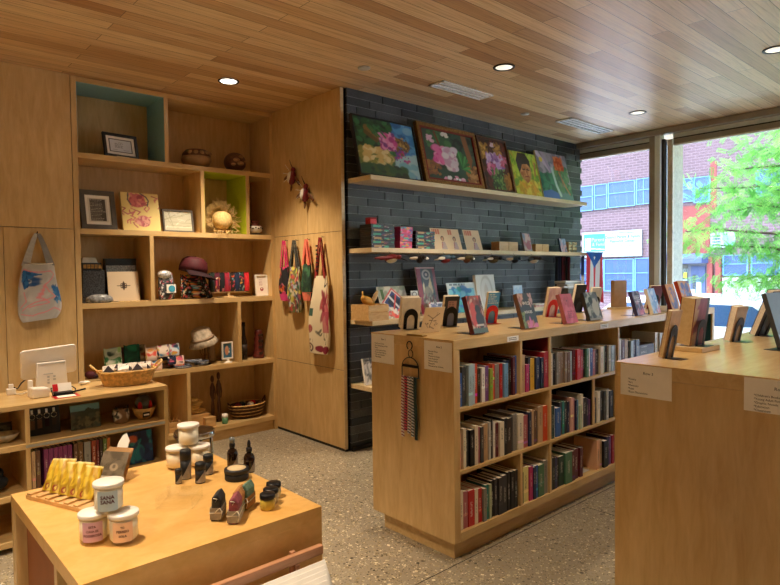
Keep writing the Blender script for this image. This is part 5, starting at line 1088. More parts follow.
for q, mt in ((-1, 'grey_cloth'), (1, 'grey_cloth_dark'),):
    m = MB(); V = []; Fc = []; k = 12
    for i in range(k+1):
        s = i/k; x = q*.074*(1-s)**.8+q*.004; z = .385+.225*s; hw = .026-.012*s
        V += [(x-hw, -.006, z), (x+hw, -.006, z), (x+hw, -.002, z), (x-hw, -.002, z)]
    for i in range(k):
        for e in range(4): Fc.append((i*4+e, i*4+(e+1) % 4, i*4+4+(e+1) % 4, i*4+4+e))
    m._add(V, Fc); m.build('strap', mt, t)
MB().tube([(-.09, -.012, .405), (0, -.017, .392), (.09, -.012, .40)], .004, 6).build('hem', 'bird_white', t)
t = thing('hook', 'hook holding the grey cloth tote', 'hook', (1.0, 4.838, 1.748)); MB().tube([(0, 0, 0), (0, -.035, -.002), (0, -.043, .01)], .003, 6).build('pin', 'black_metal', t)
# ================================================================== on the brick wall shelves
WS1, WS2, WS3, WS4 = 2.1905, 1.6345, 1.0685, .5525
def painting(w, h, fw_, fmat, cv, lab, x, lean, liner=None, depth=.025, y=3.585):
    t = thing('painting', lab, 'painting', (x, y, WS1+depth*math.sin(lean)+.002), 0, lean, 'paintings on the topmost wall shelf')
    if fw_:
        MB().box(-w/2, w/2, 0, depth, 0, fw_).box(-w/2, w/2, 0, depth, h-fw_, h).box(-w/2, -w/2+fw_, 0, depth, fw_, h-fw_).box(w/2-fw_, w/2, 0, depth, fw_, h-fw_).build('frame', fmat, t, bevel=.003)
    if liner: l = fw_+.016; MB().box(-w/2+fw_, w/2-fw_, .002, depth*.8, fw_, l).box(-w/2+fw_, w/2-fw_, .002, depth*.8, h-l, h-fw_).box(-w/2+fw_, -w/2+l, .002, depth*.8, l, h-l).box(w/2-l, w/2-fw_, .002, depth*.8, l, h-l).build('liner', liner, t); fw_ = l
    MB().box(-w/2+fw_, w/2-fw_, depth*.35, depth*.95, fw_, h-fw_).build('stretcher', 'cream_canvas', t)
    face_panel(cv, w-2*fw_, h-2*fw_, 'canvas', t, y=depth*.35-.001, z0=fw_, mat='paint')
    return t
LE = .235
p1 = Cv(130, 100, '1d3a26', 21).grad('2f4a22', '17352e')
p1.dabs(160, ['1d4a2c', '2f6a3a', '16301f', '3a7a4a', '274f2a'], .05).poly([(.62, 1), (.72, .6), (.58, .2), (.7, 0), (1, 0), (1, 1)], '2f74b8').dabs(70, ['3a84c8', '5aa4d8', '2a66a8', '8ac0dc'], .06, (.68, .0, 1, 1)).dabs(22, ['a8d0d8', '7ab8cc'], .07, (.66, .02, 1, .4))
p1.dabs(60, ['8a8a3a', 'b8a85a', 'd8c88a', '6a7a34'], .05, (.05, .12, .55, .45)).dabs(24, ['e8d8a0', 'd8b870'], .035, (.1, .25, .5, .5)).dabs(60, ['1f3a26', '2f5a34', '47622a'], .05, (0, 0, .75, .16))
p1.line([(.2, .82), (.38, .68)], .045, '8a6a34').line([(.18, .74), (.34, .62)], .03, '6a5228').line([(.52, .72), (.84, .6)], .06, '8a6a3a').line([(.6, .6), (.74, .45)], .04, '7a5a2c').dabs(40, ['c8a85a', 'a8843c', '5a4424'], .018, (.5, .48, .85, .74))
p1.dabs(40, ['d84a9a', 'b83a86', 'e88ac0', 'f0b0d8', '7a3a8a'], .04, (.42, .5, .64, .78)).dabs(12, ['7a3a9a', 'c83a8a'], .02, (.6, .3, .85, .5)).line([(.3, .75), (.45, .85), (.55, .8)], .02, '1f5a34')
for q in (.35, .4, .5): p1.line([(q, .7), (q-.12, .85)], .014, '3a7a44')
painting(.672, .50, .012, 'black_frame', p1, 'wide painting of pink orchids and branches against blue sky', 3.28, LE, depth=.035)
p2 = Cv(140, 100, '1f3230', 22).grad('243a30', '1a302e').dabs(80, ['2a4a3c', '182a28', '2f5446', '35584a'], .08)
p2.dabs(30, ['3a6a4a', '2f5a3c', '4f8a54'], .05, (.1, .6, .5, .95)).line([(.25, .95), (.33, .6), (.2, .3), (.15, .1)], .02, '7a4a2a').line([(.82, .98), (.88, .5), (.8, .2), (.9, 0)], .05, '8a5a34').dabs(60, ['b07a44', '6a3f22', 'c8945a', '9a6a3a'], .03, (.78, .0, .98, .35)).dabs(24, ['8a5a3a', 'a8743c'], .03, (.02, .1, .25, .35))
for k in range(9): a = -.3+k*.28; p2.line([(.68, .3), (.68+.16*math.cos(a), .32+.3*math.sin(a))], .02, ['3a8a4a', '4fa85a', '2a6a3a'][k % 3])
p2.dabs(26, ['e878b8', 'd84a9a', 'f0a8d0'], .05, (.2, .35, .4, .65)).dabs(34, ['f0e8f0', 'e0d8e8', 'd0a8c8'], .05, (.38, .22, .58, .66)).dabs(8, ['f4f0ea'], .03, (.4, .88, .5, .98)).dabs(8, ['f0a8c8', 'fff'], .025, (.3, .02, .7, .12)).dabs(6, ['f0c8e0'], .03, (.08, .75, .2, .9))
painting(.775, .555, .034, 'gold_frame', p2, 'large gilt framed painting of pink and white flowers on dark green', 4.05, LE, 'red_liner', depth=.04)
p3 = Cv(90, 110, '3f1c14', 23).dabs(90, ['5a2418', '2f1410', '6a3020', '4a2218'], .07).dabs(40, ['b88a3a', 'd8b05a', '8a6a2a'], .035, (.05, .62, .3, .9)).dabs(24, ['c89a4a', '9a7030'], .04, (.55, .7, .8, .95))
p3.dabs(50, ['c8a8dc', 'a878c0', 'e0d0ec', '8a5aa8'], .055, (.22, .42, .8, .72)).dabs(22, ['d86a9a', 'e89ac0', 'b84a7a'], .045, (.2, .3, .5, .5)).dabs(14, ['c84a6a', 'd87a9a'], .04, (.7, .5, .95, .7)).dabs(60, ['3a6a3a', '5a8a4a', '7aa85a', '26482a'], .04, (.3, .02, .8, .42)).dabs(20, ['b8863a', '8a6028'], .05, (.75, .05, .98, .35)).dabs(6, ['f0d8e8'], .03, (.45, .85, .55, .95))
painting(.455, .545, .02, 'dark_wood', p3, 'upright painting of purple orchids on a red-brown ground', 4.685, LE, depth=.04)
p4 = Cv(90, 100, 'a8c83a', 24).dabs(90, ['b8d44a', '8ab02e', 'd0dc5a', '6a9a34', 'c8b83a'], .08).poly([(.1, 0), (.2, .28), (.42, .38), (.75, .34), (.95, .1), (1, 0)], 'd8c83a').dabs(26, ['e0a83a', 'e8d85a', 'c8a02e'], .06, (.2, 0, .85, .32)).ell(.5, .58, .21, .24, 'c08a5c').dabs(26, ['a8683c', 'd8a070', 'b87848'], .045, (.35, .42, .66, .7)).poly([(.26, .5), (.2, .78), (.32, .98), (.6, .98), (.74, .82), (.72, .66), (.62, .74), (.42, .72), (.34, .6)], '2a1c18').line([(.4, .6), (.5, .61)], .014, '2a1610').line([(.56, .61), (.65, .6)], .014, '2a1610').line([(.53, .58), (.55, .5)], .012, '8a4a2c').line([(.46, .44), (.6, .45)], .014, '8a3a2c').line([(.86, .5), (.92, .78)], .03, 'b8744a').poly([(.42, .38), (.5, .28), (.64, .38)], 'a8683c')
painting(.44, .465, 0, None, p4, 'unframed lime green portrait of a dark haired person', 5.165, LE, depth=.03)
p5 = Cv(100, 100, '8a8478', 25).grad('5a8a8a', '98909a').dabs(70, ['a098a8', '7a7a88', 'b0a8b8', '6a7a84'], .1, (0, .4, 1, 1)).line([(.05, .95), (.4, .6)], .05, 'c8b8d0').line([(.2, 1), (.45, .5)], .04, 'a89ab8').ell(.14, .82, .05, .05, 'e0d04a').dabs(50, ['2f7a5a', '3f8f6a', '23604a'], .07, (.0, .2, .5, .5)).dabs(50, ['4a8a5a', '2f6a4a', '6a9a6a'], .06, (.5, .2, .95, .7)).poly([(0, 0), (.55, 0), (.5, .14), (.3, .2), (0, .14)], '3a6ab8').ell(.7, .78, .14, .14, 'c8542e').dabs(26, ['d8683a', 'b84424', 'e0885a'], .04, (.58, .65, .84, .92)).line([(.45, .65), (.5, .3), (.58, .1)], .035, 'b8d8d0').line([(.66, .6), (.8, .3), (.9, .15)], .02, 'b87a4a').line([(.7, .62), (.72, .3)], .015, '8a6a4a')
painting(.575, .525, 0, None, p5, 'unframed abstract painting with an orange flower and purple streaks', 5.70, LE, depth=.03)

# second wall shelf: stacked game boxes
def boxstack(x0, x1, n, hh, y0, y1, lab, palette, grp, start=WS2, cat='box', name='game_box'):
    for k in range(n):
        cv = Cv(48, 8, '141012', 30+k).dabs(12, palette, .025, a=.9).rect(0, .0, 1, .12, '0c0a0b').rect(.08 if k % 2 else .1, .2, .42, .8, ['c89a5a', '3fae86'][k % 2], .85).rect(.55, .3, .72, .65, ['3fb08a', '7a3a4a'][k % 2], .7)
        t = thing(name, lab % ['bottommost', 'second lowest', 'third lowest', 'fourth lowest', 'fifth lowest', 'sixth lowest'][k], cat, ((x0+x1)/2, y0+.004*(k % 2), start+k*hh), 0, 0, grp); w = x1-x0
        MB().box(-w/2, w/2, 0, y1-y0, .0005, hh-.0015).build('carton', 'black_plastic', t); face_panel(cv, w-.002, hh-.003, 'printed_side', t, y=-.0006, z0=.001)
PAL = ['3fae86', 'b8343a', '2f5a9a', 'd8b05a', '5a2a6a', 'e8e0d0', '1a1416']
boxstack(3.02, 3.262, 6, .031, 3.56, 3.70, '%s of the black printed boxes in the stack nearest the closet', PAL, 'printed boxes nearest the closet')
t = thing('tin', 'small red tin on top of the box stack nearest the closet', 'tin', (3.075, 3.63, WS2+.187)); MB().box(-.035, .035, -.03, .03, 0, .042).build('body', 'red_metal', t, bevel=.005); MB().box(-.036, .036, -.031, .031, .0425, .052).build('lid', 'red_metal', t, bevel=.004)
for k in range(3):
    cv = Cv(24, 14, 'd84a8a', 50+k).dabs(40, ['e86ab0', '3fb8a0', 'f09a3a', '5a3a9a', '2fa0c8', 'd83a5a'], .07)
    t = thing('toy_box', ['bottommost', 'middle', 'topmost'][k]+' bright pink and teal box in the narrow stack', 'box', (3.405+.004*k, 3.58, WS2+k*.06), 0, 0, 'bright patterned boxes'); MB().box(-.068, .068, 0, .12, .0005, .058).build('carton', plain('box_pink', 'b83a7a', .5), t); face_panel(cv, .134, .056, 'printed_side', t, y=-.0006, z0=.001)
boxstack(3.51, 3.735, 5, .030, 3.57, 3.70, '%s of the black printed boxes beside the pale zines', PAL, 'printed boxes beside the zines')
for k, (x, w, rz) in enumerate(((3.87, .215, 0), (4.04, .20, .0), (4.30, .225, 0))):
    cv = Cv(38, 38, 'e6d2b4', 60).rows(.08, .62, .7, .95, 1, 'c8503a', .8).rect(.08, .66, .62, .72, 'e6d2b4').ell(.6, .52, .09, .11, '3a2c2a').ell(.6, .5, .06, .08, 'c8a088').poly([(.45, 0), (.52, .38), (.7, .38), (.8, 0)], 'b8a8b0').line([(.55, .35), (.5, .1)], .02, 'a85a5a')
    t = thing('zine', ['pale tan zine nearest the printed boxes, red lettered', 'pale tan zine overlapping behind its neighbour, red lettered', 'pale tan zine nearest the wooden blocks, red lettered'][k], 'zine', (x, 3.60+.012*(k == 1), WS2+.002), rz, .30, 'red lettered tan zines')
    MB().box(-w/2, w/2, 0, .003, 0, .195).build('pages', 'paper', t); face_panel(cv, w, .195, 'cover', t, y=-.0008)
def wblocks(x0, x1, h, lab, n):
    w = (x1-x0)/n
    for k in range(n): tag(MB().box(0, w-.002, 0, .10, 0, h).build('wooden_box', 'crate_wood', loc=(x0+k*w, 3.60, WS2), bevel=.003), lab % ['first', 'second', 'third'][k], 'box', 'pale wooden boxes on the wall shelf')
wblocks(4.66, 4.96, .09, '%s pale wooden box after the zines on the wall shelf', 2); wblocks(5.26, 5.50, .08, '%s pale wooden box past the slim upright book', 2)
cvb = Cv(24, 34, 'b8a89c', 70).dabs(30, ['8a8aa0', 'c8a8a0', 'a85a6a', '6a7a9a'], .1).ell(.6, .3, .3, .2, '9a4a5a')
def small_book(x, y, z, w, h, d, cv, lab, lean=.22, rz=0, c='grey', nm='book'):
    t = thing(nm, lab, nm.replace('_', ' '), (x, y, z+d*math.sin(lean)), rz, lean); MB().box(-w/2, w/2, 0, .002, 0, h).box(-w/2, w/2, d-.002, d, 0, h).box(-w/2, -w/2+.002, .002, d-.002, 0, h).build('cover', plain('book_cloth_'+c, c, .45), t)
    MB().box(-w/2+.0025, w/2-.003, .0025, d-.0025, .002, h-.002).build('pages', 'pages', t); face_panel(cv, w, h, 'front_print', t, y=-.0008); return t
small_book(5.14, 3.60, WS2, .13, .185, .02, cvb, 'slim upright book with pinkish cover between the wooden boxes')
small_book(5.80, 3.60, WS2, .12, .15, .018, Cv(20, 28, '7a8aa8', 71).dabs(20, ['a8b0c8', '5a6a8a', 'c8a0a8'], .1), 'blue-grey small book beside the block stack near the window', c='navy')
for k in range(4):
    for j, (a, b_) in enumerate(((5.88, 5.955), (5.96, 6.05))):
        cv = Cv(10, 6, ['c8a87a', '6a6a5a', 'b8905a', '8a9a8a'][(k+j) % 4], k).dabs(5, ['4a4a3a', 'e0d0a0'], .12)
        t = thing('small_box', ['lowest', 'second', 'third', 'topmost'][k]+(' tan box in the stack touching the blue-grey book' if j == 0 else ' striped box in the stack nearest the flag'), 'box', ((a+b_)/2, 3.60, WS2+k*.029), 0, 0, 'small boxes by the flag'); w = b_-a-.002; MB().box(-w/2, w/2, 0, .08, .0004, .028).build('carton', 'kraft', t); face_panel(cv, w, .027, 'printed_side', t, y=-.0006, z0=.0007)
# bird ornaments clipped beneath that shelf
for k, (x, b1, b2_, w_, nm) in enumerate(((3.158, 'bird_red', 'bird_white', 'bird_red', 'red bird ornament with long pink wings'), (3.477, 'bird_black', 'bird_black', 'bird_white', 'black bird ornament with pale wings'), (3.776, 'bird_blue', 'bird_red', 'bird_white', 'blue and red bird ornament with pale wings'), (4.061, 'bird_olive', 'bird_brown', 'bird_white', 'olive bird ornament under the zines'),
        (4.424, 'bird_black', 'bird_olive', 'bird_white', 'black and olive bird ornament under the last zine'), (4.76, 'bird_blue', 'bird_black', 'bird_white', 'slate blue bird ornament under the wooden boxes'), (5.054, 'bird_black', 'bird_white', 'bird_black', 'black and white bird ornament nearest the flag'))):
    t = thing('bird_ornament', nm, 'ornament', (x, 3.485, 1.552), .1*(-1)**k, 0, group='bird ornaments under the wall shelf')
    s = .078; M = Matrix.Rotation(.25*(-1)**k, 4, 'Z') @ Matrix.Rotation(PI*.46, 4, 'X')
    bird(t, s, b1, b2_, w_, spread=1.5 if k == 0 else .72, M=M, wy=.16, wz=.1); MB().tube([(0, .0, .02), (0, .02, .045), (0, .03, .055)], .0012, 5).build('wire', 'black_metal', t)

# third wall shelf
t = thing('crate', 'pale wooden slatted crate holding wooden bird parts', 'crate', (3.055, 3.635, WS3)); crate(t, .205, .22, .125, slats=2)
plain('toy_wood', 'd09a3c', .5)
t = thing('wooden_bird', 'ochre carved wooden bird lying in the slatted crate', 'carving', (3.04, 3.64, WS3+.128)); MB().ell((0, 0, .02), (.07, .03, .035), 16, 10, Matrix.Rotation(.4, 3, 'Y')).build('body', 'toy_wood', t); MB().tube([(-.05, 0, .03), (-.052, 0, .10)], .006, 6).build('peg', 'toy_wood', t); MB().ell((-.05, -.01, .045), (.025, .02, .022), 10, 8).build('head', 'toy_wood', t)
MB().ell((.075, 0, .05), (.022, .008, .06), 10, 8, Matrix.Rotation(.6, 3, 'Y')).build('wing', 'crate_wood', t)
g1 = Cv(70, 62, 'b8bcb4', 80).dabs(40, ['9aa89a', 'c8c8be', '8a9a8a'], .06).poly([(.1, .5), (.5, .92), (.92, .5), (.5, .1)], 'd8d0d0').poly([(.16, .5), (.5, .84), (.85, .5), (.5, .18)], '2f3f7a').poly([(.26, .5), (.5, .74), (.76, .5), (.5, .28)], '23253a').line([(.1, .5), (.5, .92), (.92, .5)], .02, 'c8545a').dabs(20, ['e8604a', 'e8e0d8', 'c8404a'], .05, (.1, 0, 1, .3)).line([(.35, .7), (.65, .3)], .03, 'd8d8e0').line([(.6, .72), (.45, .3)], .025, 'c84a4a').poly([(.1, .6), (.1, .9), (.2, .9), (.2, .6)], '4a6a44')
def poster(x, w, h, cv, lab, lean=.25, y=3.60, z=WS3, cat='poster', nm='poster', th=.004):
    t = thing(nm, lab, cat, (x, y, z+.002), 0, lean); MB().box(-w/2, w/2, 0, th, 0, h).build('board', 'paper', t); face_panel(cv, w, h, 'printed_face', t, y=-.001); return t
poster(3.31, .31, .27, g1, 'blue diamond print leaning behind the slatted crate', .32, 3.585)
poster(3.565, .085, .215, Cv(20, 40, 'd8dcdc', 81).ell(.5, .85, .3, .09, '5a5a60').ell(.5, .85, .2, .06, 'd8dcdc').rows(.2, .3, .8, .7, 3, '7a7a80'), 'small white card with a dark ring, between two posters', .12, 3.63)
g2 = Cv(50, 90, '8a2f44', 82).rect(.24, 0, .86, 1, '4a4f58').ell(.52, .84, .2, .1, 'b8b0b0').ell(.52, .84, .13, .065, '4a5060').ell(.52, .84, .06, .03, 'c8b8b8').poly([(.55, .6), (.7, .8), (.78, .5), (.68, .3)], 'd8d0b0').poly([(.28, .62), (.34, .7), (.38, .5), (.3, .3)], 'c8c0a8').ell(.5, .4, .2, .18, '8a8478').dabs(60, ['9a9080', 'b8b0a0', '6a645c', '8a3a44', '4a4440'], .05, (.2, .05, .9, .4)).rect(0, 0, 1, .03, 'c8a0a0').rect(0, .97, 1, 1, 'c8a0a8')
poster(3.75, .235, .42, g2, 'tall crimson and grey poster leaning on the brick', .2, 3.63)
g2b = Cv(30, 16, 'e4e2e4', 83).dabs(12, ['5a6a9a', 'c84a4a', '3a3a4a'], .05).rows(.1, .2, .9, .9, 3, '5a6a9a')
poster(3.80, .24, .11, g2b, 'low white card lettered in blue, at the foot of the crimson poster', .2, 3.575)
g3 = Cv(60, 50, 'c8d8e0', 84).rect(.06, .0, .94, .8, '2f8ac8').dabs(40, ['4fb0d8', '2a70b8', '7ac8e0', '2fa0a8'], .09, (.08, .0, .92, .78)).rows(.1, .83, .9, .97, 1, '3a5a7a')
poster(4.16, .385, .275, g3, 'blue watery print with a pale lettered border', .22, 3.60)
g4 = Cv(50, 50, 'dcdcd8', 85).ell(.52, .5, .3, .44, 'bcb8b2').ell(.5, .48, .26, .38, 'd8d6d2').line([(.5, .15), (.5, .75)], .01, 'b8b0a8').ell(.5, .5, .1, .2, 'c8c0b8')
t = poster(4.49, .275, .335, g4, 'thick pale book with an arched drawing on the wall shelf', .14, 3.60, nm='book', cat='book', th=.035); t.location.z += .006
poster(5.03, .15, .225, Cv(20, 24, '8ab0d8', 86).rect(0, .8, 1, 1, 'c8dcee').dabs(8, ['a8c8e4'], .1), 'small pale blue box-like card behind the dark arched-cover book', .1, 3.64)
for k, (x, w, d, c, nm) in enumerate(((5.90, .44, .14, 'white', 'white magazine with a blue spine'), (5.93, .38, .13, 'pages_w', 'grey magazine'), (5.90, .40, .13, 'light grey', 'pale grey magazine'), (5.92, .42, .14, 'white', 'plain white magazine'))):
    z = WS3+.185+k*.018
    tag(MB().prism([(-w/2, 0), (w/2, 0), (w/2, .012), (0, .017), (-w/2, .014)], 0, d).build('magazine', plain('mag_%d' % k, c, .5, var=.1), loc=(x, 3.53, z)), nm+', '+['lowest', 'second lowest', 'third', 'topmost'][k]+' in the magazine pile', 'magazine', 'magazine pile')
t = thing('box', 'grey fabric box under the magazine pile near the flag', 'box', (5.90, 3.53, WS3)); MB().box(-.14, .14, 0, .14, 0, .172).build('body', plain('box_grey', '77756f', .8, scale=30, var=.3), t, bevel=.004); MB().box(-.142, .142, -.002, .142, .1725, .183).build('lid', 'speaker_grey', t)
t = thing('magazine', 'pink and white folded leaflet lying beside the arched-cover book', 'leaflet', (5.33, 3.56, WS3)); MB().prism([(-.13, 0), (.13, 0), (.13, .006), (0, .02), (-.13, .01)], 0, .12).build('leaf', plain('leaflet_pink', 'd8b0ac', .5, scale=20, var=.4), t); MB().box(-.14, .14, .0, .13, .0205, .028).build('cover_sheet', 'paper', t)
t.name = 'leaflet'
# lowest wall shelf
poster(3.06, .13, .21, Cv(24, 40, 'd8dade', 87).dabs(30, ['9aa0a8', 'b8bcc4', '6a7078'], .07).rows(.15, .75, .85, .92, 2, '5a6068'), 'white and grey patterned book on the lowest wall shelf', .2, 3.62, WS4, nm='book', cat='book', th=.02).location.z += .004
# fabric lengths and flag at the window end
for k, (y, c, nm) in enumerate(((3.56, '17161c', 'black'), (3.60, '1c1f3a', 'dark indigo'), (3.64, '5a1420', 'dark red'), (3.68, '1a1a20', 'charcoal'), (3.72, '6a1a28', 'wine'))):
    x = 5.79+k*.058; t = thing('hanging_textile', f'{nm} fabric length hanging from the wall shelf beside the flag', 'textile', (x, 3.70, 1.085), 0, group='fabric lengths beside the flag')
    grid(lambda u, v: (-.028+u*.054, .012*math.sin(u*9+k)-.012, v*.505), Cv(10, 20, c, k).dabs(10, [c, '0c0c10', 'a8283a' if k in (2, 4) else '2a3048'], .12).a, 'cloth', 'cloth_print', t)
    MB().box(-.02, .02, -.014, -.006, .490, .511).build('clip', 'black_metal', t)
t = thing('hanging_textile', 'white and navy fabric strip hanging directly against the flag', 'textile', (6.0, 3.50, 1.05)); grid(lambda u, v: (-.03+u*.055, .01*math.sin(u*6), v*.54), Cv(8, 20, 'd8d6d4', 3).rect(0, .6, 1, 1, '2a3a6a').rect(0, 0, 1, .15, '4a7aa8').a, 'cloth', 'cloth_print', t); MB().box(-.02, .02, -.012, -.004, .525, .545).build('clip', 'black_metal', t)
fl = Cv(60, 90, 'dc3a48', 90)
for k in (1, 3): fl.rect(k/5, 0, (k+1)/5, 1, 'eeeef0')
fl.poly([(0, 1.01), (1, 1.01), (.5, .66)], '1f5ab0')
st = [(.5+(.075 if i % 2 == 0 else .03)*math.sin(i*PI/5), .89+(.05 if i % 2 == 0 else .02)*math.cos(i*PI/5)) for i in range(10)]; fl.poly(st, 'f4f4f6')
t = thing('flag', 'red and white striped flag with blue triangle and white star, hung vertically', 'flag', (6.185, 3.46, 1.07), .0)
grid(lambda u, v: (-.165+u*.34-.02*(1-v)*math.sin(u*3), .012*math.sin(u*11+v*2)*(1.1-v*.6)-.0, v*.56-.03*(1-v)*math.cos(u*5)), fl.a, 'cloth', 'cloth_print', t)
m = MB(); m.tube([(-.168, .0, .562), (.178, 0, .562)], .005, 8).tube([(-.06, 0, .562), (-.06, .075, .562)], .003, 6); m.build('rod', 'black_metal', t)

# ================================================================== register counter
KX0, KX1, KY0, KY1, KH = -.9, 1.434, 3.634, 4.10, .77
t = thing('counter', 'low open-fronted maple counter carrying the register', 'counter', (0, 0, 0))
def kp(nm, mt, *b): return MB().box(*b).build(nm, mt, t, bevel=.0012)
kp('worktop', 'maple_h', KX0, KX1, KY0, KY1, KH-.025, KH); kp('side_panel', 'maple', KX1-.022, KX1, KY0, KY1, 0, KH-.0255); kp('side_panel', 'maple', KX0, KX0+.022, KY0, KY1, 0, KH-.0255)
kp('back_panel', 'maple_h', KX0+.022, KX1-.022, KY1-.02, KY1, 0, KH-.0255)
SH1 = .561; SH2 = .30
for z, th, in ((SH1, .030), (SH2, .03), (.06, .03)): kp('shelf', 'maple_h', KX0+.022, KX1-.022, KY0+.001, KY1-.02, z-th, z)
for z0, z1 in ((SH1, KH-.0255), (SH2, SH1-.03), (.06, SH2-.03)):
    kp('divider', 'maple', .672, .694, KY0+.002, KY1-.02, z0, z1); kp('divider', 'maple', -.1, -.078, KY0+.002, KY1-.02, z0, z1)
MB().box(.672, KX1-.022, KY0-.002, KY0+.0005, SH1-.022, SH1-.008).build('edge_rail', 'aluminium', t)
# register
ct = KH+.0005
t = thing('register_display', 'white register touch display seen from behind on the counter', 'register', (.868, 3.94, ct), .06)
m = MB(); n = 8; w, h, r = .148, .088, .02; pts = []
for cx, cz, a0 in ((w-r, -h+r, -PI/2), (w-r, h-r, 0), (-w+r, h-r, PI/2), (-w+r, -h+r, PI)):
    pts += [(cx+r*math.cos(a0+PI/2*k/n), cz+r*math.sin(a0+PI/2*k/n)) for k in range(n+1)]
m.X = Matrix.Translation((.0, .03, .172)) @ Matrix.Rotation(.22, 4, 'X') @ Matrix.Rotation(-.06, 4, 'Y'); m.prism(pts, -.008, .008)
m.build('screen_housing', 'white_plastic', t, bevel=.004)
m = MB(); m.prism([(-.088, 0), (.088, 0), (.084, .018), (.076, .175), (-.076, .175), (-.084, .018)], -.02, .0); m.box(-.088, .088, .0, .10, 0, .012); m.build('stand', 'white_plastic', t, bevel=.003)
MB().box(-.072, .072, -.0225, -.0203, .165, .170).build('seam', 'speaker_grey', t)
m = MB()
for k, (x, z, w, h) in enumerate(((-.02, .105, .05, .006), (-.02, .085, .012, .01), (.012, .085, .012, .01), (-.02, .068, .012, .008), (.012, .068, .014, .01), (-.02, .05, .012, .012))): m.box(x-w/2, x+w/2, -.0215, -.0202, z, z+h)
m.build('markings', 'speaker_grey', t)['kind'] = 'stuff'
t = thing('card_reader', 'square white card reader in front of the register stand', 'card reader', (.775, 3.80, ct), .1); MB().prism([(-.045, 0), (.045, 0), (.045, .05), (-.045, .06)], -.035, .035).build('body', 'white_plastic', t, bevel=.008)
t = thing('adapter', 'small white power adapter behind the card reader', 'adapter', (.745, 3.865, ct)); MB().box(-.012, .012, -.012, .012, 0, .09).build('body', 'white_plastic', t, bevel=.003); MB().tube([(0, .012, .03), (-.03, .05, .01), (-.06, .12, .004)], .003, 6).build('cable', 'white_plastic', t)
t = thing('mat', 'red and white mat lying at the counter edge', 'mat', (.892, 3.72, ct), -.05); MB().box(-.065, .065, -.045, .06, 0, .002).build('sheet', 'red_metal', t); MB().box(-.045, .045, -.035, .03, .0021, .0026).build('panel', 'paper', t)
t = thing('card_holder', 'black wire holder of white cards with a red corner, beside the card reader', 'card holder', (.888, 3.775, ct+.003), -.05)
MB().tube([(-.055, -.03, .004), (.055, -.03, .004), (.06, -.03, .03), (.055, .03, .035), (-.055, .03, .035), (-.06, -.03, .03)], .0035, 6, True).build('wire', 'black_metal', t)
MB().box(-.05, .05, -.024, .024, .0, .016).build('tray', 'black_plastic', t)
m = MB(); m.X = Matrix.Rotation(-.4, 4, 'X'); m.box(-.048, .048, -.004, .012, .018, .065); m.build('cards', 'paper', t); m = MB(); m.X = Matrix.Rotation(-.4, 4, 'X'); m.box(-.048, -.022, -.0055, -.0043, .02, .062); m.build('red_corner', 'red_metal', t)
t = thing('pen', 'black pen lying beyond the card holder', 'pen', (.985, 3.83, ct), .5); MB().tube([(-.05, 0, .005), (.05, 0, .005)], .0045, 8).build('barrel', 'black_plastic', t)
t = thing('plug_block', 'white plug block with black cable at the near end of the counter', 'plug', (.675, 4.0, ct)); MB().box(-.022, .022, -.018, .018, 0, .035).box(-.012, .012, -.01, .01, .035, .06).build('body', 'white_plastic', t, bevel=.003); MB().tube([(.012, 0, .04), (.03, -.01, .03), (.05, -.01, .06), (.085, -.01, .09)], .004, 6).build('cable', 'black_plastic', t)
t = thing('paper_wad', 'crumpled white tissue between register and basket', 'tissue', (1.07, 4.03, ct)); MB().ell((0, 0, .012), (.035, .02, .012), 12, 8).build('body', 'paper', t)
# basket of packets
t = thing('basket', 'oval natural wicker basket of packets on the counter', 'basket', (1.272, 3.86, ct), -.15)
basket(t, .165, .11, .085, 'cane', 5, .22); MB().tube([(.168*math.cos(a), .113*math.sin(a), .088) for a in np.linspace(0, 2*PI, 44)[:-1]], .006, 6, True).build('rim', 'cane', t)
for q in (-1, 1): MB().tube([(q*.16, .045, .088), (q*.198, .035, .125), (q*.205, 0, .135), (q*.198, -.035, .125), (q*.16, -.045, .088)], .006, 6).build('handle', 'cane', t)
plain('packet_clear', 'dcd3c8', .2, scale=60, var=.25); plain('packet_card', '3f3a40', .5)
rp = random.Random(9)
for k in range(9):
    x = -.11+.0275*k; h = .03+.014*rp.random(); y = -.02+.02*(k % 3)
    o = thing('packet', ['clear packet nearest the register end', 'clear packet with a dark card, tilted low', 'clear packet stuffed upright', 'crinkled clear packet', 'clear packet with a large dark card', 'clear packet lying over its neighbour', 'clear packet with dark folded card', 'narrow clear packet', 'clear packet nearest the shelves end'][k]+' in the wicker basket', 'packet', (1.272+x*math.cos(-.15)+y*.15, 3.86+x*math.sin(-.15)+y, ct+.072), -.15+rp.uniform(-.3, .3), .35, 'clear packets in the wicker basket')
    m = MB(); m._add([(-.032, 0, 0), (.032, 0, 0), (.036, .006, .05+h*.3), (-.03, .004, .055), (-.028, -.008, .02), (.03, -.009, .025)], [(0, 1, 5, 4), (4, 5, 2, 3), (1, 0, 3, 2), (0, 4, 3), (1, 2, 5)]); m.build('wrapper', 'packet_clear', o)
    if k in (0, 2, 4, 6, 8): m = MB(); m.prism([(-.034, .008), (.034, .008), (.0, .052)], -.022, -.018); m.build('card', 'packet_card', o)
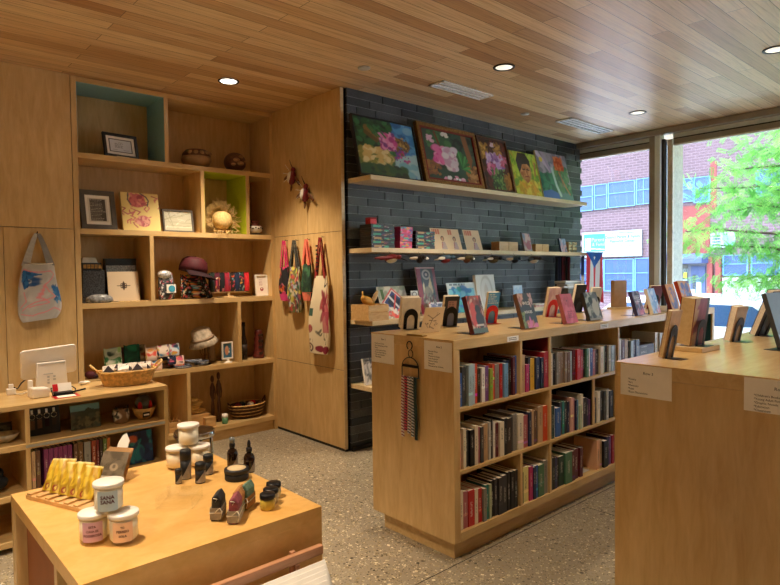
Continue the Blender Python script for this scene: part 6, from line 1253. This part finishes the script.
# cubby goods
cy_ = 3.76
plain('bowl_glass', 'b9b4a4', .12, spec=.8, scale=30, var=.4)
t = thing('glass_bowl', 'shallow glass bowl in the first visible cubby of the counter', 'bowl', (.60, cy_, SH1+.0005)); MB().lathe([(.0001, 0), (.03, 0), (.055, .022), (.068, .045), (.065, .046), (.05, .024), (.026, .005), (.0001, .005)], n=28).build('body', 'bowl_glass', t)
t = thing('tile', 'little dark patterned tile standing behind the glass bowl', 'tile', (.612, 3.85, SH1+.0005), 0, .1); MB().box(-.038, .038, 0, .008, 0, .085).build('frame', 'black_frame', t); face_panel(Cv(14, 14, '3a362c', 3).dabs(12, ['1a1814', '6a6450'], .1), .06, .06, 'print', t, y=-.001, z0=.012)
t = thing('keyring_stand', 'black keyring board with four hanging ring keychains', 'stand', (.788, 3.77, SH1+.0025), 0, .12)
MB().prism([(-.078, 0), (.082, 0), (.082, .15), (.06, .168), (-.056, .168), (-.078, .15)], 0, .012).build('board', 'black_plastic', t)
for k in range(4):
    x = -.056+k*.036; MB().box(x-.006, x+.006, -.006, -.0002, .12, .142).build('hook', 'chrome', t); MB().tube([(x+.014*math.cos(a), -.006, .104+.014*math.sin(a)) for a in np.linspace(0, 2*PI, 16)[:-1]], .0018, 5, True).build('keyring', 'chrome', t)
    MB().box(x-.011, x+.011, -.007, -.003, .035+.004*k, .085).build('charm', ['dark_wood', 'clay_brown', 'burgundy_dark', 'clay_dark'][k], t)
lp = Cv(40, 30, '3f4a40', 9).grad('34382c', '4a5248').rect(0, .72, 1, 1, '6fa3b4').poly([(0, .55), (.2, .62), (.3, .75), (.45, .68), (.6, .86), (.7, .78), (1, .7), (1, .4), (0, .4)], '3a463a').dabs(40, ['5a5a44', '2a3028', '7a7454', '4a5a48'], .06, (0, 0, 1, .55))
t = thing('postcard', 'landscape picture of a village leaning inside the counter cubby', 'picture', (1.0, 3.75, SH1+.003), .0, .18); MB().box(-.078, .078, 0, .01, 0, .138).build('board', 'black_frame', t); face_panel(lp, .156, .138, 'printed_face', t, y=-.001)
cj = Cv(30, 26, '8a6a4a', 4).ell(.5, .55, .34, .36, 'c8bfb0').dabs(14, ['1d1a18', 'e8e0d4'], .08, (.2, .2, .8, .9)).line([(.2, .9), (.25, .6), (.5, .5), (.75, .62), (.8, .9)], .03, '1a1614')
t = thing('glass_jar', 'small clear jar with a black and white cat pattern', 'jar', (1.195, cy_, SH1+.0005))
grid(lambda u, v: (.044*(.75+.35*math.sin(PI*(.1+v*.75)))*math.cos(2*PI*u-PI*1.5), .044*(.75+.35*math.sin(PI*(.1+v*.75)))*math.sin(2*PI*u-PI*1.5), v*.085), np.concatenate([cj.a, cj.a], 1), 'body', 'print', t, closed=True)
MB().lathe([(.0001, -.0), (.03, -.0)], n=20).build('base', 'clay_dark', t)
for q in (-1, 1): MB().prism([(q*.03-.008, .085), (q*.03+.008, .085), (q*.036, .108)], -.028, -.024).build('ear', 'black_plastic', t)
t = thing('basket', 'round wooden bowl basket with a wrapped red and black item', 'basket', (1.334, 3.765, SH1+.0005)); MB().lathe([(.0001, 0), (.035, 0), (.058, .035), (.068, .07), (.064, .071), (.05, .036), (.03, .006), (.0001, .006)], n=28).build('bowl', 'cane', t)
MB().box(-.03, .012, -.0665, -.062, .02, .05).build('tag', 'black_plastic', t); MB().box(-.025, .008, -.0675, -.0667, .03, .04).build('tag_text', 'paper', t)
t = thing('wrapped_item', 'cellophane wrapped red and grey cloth in the round wooden basket', 'packet', (1.334, 3.77, SH1+.05)); MB().ell((0, 0, .045), (.052, .04, .05), 16, 10).build('wrap', plain('cello_grey', '5a5c60', .15, scale=20, var=.5), t)
for q in (-1, 1): MB().ell((q*.03, -.025, .03), (.014, .018, .032), 10, 8).build('red_stripe', 'red_metal', t)
# counter lower shelf books (heights in the photograph run almost to the shelf above)
low = [(.699, .018, 'tan', 'tan'), (.720, .02, 'brown', 'brown')]+[(.757+k*.0235, .022, '7a2f60', 'plum') for k in range(6)]+[(.905, .02, 'brown', 'brown'), (.927, .026, '6a4a24', 'golden brown'), (.958, .034, 'grey', 'grey lettered'), (.997, .024, '8a3a1c', 'rust'), (1.023, .014, 'dark red', 'dark red'), (1.040, .016, 'dark brown', 'dark brown'), (1.058, .020, '5a6a2a', 'olive green'), (1.080, .018, 'b06a30', 'orange brown')]
npl = 0
for k, (x, w, c, nm) in enumerate(low):
    h = .21; lab = f'{nm} book on the lower counter shelf, {ORD[k]} from the divider'
    a, b_ = book_mesh(w-.001, h, .15); o = a.build('book', 'book_cover', loc=(x, KY0+.012, SH2+.0005), ocol=c); b_.build('pages', 'pages', o); tag(o, lab, 'book', 'books on the lower counter shelf')
t = thing('book_cover_display', 'blue and teal illustrated book leaning in the dark lower counter cubby', 'book', (1.30, 3.72, SH2+.004), 0, .12); MB().box(-.07, .07, 0, .02, 0, .19).build('boards', 'black_plastic', t); face_panel(Cv(24, 34, '1c2c54', 4).ell(.15, .75, .22, .12, 'c8623a').ell(.3, .35, .3, .25, '1f7a86').dabs(20, ['233a6a', '152040', '2a8a9a'], .08), .14, .19, 'front_print', t, y=-.001); t.name = 'picture_book'
t = thing('cloth_pile', 'dark cloth pile in the near lower cubby of the counter', 'cloth', (.5, 3.76, SH2+.0005)); MB().ell((0, 0, .05), (.11, .07, .05), 18, 10).ell((.03, 0, .1), (.06, .05, .04), 14, 8).build('folds', plain('dark_cloth', '1d2024', .9, scale=20, var=.5), t)

# round grey stool by the table
t = thing('stool', 'round grey-topped stool with chrome rim behind the display table', 'stool', (1.375, 3.13, 0)); t.scale = (.70, .70, 1.12); plain('stool_grey', '55585a', .3)
MB().lathe([(.0001, .535), (.145, .535), (.148, .53)], n=40).build('seat', 'stool_grey', t); MB().lathe([(.1485, .536), (.154, .53), (.154, .512), (.1485, .508)], n=40).build('rim', 'chrome', t); MB().lathe([(.0001, .50), (.146, .505), (.1465, .529)], n=40).build('underside', 'black_metal', t)
for k in range(4): a = PI/4+k*PI/2; MB().tube([(.13*math.cos(a), .13*math.sin(a), .505), (.15*math.cos(a), .15*math.sin(a), .0)], .011, 8).build('leg', 'chrome', t)
MB().tube([(.142*math.cos(a), .142*math.sin(a), .2) for a in np.linspace(0, 2*PI, 30)[:-1]], .007, 6, True).build('foot_ring', 'chrome', t)

# ================================================================== display table
TX0, TX1, TY0, TY1, TH = .367, 1.033, 1.465, 2.235, .75; tz = TH+.0005
t = thing('display_table', 'square maple display table in front of the counter', 'table', (0, 0, 0)); plain('orange_ply', '9a5a2c', .6, scale=6)
def tp(nm, mt, *b): return MB().box(*b).build(nm, mt, t, bevel=.0015)
MB().box(TX0, TX1, TY0, TY1, TH-.038, TH).build('tabletop', 'maple_table', t); MB().box(TX0, TX1, TY0, TY0+.02, .05, TH-.0382).build('front_panel', 'maple_table', t); tp('back_panel', 'maple_h', TX0, TX1, TY1-.02, TY1, .05, TH-.0385)
tp('side_panel', 'maple', TX1-.02, TX1, TY0+.0205, TY1-.0205, .05, TH-.0385); tp('leg_post', 'maple', TX0, TX0+.035, TY1-.055, TY1-.0205, .0, TH-.0385); tp('leg_post', 'maple', TX0, TX0+.035, TY0+.0205, TY0+.055, 0, TH-.0385)
tp('inner_panel', 'orange_ply', TX0+.03, TX0+.045, TY0+.26, TY1-.06, .05, TH-.0385); tp('divider', 'maple', TX0+.005, TX0+.04, TY0+.23, TY0+.2585, .05, TH-.0385); tp('bottom_board', 'maple_h', TX0+.046, TX1-.0205, TY0+.0205, TY1-.0205, .05, .07)
t = thing('poster_rack', 'pinkish wooden rack along the front of the display table', 'rack', (0, 0, 0))
def rp_(nm, *b): return MB().box(*b).build(nm, 'pink_wood', t, bevel=.002)
rp_('rail', .30, 1.002, 1.415, 1.433, .632, .658); rp_('rail', .30, 1.002, .985, 1.003, .08, .14); rp_('ledge', .30, 1.002, 1.004, 1.433, .08, .095)
for x in (.36, .62, .905): rp_('post', x, x+.016, 1.434, 1.448, .03, .66); rp_('strut', x, x+.016, 1.415, 1.4335, .095, .631)
for x in (.30, .984): rp_('side_frame', x, x+.018, 1.004, 1.022, .0, .0795); rp_('side_frame', x, x+.018, 1.415, 1.433, .0, .0795)
plain('board_white', 'f8f5ee', .6, var=.02)
for k in range(5):
    o = MB().box(0, .668-.006*k, 0, .006, 0, .62-.008*k).build('mat_board', 'board_white', loc=(.322-.003*k, 1.068-.0095*k, .100), bevel=.001); o.rotation_euler = (-.55+.004*k, 0, 0)
    tag(o, ['rearmost', 'second from the rail', 'middle', 'second from the front', 'frontmost'][k]+' white board leaning in the pinkish wooden rack', 'board', 'white boards in the rack')

# candles in jars
plain('wax', 'fbf3dc', .5, var=.02); plain('lid_white', 'eeeae2', .35, var=.01); plain('label_blue', 'b9cfda', .6, var=.02); plain('label_pink', 'd3aeca', .6, var=.02); plain('label_peach', 'efcdb0', .6, var=.02); plain('jar_ink', '52182a', .6)
def candle(x, y, z, lab, lm=None, lines=(), rz=0., s=1.):
    t = thing('candle', lab, 'candle', (x, y, z), rz, 0, 'lidded candle jars'); t.scale = (s,)*3
    MB().lathe([(.0001, .008), (.033, .008), (.0372, .013), (.0374, .071), (.0001, .071)], n=40).build('wax', 'wax', t)
    MB().lathe([(.0001, 0), (.034, 0), (.0385, .006), (.0392, .012), (.0392, .0725), (.0384, .0725), (.0384, .012), (.034, .0072), (.0001, .0072)], n=40).build('glass', 'jar_glass', t)
    MB().lathe([(.0001, .0735), (.0415, .0735), (.0418, .076), (.0418, .083), (.0408, .085), (.0001, .0856)], n=40).build('lid', 'lid_white', t)
    if lm:
        V, Fc = [], []; a0, a1 = -PI*.93, -PI*.48; n = 14
        for i in range(n+1): a = a0+(a1-a0)*i/n; V += [(.0396*math.cos(a), .0396*math.sin(a), .010), (.0396*math.cos(a), .0396*math.sin(a), .066)]
        for i in range(n): Fc.append((2*i, 2*i+2, 2*i+3, 2*i+1))
        m = MB(); m._add(V, Fc, True); l = m.build('label', lm, t)
        for k, (s_, sz) in enumerate(lines):
            q = txt(s_, sz, 'jar_ink', l, (0, 0, 0), (0, 0, 0), align='CENTER', ext=0, sx=1, bold=sz*.035)
            me = q.data
            for v in me.vertices:          # wrap the line of lettering round the glass
                a = (a0+a1)/2+v.co.x/.0399; zz = .05-k*.0125+v.co.y-(.006 if len(lines) < 3 else 0); v.co = (.0400*math.cos(a), .0400*math.sin(a), zz)
    return t
glass_thin('jar_glass', (.99, .99, .98), .35, .995)
candle(.462, 1.690, tz, 'candle jar with a pink label, lower in the front stack', 'label_pink', (('ESTA', .0085), ('CASA ES', .0085), ('PODEROSA', .0095)), .25, .92)
candle(.519, 1.634, tz, 'candle jar with a peach label, lower in the front stack', 'label_peach', (('YO', .0075), ('PERREO', .0095), ('SOLA', .0085)), .25, .92)
candle(.493, 1.664, tz+.0796, 'candle jar with a pale blue label on top of the front stack', 'label_blue', (('SANA', .0145), ('SANA', .0145)), .25, .92)
candle(.862, 2.118, tz, 'unlabelled candle jar under the rear stack, nearer the register', s=.915); candle(.932, 2.083, tz, 'unlabelled candle jar under the rear stack, nearer the bottles', s=.915); candle(.90, 2.10, tz+.0790, 'unlabelled candle jar on top of the rear stack', s=.915)
# black paper tubes with grey wave labels
plain('tube_black', '19191b', .5); plain('label_grey', '9c948a', .6, scale=60, var=.15)
def wave_label(t, r, z0, z1, n=16, flip=1, a0=-PI*.95, a1=-PI*.15):
    V, Fc = [], []
    for i in range(n+1):
        q = i/n; a = a0+(a1-a0)*q; s = max(0., min(1., (q-.05)/.9)); zt_ = z0+(z1-z0)*(.12+.88*math.sin(s*PI/2)**1.6 if flip > 0 else 1-s)
        V += [((r+.0004)*math.cos(a), (r+.0004)*math.sin(a), z0), ((r+.0004)*math.cos(a), (r+.0004)*math.sin(a), zt_)]
    for i in range(n): Fc.append((2*i, 2*i+2, 2*i+3, 2*i+1))
    m = MB(); m._add(V, Fc, True); return m.build('label', 'label_grey', t)
for x, y, r, h, lab in ((.838, 1.985, .0175, .100, 'tall black tube with a grey wave label'), (.800, 1.955, .0105, .050, 'tiny black tube nearest the packet tray'), (.858, 1.915, .0165, .068, 'middling black tube in front of the others'), (.915, 1.975, .0165, .070, 'black tube nearest the amber bottles')):
    t = thing('cosmetic_tube', lab, 'tube', (x, y, tz), 0, 0, 'black paper tubes'); MB().lathe([(.0001, 0), (r, 0), (r, h*.66)], n=26).build('body', 'tube_black', t); MB().lathe([(r+.0008, h*.662), (r+.0008, h-.003), (r-.002, h), (.0001, h)], n=26).build('cap', 'tube_black', t)
    wave_label(t, r, .003, h*.62)
# amber bottles
plain('amber', '1d0d08', .08, spec=.8); plain('pump_grey', '6a7070', .25)
for x, y, spray, lab in ((1.012, 1.985, True, 'amber spray bottle with a clear cap'), (1.03, 1.895, False, 'amber dropper bottle with a grey label')):
    t = thing('amber_bottle', lab, 'bottle', (x, y, tz), 0, 0, 'amber bottles')
    MB().lathe([(.0001, 0), (.0175, 0), (.019, .003), (.019, .052), (.015, .063), (.008, .068), (.008, .072), (.0001, .072)], n=26).build('body', 'amber', t); MB().lathe([(.0105, .0725), (.0105, .086), (.006, .088), (.0001, .088)], n=20).build('collar', 'black_plastic', t)
    if spray: MB().lathe([(.0095, .0885), (.009, .108), (.0001, .109)], n=20).build('cap', 'pump_grey', t)
    else: MB().lathe([(.006, .0885), (.0068, .10), (.005, .108), (.003, .113), (.0001, .114)], n=16).build('bulb', 'black_plastic', t)
    wave_label(t, .019, .004, .05, a0=-PI*.75, a1=-PI*.05)
t = thing('tin', 'round black tin with a pale kraft disc on its lid', 'tin', (.964, 1.862, tz)); MB().lathe([(.0001, 0), (.038, 0), (.04, .003), (.04, .024)], n=36).build('body', 'tube_black', t); MB().lathe([(.0412, .0245), (.0415, .034), (.0405, .037), (.0001, .037)], n=36).build('lid', 'tube_black', t); MB().lathe([(.0001, .0372), (.031, .0372), (.031, .038), (.0001, .038)], n=36).build('paper_disc', plain('kraft_pale', 'd9bf92', .7), t)
# wrapped soap bars
plain('twine', 'd8cfba', .8)
for k, (x, y, rz, c, c2, lab) in enumerate(((.775, 1.632, -.7, '2a2a2c', '9a9082', 'charcoal soap bar with grey band, first of the tied soaps'), (.800, 1.578, -.7, '8c4650', '9a9488', 'dusty pink soap bar tied with twine'), (.835, 1.622, -.75, 'b07a44', '8a8a74', 'tan soap bar tied with twine between pink and green ones'), (.872, 1.645, -.9, '5d7a68', 'a0703c', 'green and brown soap bar nearest the black lidded jars'))):
    t = thing('soap_bar', lab, 'soap', (x-.006, y-.030, tz), rz, 0, 'tied soap bars'); t.scale = (1.12, 1.12, 1.12); a = MB().prism([(-.013, 0), (.013, 0), (.0135, .052), (.004, .068), (-.009, .06)], -.026, .026).build('bar', plain('soap_%d' % k, c, .7, scale=90, var=.3), t, bevel=.003)
    MB().box(-.0142, .0142, -.027, .027, .004, .034).build('paper_band', plain('band_%d' % k, c2, .7, scale=70, var=.2), t); MB().tube([(-.0152, -.028, .022), (.0152, -.028, .022), (.0152, .028, .022), (-.0152, .028, .022)], .0011, 5, True).build('twine', 'twine', t)
    MB().tube([(.0, -.028, .024), (.012, -.032, .036), (.018, -.033, .026), (.014, -.034, .01)], .0011, 5).tube([(0, -.0285, .05), (.006, -.03, .058), (-.004, -.03, .06)], .001, 5).build('twine_bow', 'twine', t)
# small jars
plain('balm_yellow', 'c8b04a', .3); plain('balm_green', 'b8b08a', .35)
for x, y, m_, lab in ((.905, 1.575, 'balm_yellow', 'black lidded jar of yellow balm nearest the soaps'), (.935, 1.607, 'balm_green', 'black lidded jar of pale balm, middle of three'), (.968, 1.645, 'balm_green', 'black lidded jar of pale balm furthest along the table edge')):
    t = thing('balm_jar', lab, 'jar', (x, y-.016, tz), 0, 0, 'black lidded balm jars'); MB().lathe([(.0001, 0), (.0195, 0), (.022, .004), (.022, .029), (.019, .032), (.0001, .032)], n=28).build('body', m_, t); MB().lathe([(.0225, .0325), (.0232, .035), (.0228, .045), (.02, .047), (.0001, .0475)], n=28).build('lid', 'black_plastic', t)
    V, Fc = [], []
    for i in range(9): a = -PI*.25+.9*i/8; V += [(.0224*math.cos(a), .0224*math.sin(a), .005), (.0224*math.cos(a), .0224*math.sin(a), .028)]
    for i in range(8): Fc.append((2*i, 2*i+2, 2*i+3, 2*i+1))
    m = MB(); m._add(V, Fc, True); m.build('label', 'paper', t)
# tray of yellow packets
t = thing('packet_tray', 'slotted pale wooden tray holding the yellow packets', 'tray', (.498, 2.052, tz), -1.2); MB().box(-.135, .135, -.06, .06, 0, .012).build('base', 'crate_wood', t, bevel=.001)
for k in range(6): MB().box(-.13+k*.044, -.112+k*.044, -.058, .058, .0122, .018).build('rib', 'crate_wood', t)
art_mat('packet_print', .3, .2)
ye = Cv(24, 30, 'c8a028', 3).dabs(30, ['d8b83a', 'a8841a', 'e0c860', 'b88a20'], .1).ell(.3, .15, .12, .08, '8a2a2a').ell(.32, .15, .06, .04, 'e0c860').rect(0, .92, 1, 1, 'e8d890')
for k in range(5):
    a = -1.2; x, y = .483+(-.08+k*.041)*math.cos(a), 2.047+(-.08+k*.041)*math.sin(a)
    o = thing('tea_packet', ['yellow packet nearest the counter end of the tray', 'second yellow packet from the counter end', 'middle yellow packet, crinkled and paler', 'fourth yellow packet, before the last', 'yellow packet nearest the candles'][k], 'packet', (x, y, tz+.0185), a-.0+PI/2-.55, .0, 'yellow packets in the tray'); o.rotation_euler = (-.52, 0, -.98+.06*((k*3) % 4))
    w, h = .058, .10+.006*(k % 2)
    grid(lambda u, v: (-w/2+u*w, -.003-.006*math.sin(PI*u)*math.sin(PI*v)+.002*math.sin(u*13+v*7+k), v*h), ye.a, 'printed_front', 'packet_print', o)
    grid(lambda u, v: (w/2-u*w, .003+.006*math.sin(PI*u)*math.sin(PI*v), v*h), ye.a, 'back_foil', 'packet_print', o)
# acrylic card holder
t = thing('card_holder', 'clear acrylic holder with brown seed cards on the display table', 'card holder', (.626, 2.115, tz), -.95)
MB().box(-.055, .055, -.03, .03, 0, .003).build('base', 'clear_sheet', t)
for y, h, tl in ((.03, .135, .5), (.0, .08, .5)):
    m = MB(); m.X = Matrix.Translation((0, y, .003)) @ Matrix.Rotation(-tl, 4, 'X'); m.box(-.055, .055, 0, .003, 0, h); m.build('acrylic_panel', 'clear_sheet', t)
bc = Cv(30, 34, '6f6454', 5).dabs(30, ['7d7261', '5f5546'], .1).ell(.55, .5, .14, .12, 'b0a088').ell(.55, .52, .06, .06, '6f6454').rect(0, 0, 1, .2, 'd8cfc0')
for k in range(3):
    o = thing('seed_card', ['front', 'middle', 'rear'][k]+' brown card in the clear acrylic holder', 'card', (.628+.006*k-.0, 2.121+.008*k, tz+.0045), -.95, .5, 'brown cards in the acrylic holder')
    MB().box(-.05+.004*k, .05+.002*k, 0, .002, 0, .098+.006*k).build('card', 'kraft', o); face_panel(bc, .1, .098, 'printed_face', o, y=-.0007)
t = thing('tissue', 'white tissue sticking up from the acrylic holder', 'tissue', (.68, 2.165, tz+.075), -.95, .4)
MB().prism([(-.02, 0), (.022, .0), (.026, .05), (.008, .075), (-.004, .066), (-.014, .045)], 0, .004).build('sheet', 'paper', t)
# clear acrylic riser under the tubes
t = thing('acrylic_riser', 'clear acrylic block riser on the display table in front of the black tubes', 'riser', (.735, 1.79, tz), -.72)
MB().box(-.055, .055, -.055, -.052, 0, .03).box(-.055, .055, .052, .055, 0, .03).box(-.055, -.052, -.052, .052, 0, .03).box(.052, .055, -.052, .052, 0, .03).build('wall', 'clear_sheet', t)
MB().box(-.055, .055, -.055, .055, .0305, .033).build('top', 'clear_sheet', t)

for me, n in PENDING: me.materials[0] = MATS[n]
